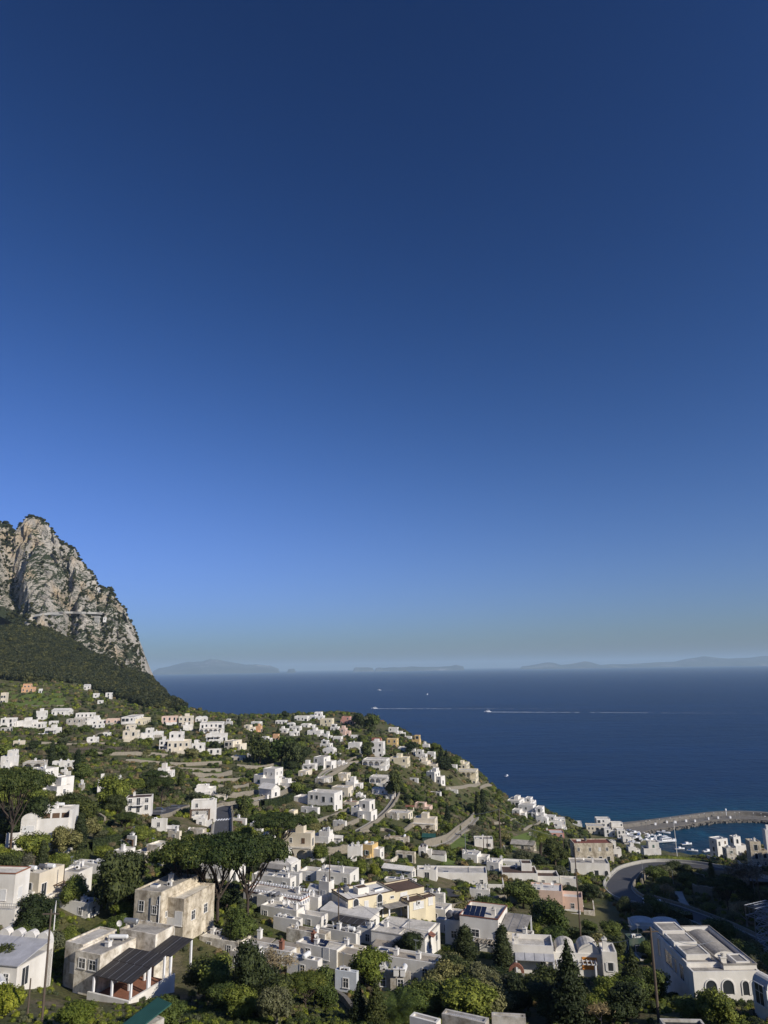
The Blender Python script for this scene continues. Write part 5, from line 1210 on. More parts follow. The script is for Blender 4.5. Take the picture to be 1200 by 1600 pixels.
def wall(px, h, label, mat='stone', th=.6, group='dry stone terrace walls', keep=True, name='stone_wall'):
    h = h * .45 + .3
    P = smooth([ground(*p)[:2] for p in px], 5); b = MB(); n = len(P); T = []; rz_ = random.Random(len(label) * 7 + int(px[0][0]))
    for i in range(n):
        d = P[min(i + 1, n - 1)] - P[max(i - 1, 0)]; d /= np.linalg.norm(d) + 1e-9; T.append((P[i], np.array([-d[1], d[0]]) * th / 2, ground_z(*P[i]) + h * rz_.uniform(.9, 1.08)))
    for i in range(n - 1):
        (p, a, z), (q, c, z2) = T[i], T[i + 1]
        F_ = lambda p, a, s, z: (p[0] + s * a[0], p[1] + s * a[1], z)
        for s in (-1, 1): b.face([F_(p, a, s, z - h - 2), F_(q, c, s, z2 - h - 2), F_(q, c, s, z2), F_(p, a, s, z)], mat, s > 0)
        b.face([F_(p, a, -1, z), F_(q, c, -1, z2), F_(q, c, 1, z2), F_(p, a, 1, z)], mat)
    for i in (0, -1):
        p, a, z = T[i]; b.face([(p[0] - a[0], p[1] - a[1], z - h - 2), (p[0] + a[0], p[1] + a[1], z - h - 2), (p[0] + a[0], p[1] + a[1], z), (p[0] - a[0], p[1] - a[1], z)], mat)
    tag(b.build(name), label, 'wall', group)
    if keep: keep_line([tuple(p) for p in P], 1.6)
rd, rn_, rzz = road('hairpin_road', [(1196,1384),(1150,1369),(1110,1361),(1060,1355),(1020,1355.5),(990,1362),(973,1375),(967,1391),(983,1406),(1015,1416),(1060,1430),(1110,1448),(1190,1480)], 8.5,
    walls=((.95, 'concrete', 'pale parapet on outer edge of hairpin bend'), (.8, 'stone', 'low stone wall on inner edge of hairpin bend')))
sp_, sn_, sz_ = road('steep_street', [(346,1316),(347,1298),(348,1282),(349,1266),(372,1260),(412,1254),(440,1246)], 6.0, walls=((.9, 'stone', 'pale wall along left side of steep street'), (1.2, 'stone', 'stone wall along right side of steep street')))
i = 14; b = MB()
for k in range(6):
    c = sp_[i] + sn_[i] * (-2.2 + k * .9); b.box(c[0] - .25, c[1] - 1.2, sz_[i] + .02, c[0] + .25, c[1] + 1.2, sz_[i] + .035 + abs(sz_[i + 1] - sz_[i]), 'white')
tag(b.build('road_marking'), kind='structure')
road('villa_drive', [(236,1276),(252,1273),(268,1266),(284,1262)], 6, kerb=False)
road('upper_lane', [(525,1232),(500,1222),(512,1205),(540,1196),(566,1192)], 2.6, 'stone', walls=(None, (1.0, 'stone', 'stone wall beside lane climbing to white palazzo')))
road('valley_lane', [(556,1300),(580,1288),(600,1272),(612,1256),(620,1240)], 2.6, 'stone', walls=((.9, 'stone', 'stone wall beside lane below white porch villa'), None))
road('right_lane', [(668,1328),(700,1318),(722,1300),(738,1288),(745,1280)], 2.5, 'stone', walls=(None, (2.6, 'stone', 'tall stone wall beside lane right of green shed')))
road('cottage_path', [(1060,1395),(1066,1408),(1078,1424)], 2.2, 'concrete', kerb=False)
for px, h, lab in [
 ([(150,1181),(200,1180),(262,1183)], 3.6, 'long stone wall under vineyard'), ([(196,1192),(260,1196),(346,1194)], 3.4, 'stone wall under long terrace, upper middle'),
 ([(262,1203),(300,1206),(345,1206)], 3.4, 'stone wall directly below long terrace'), ([(300,1214),(335,1216),(362,1210)], 4.0, 'curved stone wall beneath terrace lawn'),
 ([(310,1222),(345,1222),(382,1219)], 3.0, 'upper of stacked stone walls left of cube villa'), ([(340,1232),(365,1234),(388,1230)], 3.2, 'middle of stacked stone walls left of cube villa'),
 ([(345,1244),(372,1246),(412,1240)], 3.8, 'lower of stacked stone walls left of cube villa'), ([(342,1258),(358,1260),(374,1254)], 3.0, 'stone wall at street corner'),
 ([(370,1199),(400,1201),(442,1194)], 3.0, 'stone wall under hillside grove'), ([(498,1222),(520,1212),(545,1196)], 4.0, 'tall stone wall below modern house'),
 ([(432,1248),(448,1240),(462,1232)], 4.5, 'sloping stone buttress wall right of gabled wing'), ([(470,1290),(500,1286),(528,1276),(545,1268)], 3.2, 'curving stone wall below long hotel'),
 ([(520,1300),(545,1291),(560,1284)], 3.0, 'stone wall below house with curved balconies'), ([(696,1234),(722,1232),(750,1226)], 3.4, 'pale stone wall below yellow cliff-edge villa'),
 ([(750,1234),(768,1230)], 4, 'short stone bastion right of yellow villa wall'), ([(626,1306),(636,1298),(646,1290)], 3, 'stone wall left of arcaded cream house'),
 ([(498,1338),(520,1336),(544,1332)], 4.6, 'stone wall with dark arches left of small white house'), ([(766,1288),(790,1286),(806,1282)], 2.4, 'stone wall under dark slope trees'),
 ([(818,1298),(838,1290),(850,1284)], 2.4, 'white-topped wall climbing beside seafront houses'), ([(1084,1396),(1106,1400),(1130,1398)], 5, 'shaded stone wall inside hairpin garden'),
 ([(1003,1384),(1010,1370),(1024,1366)], 4, 'sunlit stone retaining wall inside hairpin bend'), ([(1040,1364),(1075,1366),(1100,1372)], 1.6, 'low stone wall along hairpin garden top'),
 ([(520,1208),(548,1188),(566,1182)], 2.4, 'wall with posts left of white palazzo'), ([(60,1162),(120,1164),(180,1163)], 1.6, 'low wall of orchard terrace, left'),
 ([(40,1102),(80,1104),(110,1103)], 1.6, 'thin wall crossing green meadow'), ([(178,1142),(150,1150),(142,1158)], 2, 'slanting garden wall above tiny orchard cottage'),
 ([(118,1262),(140,1268),(164,1282)], 1.6, 'garden wall sloping right of arched villa'), ([(560,1304),(600,1298),(620,1306)], 1.8, 'low wall across valley gardens'),
 ([(700,1420),(740,1412),(790,1404)], 1.4, 'garden wall behind veranda house'), ([(340,1516),(380,1524),(420,1530)], 1.2, 'low wall in lower garden, left'), ([(512,1552),(540,1568),(556,1590)], 1.2, 'low wall slanting through lower garden')]:
    wall(px, h, lab)
# vineyard posts on the terrace: a frame of stakes
t = thing('vineyard_trellis', 'row of brown vine stakes on long terrace', 'trellis', (0, 0, 0))
b = MB(); c = MB()
for row_ in (1172, 1175, 1178):
    prev = None
    for u in range(100, 232, 4):
        g = ground(u, row_); b.box(g[0] - .08, g[1] - .08, g[2] - .3, g[0] + .08, g[1] + .08, g[2] + 2.4, 'wood')
        if prev is not None: c.tube([(prev[0], prev[1], prev[2] + 2.2), (g[0], g[1], g[2] + 2.2)], .05, 'wood', 3)
        prev = g
b.build('stakes', t)['kind'] = 'stuff'; c.build('wires', t)['kind'] = 'stuff'
# lawn and beds: sheets lying on the slope
def patch(name, quad, mat, lift=.12, k=14):
    V = np.zeros((k, k, 3)); q = [ground(*p)[:2] for p in quad]
    for i in range(k):
        for j in range(k):
            s, t_ = i / (k - 1), j / (k - 1); p = (q[0] * (1 - s) + q[1] * s) * (1 - t_) + (q[3] * (1 - s) + q[2] * s) * t_; V[j, i] = (p[0], p[1], ground_z(*p) + lift)
    return tag(grid_obj(name, V, mat), kind='structure')
M['lawn'] = plain('lawn_grass', (.11, .105, .042), .95, var=.3, scale=.7); M['meadow'] = plain('meadow_grass', (.11, .15, .03), .95, var=.35, scale=.25); M['soil'] = plain('garden_soil', (.13, .105, .075), .95, var=.35, scale=.8)
M['yellowgrass'] = plain('field_flowers', (.17, .18, .03), .95, var=.4, scale=.9)
patch('lawn', [(858,1452),(965,1466),(968,1418),(890,1414)], M['lawn'])
patch('meadow', [(10,1104),(110,1106),(96,1082),(14,1078)], M['meadow']); patch('meadow', [(800,1330),(846,1318),(836,1300),(792,1308)], M['meadow']); patch('meadow', [(694,1334),(724,1330),(738,1304),(712,1304)], M['meadow'])
patch('terrace_grass', [(196,1189),(346,1190),(344,1184),(200,1184)], M['meadow'], .15); patch('terrace_grass', [(300,1211),(360,1208),(356,1203),(306,1205)], M['meadow'], .15); patch('terrace_grass', [(690,1352),(730,1350),(724,1338),(694,1340)], M['meadow'])
patch('terrace_grass', [(110,1172),(240,1174),(230,1169),(120,1168)], M['soil'], .15); patch('terrace_grass', [(500,1222),(522,1218),(510,1208),(490,1212)], M['meadow'], .15)
patch('garden_bed', [(630,1402),(724,1404),(716,1392),(650,1390)], plain('black_mesh', (.05, .05, .055), .9), .5)
# ---------------------------------------------------------------- hedges
def hedge(px, h, wd, label, mat='dense'):
    P = smooth([ground(*p)[:2] for p in px], 4); rs = np.random.RandomState(int(px[0][0])); pts, nn = [], []; b = MB(); n = len(P)
    zz = [ground_z(*p) for p in P]
    for i in range(n - 1):
        a, c = P[i], P[i + 1]; d = c - a; L = np.linalg.norm(d); d /= L + 1e-9; nx = np.array([-d[1], d[0]]); q = max(8, int(L * (2 * h + wd) * 9))
        for _ in range(q):
            t_ = rs.rand(); s = rs.rand() * (2 * h + wd); z = zz[i] * (1 - t_) + zz[i + 1] * t_
            if s < h: o, zz_, nr = -wd / 2, s, (-nx[0], -nx[1], .1)
            elif s < h + wd: o, zz_, nr = -wd / 2 + (s - h), h, (0, 0, 1)
            else: o, zz_, nr = wd / 2, s - h - wd, (nx[0], nx[1], .1)
            o += rs.normal(0, .09); p = a + (c - a) * t_ + nx * o; pts.append((p[0], p[1], z + zz_ + rs.normal(0, .1))); nn.append(nr)
        k = .42 * wd; b.face([(*(a - nx * k), zz[i] - .5), (*(c - nx * k), zz[i + 1] - .5), (*(c - nx * k), zz[i + 1] + h * .93), (*(a - nx * k), zz[i] + h * .93)], mat); b.face([(*(a + nx * k), zz[i] - .5), (*(c + nx * k), zz[i + 1] - .5), (*(c + nx * k), zz[i + 1] + h * .93), (*(a + nx * k), zz[i] + h * .93)], mat, True)
        b.face([(*(a - nx * k), zz[i] + h * .93), (*(c - nx * k), zz[i + 1] + h * .93), (*(c + nx * k), zz[i + 1] + h * .93), (*(a + nx * k), zz[i] + h * .93)], mat)
    HEDGES.append((np.array(pts), np.array(nn), rs, mat, b, label)); keep_line([tuple(p) for p in P], wd * .7)
HEDGES = []
hedge([(856,1462),(890,1466),(930,1474),(968,1486)], 2.0, 1.8, 'hedge between lawn and vaulted house')
hedge([(768,1532),(800,1546),(840,1560),(868,1566)], 2.0, 2.2, 'long hedge below stone arch')
hedge([(1032,1424),(1050,1434),(1078,1446)], 2.6, 2.4, 'dark hedge right of white gate')
hedge([(1006,1430),(1016,1416)], 2.0, 1.6, 'short hedge left of white gate')
hedge([(88,1352),(112,1350),(136,1342)], 2.2, 1.8, 'dark hedge below big arched villa'); hedge([(140,1330),(156,1324),(186,1318)], 2.2, 1.6, 'dark clipped hedge left of blue tarp house')
hedge([(410,1262),(436,1258),(456,1250)], 3.0, 2.4, 'dense green hedge under white buttress wall'); hedge([(482,1266),(508,1268),(526,1264)], 2.2, 2.0, 'row of bushes before long hotel')
hedge([(1010,1346),(1050,1346),(1090,1350),(1130,1356)], 2.0, 2.0, 'hedge above hairpin road', 'broad')
# ---------------------------------------------------------------- stone arch gate, white gate, lattice tower
g = ground(808, 1537); t = thing('stone_arch', 'free-standing stone arch with red brick top in garden', 'arch', (g[0], g[1], g[2]), R(-12))
b = MB(); b.box(-2.3, -.4, -1, -1.45, .4, 2.6, 'concrete'); b.build('pillar', t); b = MB(); b.box(1.45, -.4, -1, 2.3, .4, 2.6, 'concrete'); b.build('pillar', t)
b = MB(); n = 12
for i in range(n):
    a0, a1 = math.pi * i / n, math.pi * (i + 1) / n - .02; q = [(r * math.cos(a), r * math.sin(a) * .9 + 2.6) for r, a in ((1.45, a0), (2.3, a0), (2.3, a1), (1.45, a1))]
    for y, fl in ((-.42, False), (.42, True)): b.face([(x, y, z) for x, z in q], 'brick', fl)
    b.face([(q[1][0], -.42, q[1][1]), (q[1][0], .42, q[1][1]), (q[2][0], .42, q[2][1]), (q[2][0], -.42, q[2][1])], 'brick'); b.face([(q[0][0], -.42, q[0][1]), (q[3][0], -.42, q[3][1]), (q[3][0], .42, q[3][1]), (q[0][0], .42, q[0][1])], 'brick')
b.build('brick_ring', t); t.scale = (.52, .6, .62)
g = ground(1020, 1427); t = thing('garden_gate', 'white gate with two pillars at foot of hairpin bend', 'gate', (g[0], g[1], g[2]), R(-20))
for x in (-1.9, 1.9):
    b = MB(); b.box(x - .3, -.3, -1, x + .3, .3, 3.2, 'white'); b.box(x - .4, -.4, 3.2, x + .4, .4, 3.4, 'white'); b.build('pillar', t)
b = MB(); b.box(-1.55, -.05, .1, 1.55, .05, 2.3, 'shut')
for i in range(9): b.box(-1.5 + i * .36, -.09, .1, -1.42 + i * .36, -.051, 2.4, 'metal')
b.build('gate_leaf', t)
g = ground(1194, 1500); t = thing('lattice_tower', 'grey steel lattice tower cut by right edge', 'tower', (g[0] + 1.5, g[1], g[2]), R(25))
b = MB(); h = 8.6; w = 1.7
for sx in (-1, 1):
    for sy in (-1, 1): b.tube([(sx * w, sy * w, 0), (sx * w * .8, sy * w * .8, h)], .1, 'metal', 4)
for k in range(7):
    z0, z1 = h * k / 7, h * (k + 1) / 7; q0, q1 = w * (1 - .2 * k / 7), w * (1 - .2 * (k + 1) / 7)
    for (ax, ay, bx, by) in ((-1, -1, 1, -1), (1, -1, 1, 1), (1, 1, -1, 1), (-1, 1, -1, -1)):
        b.tube([(ax * q0, ay * q0, z0), (bx * q1, by * q1, z1)], .06, 'metal', 4); b.tube([(bx * q0, by * q0, z0), (ax * q1, ay * q1, z1)], .06, 'metal', 4); b.tube([(ax * q1, ay * q1, z1), (bx * q1, by * q1, z1)], .07, 'metal', 4)
b.build('lattice', t); b = MB()
for z in (h, h - 1.6):
    for y in (-2.1, 0, 2.1): b.tube([(-2.9, y, z), (2.9, y, z)], .08, 'metal', 4)
    for x in np.linspace(-2.8, 2.8, 7): b.tube([(x, -2.1, z), (x, 2.1, z)], .06, 'metal', 4); b.tube([(x, -2.1, h - 1.6), (x + .9, -2.1, h)], .05, 'metal', 4); b.tube([(x, 2.1, h - 1.6), (x, 2.1, h)], .05, 'metal', 4)
b.build('platform', t)
# ---------------------------------------------------------------- poles and wires
def pole(u, vb, vt, label, mat='wood', arm=0, r=.13, lean=0, name='utility_pole'):
    g = ground(u, vb); D = g[1] * .975 + (CAMZ - g[2]) * .222; h = (vb - vt) * D / F * 1.02
    t = thing(name, label, 'pole', (g[0], g[1], g[2])); b = MB(); b.tube([(0, 0, -.5), (lean * .5, 0, h * .5), (lean, 0, h)], [r * 1.2, r, r * .75], mat, 8); b.build('mast', t)
    for k in range(arm):
        b = MB(); b.box(lean - .9, -.06, h - .5 - k * .7, lean + .9, .06, h - .38 - k * .7, mat); b.build('cross_arm', t)
        b = MB()
    return Vector((g[0] + lean, g[1], g[2] + h))
PL = {}
for nm, a in dict(
 a=(1058,1338,1294,'pale pole with crossbar standing before harbour','frame',1,.22), b=(783,1338,1278,'dark wooden pole rising left of palm','wood',1,.3), c=(728,1344,1309,'grey pole at lane behind red-trimmed house','metal',0,.12),
 d=(882,1348,1315,'thin pole left of old stone house','wood',1,.13), e=(908,1474,1357,'tall wooden pole at lawn corner','wood',0,.14), f=(1030,1602,1492,'big leaning dark pole near large white building','wood',1,.16),
 g=(1122,1556,1494,'pole against front of large white building','wood',1,.09), h=(80,1500,1430,'white metal mast between scalloped house and cream house','frame',0,.1), i=(65,1600,1470,'rough wooden pole in flowering field','wood',1,.12),
 j=(43,1586,1545,'short dark post at left of flowering field','wood',0,.1), k=(529,1458,1400,'pole in front of yellow villa end wall','wood',0,.12), l=(515,1412,1354,'pole behind yellow villa','wood',0,.12),
 m=(1190,1430,1384,'wooden pole above lattice tower','wood',0,.12), n=(940,1524,1482,'pole at right end of vaulted house','wood',2,.1), o=(355,1420,1376,'lamp post beneath umbrella pines','metal',0,.1),
 p=(97,1404,1362,'iron post at dark shed roof','wood',0,.1), q=(684,1520,1476,'thin post left of broad cypress','metal',0,.06), r=(1005,1372,1352,'street lamp on hairpin outer edge','metal',0,.1), s=(1053,1388,1366,'street lamp inside hairpin','metal',0,.1),
 t=(756,1330,1312,'short dark pole before trellis house','wood',0,.16), u=(762,1331,1310,'second short dark pole before trellis house','wood',0,.16)).items():
    PL[nm] = pole(*a)
def wire(a, b_, label, sag=1.5, r=.035):
    P = [a.lerp(b_, k / 10) - Vector((0, 0, sag * 4 * (k / 10) * (1 - k / 10))) for k in range(11)]; m = MB(); m.tube(P, r, 'metal', 4); tag(m.build('cable'), label, 'cable', 'overhead cables')
wire(PL['b'], PL['d'], 'cable from dark pole to pole by stone house', 2); wire(PL['b'], Vector(pt(700, 1262, 520)), 'thick cable rising left from dark pole', 3, .09); wire(PL['f'], PL['g'], 'cable between leaning pole and front pole', 1); wire(PL['i'], PL['h'] , 'cable from field pole to white mast', 1)
wire(PL['a'], Vector(pt(1112, 1316, 470)), 'cable crossing harbour water', 1, .07); wire(PL['f'], PL['n'], 'cable from leaning pole to vaulted house', 1); wire(PL['q'], PL['k'], 'cable over slab-roofed house', 2)
# ---------------------------------------------------------------- breakwater
M['mole'] = plain('mole_masonry', (.17, .155, .135), .95, var=.5, scale=.35)
far = [(950,1291),(975,1288),(1000,1285.5),(1050,1279),(1100,1272.5),(1135,1270),(1165,1270),(1200,1272),(1260,1278)]
near = [(985,1300),(1000,1300),(1020,1295),(1060,1289.5),(1105,1282),(1140,1279.5),(1168,1279),(1200,1281.5),(1260,1288)]
A_ = smooth([sea_pt(u, v, 3.2)[:2] for u, v in far], 6); B_ = smooth([sea_pt(u, v, 2.6)[:2] for u, v in near], 6); n = len(A_)
b = MB()
for i in range(n - 1):
    a0, a1, c0, c1 = A_[i], A_[i + 1], B_[i], B_[i + 1]
    m0, m1 = a0 * .72 + c0 * .28, a1 * .72 + c1 * .28
    b.face([(*c0, 2.2), (*c1, 2.2), (*m1, 2.2), (*m0, 2.2)], 'mole'); b.face([(*m0, 2.2), (*m1, 2.2), (*m1, 5.2), (*m0, 5.2)], 'mole'); b.face([(*m0, 5.2), (*m1, 5.2), (*a1, 5.0), (*a0, 5.0)], 'mole')
    b.face([(*c0, -2), (*c1, -2), (*c1, 2.2), (*c0, 2.2)], 'rock'); b.face([(*a0, -2), (*a1, -2), (*a1, 5), (*a0, 5)], 'rock', True)
t = thing('breakwater', 'long curved stone breakwater closing the harbour', 'breakwater', (0, 0, 0)); b.build('pier', t)
rs = np.random.RandomState(4); b = MB()
for i in range(n - 1):
    for s, Lr in ((0, A_), (1, B_)):
        for _ in range(9):
            q = Lr[i] + (Lr[i + 1] - Lr[i]) * rs.rand() + np.array([rs.normal(0, .6), (-1.6 if s else 1.8) + rs.normal(0, 1.0)]); r = rs.uniform(.7, 1.6)
            T = Matrix.Translation((q[0], q[1], rs.uniform(-.2, 1.1))) @ Matrix.Rotation(rs.uniform(0, 3), 4, 'Z') @ Matrix.Rotation(rs.uniform(-.6, .6), 4, 'X'); b.box(-r, -r * .7, -r * .6, r, r * .7, r * .6, 'rock', T)
o = b.build('armour_rocks', t); o['kind'] = 'stuff'
b = MB()
for u, v in [(1024,1286),(1042,1283),(1055,1283),(1072,1281),(1086,1281),(1107,1277.5),(1122,1276),(1141,1275.5)]:
    p = sea_pt(u, v + 3, 2.2); w = rs.uniform(.5, 1.0); bb = MB(); bb.box(-w, -.7, 0, w, .7, 1.7, 'white'); bb.box(-w - .1, -.8, 1.7, w + .1, .8, 1.85, 'rw'); o = bb.build('harbour_hut', None, (p[0], p[1], p[2]))
    tag(o, 'small white hut on the breakwater quay', 'hut', 'white huts on the breakwater')
p = sea_pt(1135, 1274, 4.5); t = thing('harbour_beacon', 'thin white beacon mast on breakwater', 'beacon', p); b = MB(); b.tube([(0, 0, 0), (0, 0, 6)], .3, 'white', 8); b.build('mast', t); b = MB(); b.box(-.6, -.6, 4.2, .6, .6, 5.4, 'white'); b.build('lantern', t)
for k, (u, v) in enumerate([(1010,1291),(1016,1290),(1031,1288),(1048,1286),(1063,1284.5),(1079,1283),(1093,1281),(1101,1279),(1116,1278),(1129,1277.5),(1149,1277),(1156,1277),(1178,1278),(1190,1279)]):
    p = sea_pt(u, v, 2.25); t = thing('street_lamp', 'tiny lamp post on the breakwater quay', 'lamp post', p, 0, 'lamp posts on the breakwater'); b = MB(); b.tube([(0, 0, 0), (0, 0, 4)], .12, 'metal', 5); b.build('post', t); b = MB(); b.box(-.3, -.3, 4, .3, .3, 4.4, 'frame'); b.build('lamp', t)
# ---------------------------------------------------------------- boats
def hull_mesh(L, Wd, Hh, col='white', stripe=None):
    b = MB(); n = 10; S_ = []
    for i in range(n + 1):
        t_ = i / n; x = -L / 2 + L * t_; w = Wd / 2 * (1 - max(0, (t_ - .45) / .55) ** 2.2) * (.86 + .14 * min(1, t_ * 4)); z = Hh * (1 + .35 * t_ ** 2)
        S_.append([(x, -w, z), (x, -w * .8, z * .35), (x, -.02, -.25 * Hh), (x, .02, -.25 * Hh), (x, w * .8, z * .35), (x, w, z)])
    for i in range(n):
        for k in range(5): b.face([S_[i][k], S_[i + 1][k], S_[i + 1][k + 1], S_[i][k + 1]], stripe if stripe and k in (0, 4) else col, True)
        b.face([(S_[i][0][0], S_[i][0][1] * .96, S_[i][0][2] - .06), (S_[i + 1][0][0], S_[i + 1][0][1] * .96, S_[i + 1][0][2] - .06), (S_[i + 1][5][0], S_[i + 1][5][1] * .96, S_[i + 1][5][2] - .06), (S_[i][5][0], S_[i][5][1] * .96, S_[i][5][2] - .06)], 'frame')
    b.face(S_[0], col, True); return b.mesh('hull')
def make_boat(kind, L, loc, rz_, label, group=None, stripe=None):
    Wd = L * .3; Hh = L * .1; t = thing('yacht' if kind == 'yacht' else 'motorboat', label, 'boat', loc, rz_, group); link('hull', hull_mesh(L, Wd, Hh, 'white', stripe), t)
    b = MB(); h = Hh * 1.02
    if kind == 'yacht':
        b.box(-L * .3, -Wd * .36, h, L * .2, Wd * .36, h + L * .1, 'white'); b.face([(L * .2, -Wd * .36, h + L * .1), (L * .2, Wd * .36, h + L * .1), (L * .32, Wd * .2, h + .1), (L * .32, -Wd * .2, h + .1)], 'glass', True); c = b.build('cabin', t)
        w = MB(); w.box(-L * .27, -Wd * .36 - .04, h + L * .045, L * .18, -Wd * .36 - .01, h + L * .085, 'glass'); w.box(-L * .27, Wd * .36 + .01, h + L * .045, L * .18, Wd * .36 + .04, h + L * .085, 'glass'); w.build('windows', c)
        f = MB(); f.box(-L * .24, -Wd * .3, h + L * .17, L * .04, Wd * .3, h + L * .18, 'white')
        for sx in (-L * .22, L * .02):
            for sy in (-1, 1): f.box(sx - .06, sy * Wd * .27 - .06, h + L * .1, sx + .06, sy * Wd * .27 + .06, h + L * .17, 'frame')
        f.build('flybridge', t); a = MB(); a.tube([(-L * .1, 0, h + L * .17), (-L * .14, 0, h + L * .3)], .06, 'frame', 5); a.build('aerial', t)
    else:
        b.box(-L * .1, -Wd * .26, h, L * .14, Wd * .26, h + L * .11, 'white'); b.face([(L * .14, -Wd * .26, h + L * .11), (L * .14, Wd * .26, h + L * .11), (L * .22, Wd * .2, h), (L * .22, -Wd * .2, h)], 'glass', True); b.build('cabin', t)
        e = MB(); e.box(-L * .54, -.25, h * .4, -L * .48, .25, h + .5, 'tank'); e.build('outboard_motor', t)
        if stripe is None and rnd.random() < .4: c = MB(); c.box(-L * .38, -Wd * .3, h + .25, -L * .1, Wd * .3, h + .33, 'blue'); c.build('canopy', t)
    return t
make_boat('yacht', 17, sea_pt(1042, 1316), R(12), 'big white motor yacht moored before breakwater')
make_boat('motor', 11, sea_pt(1037, 1302), R(-25), 'white motorboat moored behind big yacht')
make_boat('motor', 9.5, sea_pt(1073, 1320), R(14), 'white motorboat floating alone in harbour')
make_boat('motor', 9, sea_pt(1106, 1331), R(20), 'white motorboat close to harbour-side white house')
make_boat('motor', 8, sea_pt(1082, 1330), R(-15), 'low white motorboat nearest green slope')
make_boat('motor', 8, sea_pt(1062, 1327), R(5), 'white boat right of pole with crossbar')
make_boat('motor', 12, sea_pt(1196, 1279.5), R(3), 'white boat at right edge beside breakwater')
BT = [('white boat on hard standing among others at the marina', u, v) for u, v in [(985,1300),(992,1303),(999,1306),(1006,1304),(1013,1308),(1019,1306),(980,1306),(987,1309),(994,1311),(1001,1313),(1010,1314),(1024,1310),(976,1313),(983,1316),(990,1319),(1030,1306),(972,1301),(1018,1314)]]
for k, (lab, u, v) in enumerate(BT):
    g = ground(u, v, 300, 800); 
    if g is None or g[2] < 0: g = np.array(sea_pt(u, v))
    make_boat('motor', 7 + (k * 37 % 5), (g[0], g[1], max(g[2], 0) + (.5 if g[2] > .5 else 0)), R((k * 53) % 120 - 40), lab, 'boats laid up close together at the marina')
# boats under way, each with its wake
M['foam'] = plain('foam', (.75, .8, .85), .9, var=.1)
def wake(u, v, u2, v2, w, name='wake'):
    p, q = np.array(sea_pt(u, v)), np.array(sea_pt(u2, v2)); d = (q - p)[:2]; L = np.linalg.norm(d); d /= L; nx = np.array([-d[1], d[0]]); rs = np.random.RandomState(int(u)); b = MB(); n = 60; z = .12
    for s in (-1, 1):
        for i in range(n):
            t0, t1 = (i / n) ** 1.7, ((i + 1) / n) ** 1.7
            if rs.rand() < .5 * t0: continue
            c0, c1 = p[:2] + d * L * t0, p[:2] + d * L * t1; o0, o1 = s * w * (.35 + 1.2 * t0), s * w * (.35 + 1.2 * t1); th = w * (.75 * (1 - t0) ** 1.5 + .13) * rs.uniform(.6, 1.2)
            b.face([(*(c0 + nx * (o0 - th / 2)), z), (*(c1 + nx * (o1 - th / 2)), z), (*(c1 + nx * (o1 + th / 2)), z), (*(c0 + nx * (o0 + th / 2)), z)], 'foam')
    o = b.build(name); tag(o, kind='stuff')
wake(584, 1107.3, 900, 1107.5, 7); make_boat('yacht', 22, sea_pt(585, 1107.3), R(176), 'left of two fast boats trailing long wakes')
wake(761, 1112.5, 1190, 1114.5, 7); make_boat('yacht', 22, sea_pt(762, 1112.5), R(176), 'right of two fast boats trailing long wakes')
wake(592, 1078.6, 640, 1077.6, 12); make_boat('yacht', 26, sea_pt(592, 1078.6), R(170), 'distant boat with short wake near horizon')
make_boat('yacht', 22, sea_pt(668, 1085.3), R(80), 'lone tiny white boat without wake')
make_boat('motor', 10, sea_pt(792, 1213), R(60), 'tiny white boat just off the cliff')
# ---------------------------------------------------------------- parked cars
def car(u, v, rz_, col, label):
    g = ground(u, v); t = thing('parked_car', label, 'car', (g[0], g[1], g[2] + .35), R(rz_)); b = MB(); b.box(-2, -.85, .3, 2, .85, .8, col); b.prism([(-1.9, -.8), (1.9, -.8), (1.9, .8), (-1.9, .8)], .8, .86, col); b.build('body', t)
    c = MB(); P = [(-1.5, .86), (1.1, .86), (.6, 1.42), (-1.1, 1.42)]
    for y, fl in ((-.76, False), (.76, True)): c.face([(x, y, z) for x, z in P], 'glass', fl)
    for i in range(4): j = (i + 1) % 4; c.face([(P[i][0], -.76, P[i][1]), (P[i][0], .76, P[i][1]), (P[j][0], .76, P[j][1]), (P[j][0], -.76, P[j][1])], col if i == 2 else 'glass')
    c.build('cab', t)
    for sx in (-1.25, 1.25):
        for sy in (-1, 1): w = MB(); w.tube([(sx, sy * .7, .32), (sx, sy * .88, .32)], .32, 'tank', 10); w.build('wheel', t)
car(272, 1267, 20, 'tank', 'dark car parked on drive by round-topped pine'); car(249, 1271, 10, 'tank', 'dark car parked beside square white villa'); car(408, 1256, 15, 'frame', 'small van at corner of street below buttress wall')
p = cliff_front(154.5, 926); make_house((150.5, 918, 158.5, 928, -10, 'stepl', 'wh', 'rw', 'white villa perched on cliff shoulder above road', dict(Y=p.y - 5)))
p = cliff_front(164, 967); make_house((161, 964.5, 167, 968.5, -10, 'box', 'wh', 'rw', 'tiny white hut below cliff road', dict(Y=p.y - 5)))
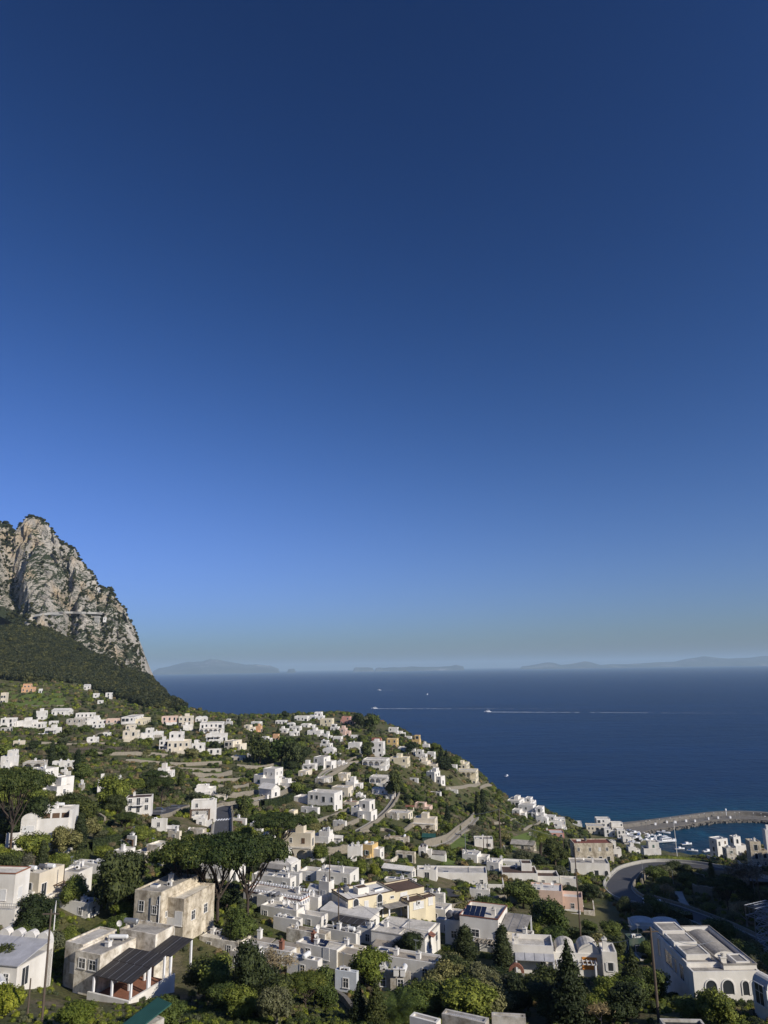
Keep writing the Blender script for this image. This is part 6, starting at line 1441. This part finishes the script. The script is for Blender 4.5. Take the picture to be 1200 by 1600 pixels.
# ---------------------------------------------------------------- tree prototypes: trunk mesh and crown mesh, one unit high
def leaf_cloud(P, Nn, size, rs, elong=1.0, jitter=.9, up=.25):
    """P points, Nn outward normals -> quads"""
    n = len(P); nn = Nn + rs.normal(0, jitter, (n, 3)) * .6; nn[:, 2] += up; nn /= np.linalg.norm(nn, axis=1)[:, None] + 1e-9
    a = np.cross(nn, rs.normal(0, 1, (n, 3))); a /= np.linalg.norm(a, axis=1)[:, None] + 1e-9; b = np.cross(nn, a)
    s = size * rs.uniform(.6, 1.35, n)[:, None]; a = a * s * elong; b = b * s
    return np.stack([P - a - b * .6, P + a * .2 - b, P + a + b * .6, P - a * .2 + b], 1).reshape(-1, 3)
def quads_mesh(name, V, mat, core=None):
    n = len(V) // 4; F_ = [(4 * i, 4 * i + 1, 4 * i + 2, 4 * i + 3) for i in range(n)]; V = V.tolist()
    if core:
        b = len(V); V += core[0]; F_ += [tuple(b + k for k in f) for f in core[1]]
    me = bpy.data.meshes.new(name); me.from_pydata(V, [], F_); me.materials.append(M[mat]); me.update(); return me
import bmesh
def core_blobs(blobs, k, seed):
    Vs, Fs = [], []
    for (x, y, z, rx, rz) in blobs:
        bm = bmesh.new(); bmesh.ops.create_icosphere(bm, subdivisions=2, radius=1)
        b = len(Vs)
        for v in bm.verts:
            d = 1 + .28 * MN.noise(v.co * 2.2 + Vector((x * 9 + seed, y * 9, z * 9))); Vs.append((x + v.co.x * rx * k * d, y + v.co.y * rx * k * d, z + v.co.z * rz * k * d))
        for f in bm.faces: Fs.append([b + v.index for v in f.verts])
        bm.free()
    return Vs, Fs
def crown(name, blobs, n, leaf, mat, seed, core=.78, jit=.9, elong=1.0, shell=(.72, 1.12), cut=.62):
    rs = np.random.RandomState(seed); B = np.array(blobs); w = B[:, 3] * (B[:, 3] + B[:, 4]); w = w / w.sum()
    idx = rs.choice(len(B), int(n * 1.5), p=w); d = rs.normal(0, 1, (len(idx), 3)); d /= np.linalg.norm(d, axis=1)[:, None]
    # clumps: leaves gather round random directions, with gaps between
    r = rs.uniform(*shell, len(idx)); lump = np.array([MN.noise(Vector(tuple(d[i] * 2.6)) + Vector((idx[i] * 3.1, seed, 0))) for i in range(len(idx))])
    r = r * (1 + .30 * lump); P = B[idx, :3] + d * r[:, None] * np.stack([B[idx, 3], B[idx, 3], B[idx, 4]], 1)
    keep = lump > -.32
    for j in range(len(B)):
        q = (P - B[j, :3]) / np.array([B[j, 3], B[j, 3], B[j, 4]]); keep &= ~((np.linalg.norm(q, axis=1) < cut) & (idx != j))
    P, d = P[keep][:n], d[keep][:n]
    return quads_mesh(name, leaf_cloud(P, d, leaf, rs, elong, jit), mat, core_blobs(blobs, core, seed) if core else None)
def rblobs(rs, n, R_, z0, z1, r0, r1, flat=.85):
    out = [(0, 0, (z0 + z1) / 2, R_ * .62, (z1 - z0) * .42)]
    for i in range(n):
        a = 2 * math.pi * i / n + rs.uniform(-.4, .4); q = R_ * rs.uniform(.38, .66); r = rs.uniform(r0, r1); out.append((math.cos(a) * q * rs.uniform(.8, 1.25), math.sin(a) * q * rs.uniform(.8, 1.25), rs.uniform(z0 + r * .6, z1 - r * .8), r * rs.uniform(.8, 1.2), r * flat))
    return out
def limbs(name, spec, mat, top=.62, r=.03, spread=.25, n=4, seed=0, base=0.0, lean=0):
    rs = random.Random(seed); b = MB(); k = (lean, rs.uniform(-.02, .02))
    fork = top * .55
    b.tube([(0, 0, -.12), (k[0] * .3, 0, fork * .5), (k[0], k[1], fork)], [r * 1.35, r * 1.05, r * .85], mat, 7)
    for i in range(n):
        a = 2 * math.pi * i / n + rs.uniform(-.5, .5); s = spread * rs.uniform(.6, 1.1); e = (k[0] + math.cos(a) * s, k[1] + math.sin(a) * s, top * rs.uniform(.9, 1.08))
        m_ = (k[0] + math.cos(a) * s * .38, k[1] + math.sin(a) * s * .38, fork + (e[2] - fork) * .62)
        b.tube([(k[0], k[1], fork - .01), m_, e], [r * .6, r * .42, r * .22], mat, 5)
        for j in range(2):
            a2 = a + rs.uniform(-1, 1); b.tube([m_, (m_[0] + math.cos(a2) * s * .45, m_[1] + math.sin(a2) * s * .45, m_[2] + .12)], [r * .3, r * .12], mat, 4)
    return b.mesh(name)
PROTO = {}
def add_proto(kind, trunk, hi, lo): PROTO.setdefault(kind, []).append((trunk, hi, lo))
for s in range(3):
    rs = np.random.RandomState(20 + s); bl = rblobs(rs, 8, .46, .24, 1.0, .16, .25)
    for kind, mat in (('broad', 'broad'), ('dense', 'dense'), ('bright', 'bright')):
        add_proto(kind, limbs('trunk', 0, 'bark', .6, .028, .22, 5, s), crown('crown', bl, 5200, .019, mat, s), crown('crown', bl, 1500, .034, mat, s))
    rs = np.random.RandomState(40 + s); bl = rblobs(rs, 9, .52, .3, 1.0, .13, .22)
    add_proto('olive', limbs('trunk', 0, 'greybark', .6, .03, .3, 5, s + 5), crown('crown', bl, 5200, .017, 'olive', s + 9, core=.6, elong=1.5), crown('crown', bl, 1500, .032, 'olive', s + 9, core=.66))
for s in range(2):
    rs = np.random.RandomState(60 + s)
    bl = [(rs.uniform(-.012, .012), rs.uniform(-.012, .012), z, .115 * (1.1 - abs(z - .42) * 1.35) + .012, .12) for z in np.linspace(.14, .9, 9)]
    add_proto('cypress', limbs('trunk', 0, 'bark', .3, .02, .02, 2, s), crown('crown', bl, 4200, .012, 'cypress', s + 3, core=.85, cut=.5), crown('crown', bl, 1100, .024, 'cypress', s + 3, core=.85, cut=.5))
    bl = [(0, 0, z, .34 * (1.0 - z) + .03, .075) for z in np.linspace(.16, .96, 11)] + [(math.cos(i * 2.4) * .24 * (1 - i / 14), math.sin(i * 2.4) * .24 * (1 - i / 14), .2 + i * .055, .12 * (1 - i / 18), .06) for i in range(12)]
    add_proto('conifer', limbs('trunk', 0, 'bark', .5, .022, .05, 3, s), crown('crown', bl, 5200, .014, 'cypress', s + 7, core=.72, cut=.45), crown('crown', bl, 1300, .026, 'cypress', s + 7, core=.74, cut=.45))
    # umbrella pine: flat wide top on forked limbs
    bl = []
    for i in range(15):
        q = .60 * math.sqrt((i + .5) / 15); a = i * 2.4 + s; r = .21 - .04 * (q / .6); bl.append((math.cos(a) * q, math.sin(a) * q, .86 - .10 * (q / .6) ** 2 + rs.uniform(-.012, .012), r, r * .42))
    b = MB(); rr = random.Random(s)
    b.tube([(0, 0, -.1), (.01, 0, .22), (-.01, .01, .42)], [.026, .022, .019], 'pinebark', 8)
    for i in range(9):
        a = i * 2.4 + s; q = .25 + .2 * (i % 3) / 2; e = (math.cos(a) * q, math.sin(a) * q, .74 - .08 * (q / .5)); z0 = .26 + .02 * i
        m_ = (math.cos(a) * q * .5, math.sin(a) * q * .5, z0 + (e[2] - z0) * .38); b.tube([(0, 0, z0 - .03), m_, e], [.013, .009, .004], 'pinebark', 6)
        for j in range(3): a2 = a + rr.uniform(-1.2, 1.2); b.tube([m_, (m_[0] + math.cos(a2) * .16, m_[1] + math.sin(a2) * .16, m_[2] + .24)], [.009, .003], 'pinebark', 4)
    add_proto('pine', b.mesh('trunk'), crown('crown', bl, 13000, .012, 'pine', s + 11, core=.80, cut=.4), crown('crown', bl, 2200, .028, 'pine', s + 11, core=.8, cut=.4))
    # leafless tree: branching tubes and twig haze
    b = MB(); P = []
    def br(p, d, L, r, k):
        e = p + d * L; b.tube([p, p + d * L * .5 + Vector((rr.uniform(-.02, .02),) * 3), e], [r, r * .8, r * .6], 'greybark', 5 if k < 2 else 3)
        if k >= 4: P.append(tuple(e)); return
        for _ in range(3):
            nd = (d + Vector((rr.uniform(-.75, .75), rr.uniform(-.75, .75), rr.uniform(-.15, .5)))).normalized(); br(e, nd, L * .68, r * .55, k + 1)
    br(Vector((0, 0, -.05)), Vector((0, 0, 1)), .27, .026, 0); b2 = MB(); rs2 = np.random.RandomState(s); tw = b.mesh('trunk')
    P = np.array(P); P = np.repeat(P, 14, 0) + rs2.normal(0, .055, (len(P) * 14, 3)); nn = P - np.array([0, 0, .5]); nn /= np.linalg.norm(nn, axis=1)[:, None]
    cr = quads_mesh('twigs', leaf_cloud(P, nn, .0055, rs2, 7.0, 1.4), 'twig'); add_proto('bare', tw, cr, cr)
# palm
def palm_meshes(seed, trunk_h, nf, drop, fl):
    rr = random.Random(seed); b = MB(); b.tube([(0, 0, -.1), (.01, 0, trunk_h * .5), (0, .01, trunk_h)], [.05, .04, .045], 'pinebark', 8); c = MB()
    for i in range(nf):
        a = i * 2.4; el = rr.uniform(-.2, 1.2); pts = []
        for k in range(7):
            t = k / 6; rad = fl * t * math.cos(el * (1 - t * .4)); z = trunk_h + fl * (math.sin(el) * t - drop * t * t); pts.append(Vector((math.cos(a) * rad, math.sin(a) * rad, z)))
        side = Vector((-math.sin(a), math.cos(a), 0))
        for k in range(6):
            p, q = pts[k], pts[k + 1]; w = .055 * math.sin(math.pi * (k + .7) / 7)
            for s_ in (-1, 1):
                for m_ in range(4):
                    u0 = m_ / 4; pa = p.lerp(q, u0); pb = p.lerp(q, u0 + .12); tip = p.lerp(q, u0 + .35) + side * s_ * w * 2.6 + Vector((0, 0, -w * .8)); c.face([pa, pb, tip], 'broad')
    return b.mesh('trunk'), c.mesh('crown')
for s in range(1): t_, c_ = palm_meshes(3, .62, 46, .75, .42); add_proto('palm', t_, c_, c_)
t_, c_ = palm_meshes(5, .3, 70, .35, .62); add_proto('yucca', t_, c_, c_)
# hedge / shrub meshes for the ground cover
rs = np.random.RandomState(5); SHR = []
for s, mat in enumerate(['broad', 'dense', 'bright', 'olive', 'dry', 'broad', 'dense', 'olive']):
    bl = [(rs.uniform(-.35, .35), rs.uniform(-.35, .35), rs.uniform(.2, .45), rs.uniform(.28, .42), rs.uniform(.28, .42)) for _ in range(4)]
    SHR.append(crown('shrub_leaves', bl, 620, .045, mat, 80 + s, core=.84))
# ---------------------------------------------------------------- places of the trees the eye can single out
TN = dict(broad='leafy_tree', dense='evergreen_tree', bright='citrus_tree', olive='olive_tree', cypress='cypress', conifer='conifer', pine='umbrella_pine', bare='bare_tree', palm='palm_tree', yucca='yucca')
TCAT = dict(broad='tree', dense='tree', bright='tree', olive='tree', cypress='cypress', conifer='conifer', pine='pine tree', bare='tree', palm='palm', yucca='yucca')
TREES = []
def plant(kind, x, y, h, wid, label, group=None, lo=False, z=None, k=None):
    P = PROTO[kind]; p = P[(k if k is not None else rnd.randrange(99)) % len(P)]
    z = ground_z(x, y) if z is None else z
    t = thing(TN[kind], label, TCAT[kind], (x, y, z - .15), rnd.uniform(0, 6.28), group); t.scale = (h * wid, h * wid, h)
    link('trunk', p[0], t); link('twigs' if kind == 'bare' else ('fronds' if kind in ('palm', 'yucca') else 'crown'), p[2] if lo else p[1], t)
    TREES.append((x, y, h * wid * .45)); return t
TGRP = dict(broad='leafy trees among the houses', dense='dark evergreens among the houses', bright='bright green fruit trees', olive='grey-green olive trees', cypress='cypresses', conifer='dark conifers', pine='umbrella pines', bare='leafless trees', palm='palms', yucca='yuccas')
def plant_px(kind, u, vbase, vtop, wid, label, **kw):
    g = ground(u, vbase); D = g[1] * math.cos(R(12.85)) + (CAMZ - g[2]) * math.sin(R(12.85)); h = (vbase - vtop) * D / F / (1 + .45 * wid * (CAMZ - g[2]) / g[1])
    return plant(kind, g[0], g[1], h, wid, label, group=TGRP[kind], lo=D > 300, **kw)
HERO = [
('pine',297,1436,1316,.76,'left one of three umbrella pines standing beside stone house'),
('pine',340,1442,1310,.80,'middle one of three umbrella pines, with forked dark trunk'),
('pine',386,1442,1314,.76,'right one of three umbrella pines, with fullest crown'),
('pine',436,1346,1272,.85,'umbrella pine in front of pale yellow flat house'),
('pine',16,1330,1204,.56,'huge umbrella pine at left edge above arched villa'),
('pine',252,1262,1216,.6,'round-topped pine right of square white villa'),
('broad',176,1266,1212,.95,'dark spreading tree left of square white villa'),
('dense',178,1440,1340,.78,'big bushy evergreen left of tall stone house'),
('dense',205,1392,1334,.75,'dark evergreen just behind tall stone house'),
('dense',50,1472,1404,1.2,'wide dark evergreen in front of shuttered white house'),
('dense',44,1322,1250,1.0,'dark tree filling gap right of huge left pine'),
('broad',112,1420,1372,1.0,'brownish green tree beside low dark shed roof'),
('broad',52,1352,1300,1.1,'wide green tree below arched white villa'),
('olive',98,1344,1294,1.0,'grey green tree in front of arched recess'),
('cypress',123,1332,1272,1.5,'dark columnar cypress hugging right side of arched villa'),
('cypress',72,1300,1262,1.2,'slender dark tree before arched villa wall') ,
('cypress',787,1528,1448,1.55,'tall dark cypress before grey-roofed veranda house'),
('cypress',727,1506,1440,2.5,'broad dark cypress left of tall slender one'),
('conifer',893,1602,1486,.95,'big dark conifer at bottom before vaulted house'),
('conifer',992,1566,1490,1.0,'dark conifer beside leaning wooden pole'),
('dense',392,1578,1488,.72,'dark upright evergreen among lower garden trees'),
('dense',318,1560,1496,1.05,'olive-topped round tree in front of flat grey roof'),
('bare',434,1542,1466,1.2,'leafless tree before brick chimney roofs'),
('bare',492,1572,1502,1.3,'bare white-flecked almond tree in lower garden'),
('broad',372,1478,1424,1.2,'low spreading green tree at foot of three pines'),
('bright',580,1542,1482,1.2,'orange tree full of fruit left of grey shed'),
('dense',640,1500,1458,1.1,'dark citrus tree under slab-roofed house'),
('yucca',622,1602,1536,1.0,'spiky yucca clump at bottom centre'),
('conifer',560,1600,1542,.9,'feathery grey green tree left of spiky yucca'),
('conifer',588,1604,1538,.9,'feathery green tree touching spiky yucca'),
('palm',845,1340,1286,.95,'tall palm beside ruined stone barn'),
('palm',657,1268,1250,.9,'small palm before peach villa'),
('palm',502,1200,1182,.9,'short palm beside white modern house'),
('cypress',747,1278,1240,1.1,'left of two thin cypresses on green slope'),
('cypress',755,1278,1236,1.1,'right of two thin cypresses on green slope'),
('conifer',373,1136,1118,.8,'dark conifer on left skyline against sea'),
('dense',616,1252,1208,.6,'black-green cypress right of loggia villa'),
('dense',406,1194,1148,.8,'dark tall tree left of big grove'),
('broad',440,1196,1150,.95,'large green tree heading hillside grove'),
('dense',458,1200,1160,.85,'dark right-hand tree of hillside grove'),
('dense',474,1196,1166,.8,'smaller dark tree ending hillside grove'),
('dense',560,1136,1113,1.1,'dark round tree on skyline right of pink villa'),
('broad',582,1140,1116,1.1,'green round tree at right end of skyline'),
('dense',574,1186,1160,.9,'dark pine left of three-storey tower'),
('dense',642,1180,1158,.9,'dark pine below golden yellow house'),
('conifer',690,1202,1168,.9,'dark pine at cliff edge left of brown bush'),
('conifer',698,1204,1174,.9,'second dark pine at cliff edge'),
('broad',712,1200,1182,1.3,'rusty brown bush at cliff edge behind yellow villa'),
('dense',868,1352,1314,1.0,'round dark tree left of pole by stone house'),
('bare',822,1350,1318,1.5,'leafless bushy tree in front of stone barn'),
('bare',738,1312,1282,1.3,'brown leafless tree at stone road wall'),
('bare',1040,1410,1372,1.2,'pale leafless tree inside hairpin bend'),
('olive',1042,1376,1354,1.3,'grey-green tree inside hairpin bend'),
('bare',1180,1420,1330,1.1,'big leafless tree at right edge below beige block'),
('bare',1150,1392,1340,1.2,'leafless brown tree beside harbour-side stone block'),
('bare',940,1604,1556,1.6,'leafless vine tangle at bottom right of centre'),
('bare',1168,1448,1398,1.5,'twiggy brown tree left of steel lattice tower'),
('broad',1122,1604,1546,1.2,'dark leafy tree before arches of large white building'),
('broad',1078,1600,1560,1.2,'low tree at foot of large white building'),
('dense',12,1528,1478,1.1,'dark bush tree in front of scalloped white house'),
('broad',255,1606,1556,1.3,'rounded green tree at bottom beside green sheet roof'),
('bright',118,1606,1562,1.6,'bright green tree at bottom left'),
('olive',432,1606,1548,1.0,'silvery tree at bottom left of centre'),
('olive',700,1558,1508,1.3,'grey-green garden tree before broad cypress'),
('broad',1015,1500,1470,1.2,'shaded tree left of large white building wall'),
('broad',860,1462,1404,1.2,'dense green tree at lawn edge before pink villa'),
('broad',818,1420,1378,1.3,'green orchard tree left of pale pink villa'),
]
for r in HERO: plant_px(*r)
# ---------------------------------------------------------------- the other trees, each named by the house it stands beside
def clear(x, y, r, foots=True):
    for (a, b_, q) in FOOT:
        if (x - a) ** 2 + (y - b_) ** 2 < (q + r) ** 2: return False
    for (a, b_, q) in KEEP:
        if (x - a) ** 2 + (y - b_) ** 2 < (q + r) ** 2: return False
    return True
LEAD = dict(broad='leafy green tree', dense='dark evergreen', bright='bright green tree', olive='grey-green olive tree', cypress='slim cypress', conifer='dark conifer', pine='umbrella pine', bare='leafless tree')
used = {}
def where_label(kind, u, v, g):
    best = None
    for lab, (a, b_, c, d), Y in HL:
        cu = (a + c) / 2; dx = max(a - u, 0, u - c); dy = max(b_ - v, 0, v - d); q = math.hypot(dx, dy * 1.6)
        if best is None or q < best[0]: best = (q, lab, (a, b_, c, d), Y)
    q, lab, (a, b_, c, d), Y = best
    hz_ = 'left' if u < a else 'right' if u > c else ''; vt_ = 'above' if v < b_ + (d - b_) * .35 else 'below' if v > d + 1 else ''
    rel = {('', ''): 'in front of', ('', 'above'): 'behind', ('', 'below'): 'in front of', ('left', ''): 'left of', ('right', ''): 'right of'}.get((hz_, vt_)) or (vt_ + ' ' + hz_ + ' of')
    return [' '.join(x.split()) for x in (SH[kind] + ' ' + rel + ' ' + lab, 'small ' + SH[kind] + ' ' + rel + ' ' + lab, 'tall ' + SH[kind] + ' ' + rel + ' ' + lab)]
SH = dict(broad='leafy tree', dense='dark evergreen', bright='bright tree', olive='olive tree', cypress='slim cypress', conifer='dark conifer', pine='umbrella pine', bare='leafless tree')
cand = []
def depth_ok(u, v):   # land only
    return not (u > 990 and v < 1345) and not (u > 940 and v < 1310)
tries = 0; placed = []
zones = [(lambda u, v: 1345 <= v <= 1600, 145, 22), (lambda u, v: 1240 <= v < 1345, 100, 15), (lambda u, v: 1150 <= v < 1240, 60, 11), (lambda u, v: 1085 <= v < 1150, 38, 7)]
rz = random.Random(21)
LAWN = [(866, 1412, 960, 1462), (800, 1300, 850, 1345), (700, 1300, 735, 1330), (740, 1500, 830, 1560)]
for zone, num, sp in zones:
    got = 0; tries = 0
    while got < num and tries < 6000:
        tries += 1; u = rz.uniform(-10, 1210); v = rz.uniform(1085, 1600)
        if not zone(u, v) or not depth_ok(u, v): continue
        if any(a < u < c and b_ < v < d for a, b_, c, d in LAWN): continue
        if any((u - p[0]) ** 2 + ((v - p[1]) * 1.7) ** 2 < (sp * .9) ** 2 for p in placed): continue
        g = ground(u, v)
        if g is None or g[2] < 4: continue
        r_ = rz.random(); kind = 'broad' if r_ < .38 else 'dense' if r_ < .58 else 'bright' if r_ < .70 else 'olive' if r_ < .86 else 'bare' if r_ < .93 else 'cypress' if r_ < .955 else 'conifer' if r_ < .985 else 'pine'
        h = {'broad': 5, 'dense': 5.5, 'bright': 3.8, 'olive': 4.6, 'bare': 5, 'cypress': 8, 'conifer': 7, 'pine': 7}[kind] * rz.uniform(.75, 1.25); wd = {'cypress': 1.2, 'conifer': 1, 'pine': .9, 'bare': 1.1}.get(kind, rz.uniform(1.0, 1.35))
        if v < 1200: h *= 1.15
        rad = h * wd * (.12 if kind == 'cypress' else .36)
        if v > 1430: h = min(h, 4.6)
        if 300 < u < 700 and 1440 < v and v - h * F / (g[1] * .975 + (CAMZ - g[2]) * .222) < 1512: continue
        if not clear(g[0], g[1], rad): continue
        if u > 1000 and v > 1360 and kind in ('bright',): kind = 'bare'
        D_ = g[1] * .975 + (CAMZ - g[2]) * .222; hp = h * F / D_; wp = rad * F / D_; bx = (u - wp, v - hp, u + wp, v); ar = (bx[2] - bx[0]) * (bx[3] - bx[1]); hid = 0
        for _, (a, b_, c, d), Y in HL:
            if Y > g[1] - 3: hid += max(0, min(bx[2], c) - max(bx[0], a)) * max(0, min(bx[3], d) - max(bx[1], b_))
        if hid > ar * (.07 if v > 1300 else .22): continue
        labs = [l for i_, l in enumerate(where_label(kind, u, v, g)) if l not in used and len(l.split()) <= 16]
        if not labs: continue
        lab = labs[0]; used[lab] = 1
        if 'small ' in lab: h *= .72
        if 'tall ' in lab: h *= 1.2
        placed.append((u, v)); got += 1; cand.append((kind, g, h, wd, lab, v))
for kind, g, h, wd, lab, v in cand:
    plant(kind, g[0], g[1], h, wd, lab, group=TGRP[kind], lo=g[1] > 260)

for P_, N_2, rs_, mat_, cb, lab_ in HEDGES:
    Vh = leaf_cloud(P_, N_2, .16, rs_); o = tag(link('hedge', quads_mesh('hedge', Vh, mat_, (cb.v, cb.f))), lab_, 'hedge', 'clipped hedges')
# ---------------------------------------------------------------- uncountable growth: shrubs over the slopes, wood on the hill
def scatter(name, pts, meshes, label=None):
    """pts: list of (x, y, z, size, spin, pick); real leaf meshes instanced over the ground as one mass"""
    col = bpy.data.collections.new(name + '_kinds')
    for i, me in enumerate(meshes): col.objects.link(bpy.data.objects.new('shrub', me))
    A = np.array(pts); me = bpy.data.meshes.new(name); me.vertices.add(len(A)); me.vertices.foreach_set('co', A[:, :3].ravel())
    for nm, k, ty in (('size', 3, 'FLOAT'), ('spin', 4, 'FLOAT'), ('pick', 5, 'INT')):
        at = me.attributes.new(nm, ty, 'POINT'); at.data.foreach_set('value', A[:, k].astype(np.int32 if ty == 'INT' else np.float32))
    o = link(name, me); tag(o, label, 'undergrowth' if label else None, kind='stuff')
    g = bpy.data.node_groups.new(name, 'GeometryNodeTree'); g.interface.new_socket('Geometry', in_out='INPUT', socket_type='NodeSocketGeometry'); g.interface.new_socket('Geometry', in_out='OUTPUT', socket_type='NodeSocketGeometry')
    gi, go = g.nodes.new('NodeGroupInput'), g.nodes.new('NodeGroupOutput'); ip = g.nodes.new('GeometryNodeInstanceOnPoints'); ci = g.nodes.new('GeometryNodeCollectionInfo')
    ci.inputs['Collection'].default_value = col; ci.inputs['Separate Children'].default_value = True; ci.inputs['Reset Children'].default_value = True
    ip.inputs['Pick Instance'].default_value = True
    def attr(n, t):
        a = g.nodes.new('GeometryNodeInputNamedAttribute'); a.data_type = t; a.inputs['Name'].default_value = n; return a.outputs['Attribute']
    g.links.new(gi.outputs[0], ip.inputs['Points']); g.links.new(ci.outputs[0], ip.inputs['Instance']); g.links.new(attr('pick', 'INT'), ip.inputs['Instance Index'])
    cx = g.nodes.new('ShaderNodeCombineXYZ'); g.links.new(attr('spin', 'FLOAT'), cx.inputs[2]); g.links.new(cx.outputs[0], ip.inputs['Rotation'])
    cs = g.nodes.new('ShaderNodeCombineXYZ'); sz = attr('size', 'FLOAT')
    for k in range(3): g.links.new(sz, cs.inputs[k])
    g.links.new(cs.outputs[0], ip.inputs['Scale']); g.links.new(ip.outputs[0], go.inputs[0])
    md = o.modifiers.new('growth', 'NODES'); md.node_group = g; return o
def near_foot_grid():
    G = {}
    for (a, b_, q) in FOOT + KEEP:
        for i in range(int((a - q - 3) // 6), int((a + q + 3) // 6) + 1):
            for j in range(int((b_ - q - 3) // 6), int((b_ + q + 3) // 6) + 1): G.setdefault((i, j), []).append((a, b_, q))
    return G
G_ = near_foot_grid()
def free(x, y, r): return all((x - a) ** 2 + (y - b_) ** 2 > (q * .92 + r) ** 2 for a, b_, q in G_.get((int(x // 6), int(y // 6)), []))
pts = []; rs = np.random.RandomState(77)
# in angular / log-distance space so that the near ground is as densely clothed as the far
n = 62000; aa = rs.uniform(-.75, .75, n); yy = np.exp(rs.uniform(math.log(48), math.log(900), n)); xx = aa * yy; zz = H(xx, yy)
for x, y, z, q in zip(xx, yy, zz, rs.rand(n)):
    if z < 3.5: continue
    patch = MN.noise(Vector((x / 26, y / 26, 1.7))) + .5 * MN.noise(Vector((x / 9, y / 9, 5)))
    s = rs.uniform(.8, 1.9) * (1 + y / 520)
    s *= min(1, max(.5, y / 260))
    meadow = MN.noise(Vector((x / 60, y / 60, 9.3)))
    if patch < -.2 + (.22 if meadow > .15 else 0) and q > .15: continue
    if not free(x, y, s * .35): continue
    u, v, _ = px_of(x, y, z)
    if any(a < u < c and b_ < v < d for a, b_, c, d in LAWN) : continue
    weeds = u < 240 and v > 1512 + u * .12
    pk = int(abs(MN.noise(Vector((x / 20, y / 20, 3)))) * 14 + rs.randint(0, 3)) % 8
    if weeds: pk = 2 if rs.rand() < .75 else 3; s *= .8
    pts.append((x, y, z - .1 * s, s, rs.uniform(0, 6.28), pk))
print('UNDERGROWTH', len(pts), 'TREES', len(TREES))
scatter('undergrowth', pts, SHR)
# wooded hill under the cliff
FP = []; rs = np.random.RandomState(3); FM = []
for s in range(3):
    r2 = np.random.RandomState(90 + s); bl = rblobs(r2, 6, .5, .1, .95, .2, .3); FM.append(crown('forest_crown', bl, 420, .06, 'forest', 50 + s, core=.84))
us_ = rs.uniform(-60, 305, 16000); vs_ = rs.uniform(925, 1118, 16000)
low = lambda u: np.interp(u, [-60, 0, 40, 90, 130, 180, 230, 300], [1062, 1062, 1066, 1066, 1072, 1092, 1106, 1114])
n_ = 9000; a_ = rs.uniform(-.60, -.255, n_ * 2); y_ = rs.uniform(700, 1140, n_ * 2); x_ = a_ * y_; z_ = H(x_, y_)
for x, y, z in zip(x_, y_, z_):
    u, v, _ = px_of(x, y, z)
    if v > low(u) - 1 or u < -70 or z < 20 or u > 216 + (v - 1045) * 1.06: continue
    if MN.noise(Vector((x / 30, y / 30, 0))) > .42: continue
    FP.append((x, y, z - 1, rs.uniform(5, 10) * (1 + .8 * max(0, MN.noise(Vector((x / 18, y / 18, 4))))), rs.uniform(0, 6.28), rs.randint(0, 3)))
print('FOREST', len(FP)); scatter('hill_forest', FP, FM)
# scrub on the cliff ledges and along its crest
SC = []
for u in np.arange(-30, 232, 1.2):
    p = cliff_point(u, 1.0 + rs.uniform(-.01, .02))
    if rs.rand() < .8: SC.append((p.x, p.y, p.z - 1, rs.uniform(3, 7.5), rs.uniform(0, 6), rs.randint(0, 3)))
for _ in range(2600):
    u = rs.uniform(-30, 230); t_ = rs.rand(); p = cliff_point(u, t_); w_ = MN.noise(Vector((u / 17, t_ * 5, 2))) + .6 * MN.noise(Vector((u / 6, t_ * 14, 8)))
    lim = .2
    if 42 < u < 98 and t_ > .35: lim = .5
    if u > 150: lim = -.05
    if abs(u - 106 + t_ * 6) < 6 or abs(u - 12) < 9: lim = -.3
    if t_ < .12: lim = -.2
    if w_ < lim: continue
    SC.append((p.x, p.y - .5, p.z - .5, rs.uniform(2.5, 6.5), rs.uniform(0, 6), rs.randint(0, 3)))
scatter('cliff_scrub', SC, FM)
# ---------------------------------------------------------------- the air between here and the far coasts
hb = MB(); hb.box(-64000, -64000, -33, 64000, 74000, 640, 'white'); hz = hb.mesh('haze'); hz.materials.clear()
hm = bpy.data.materials.new('haze_air'); hm.use_nodes = True; hn = hm.node_tree; hn.nodes.clear()
ho = hn.nodes.new('ShaderNodeOutputMaterial'); hv = hn.nodes.new('ShaderNodeVolumePrincipled'); hn.links.new(hv.outputs[0], ho.inputs['Volume'])
hv.inputs['Color'].default_value = (.62, .84, 1, 1); hv.inputs['Density'].default_value = 4e-5; hv.inputs['Anisotropy'].default_value = 0.0
hz.materials.append(hm); tag(link('haze', hz), kind='stuff')
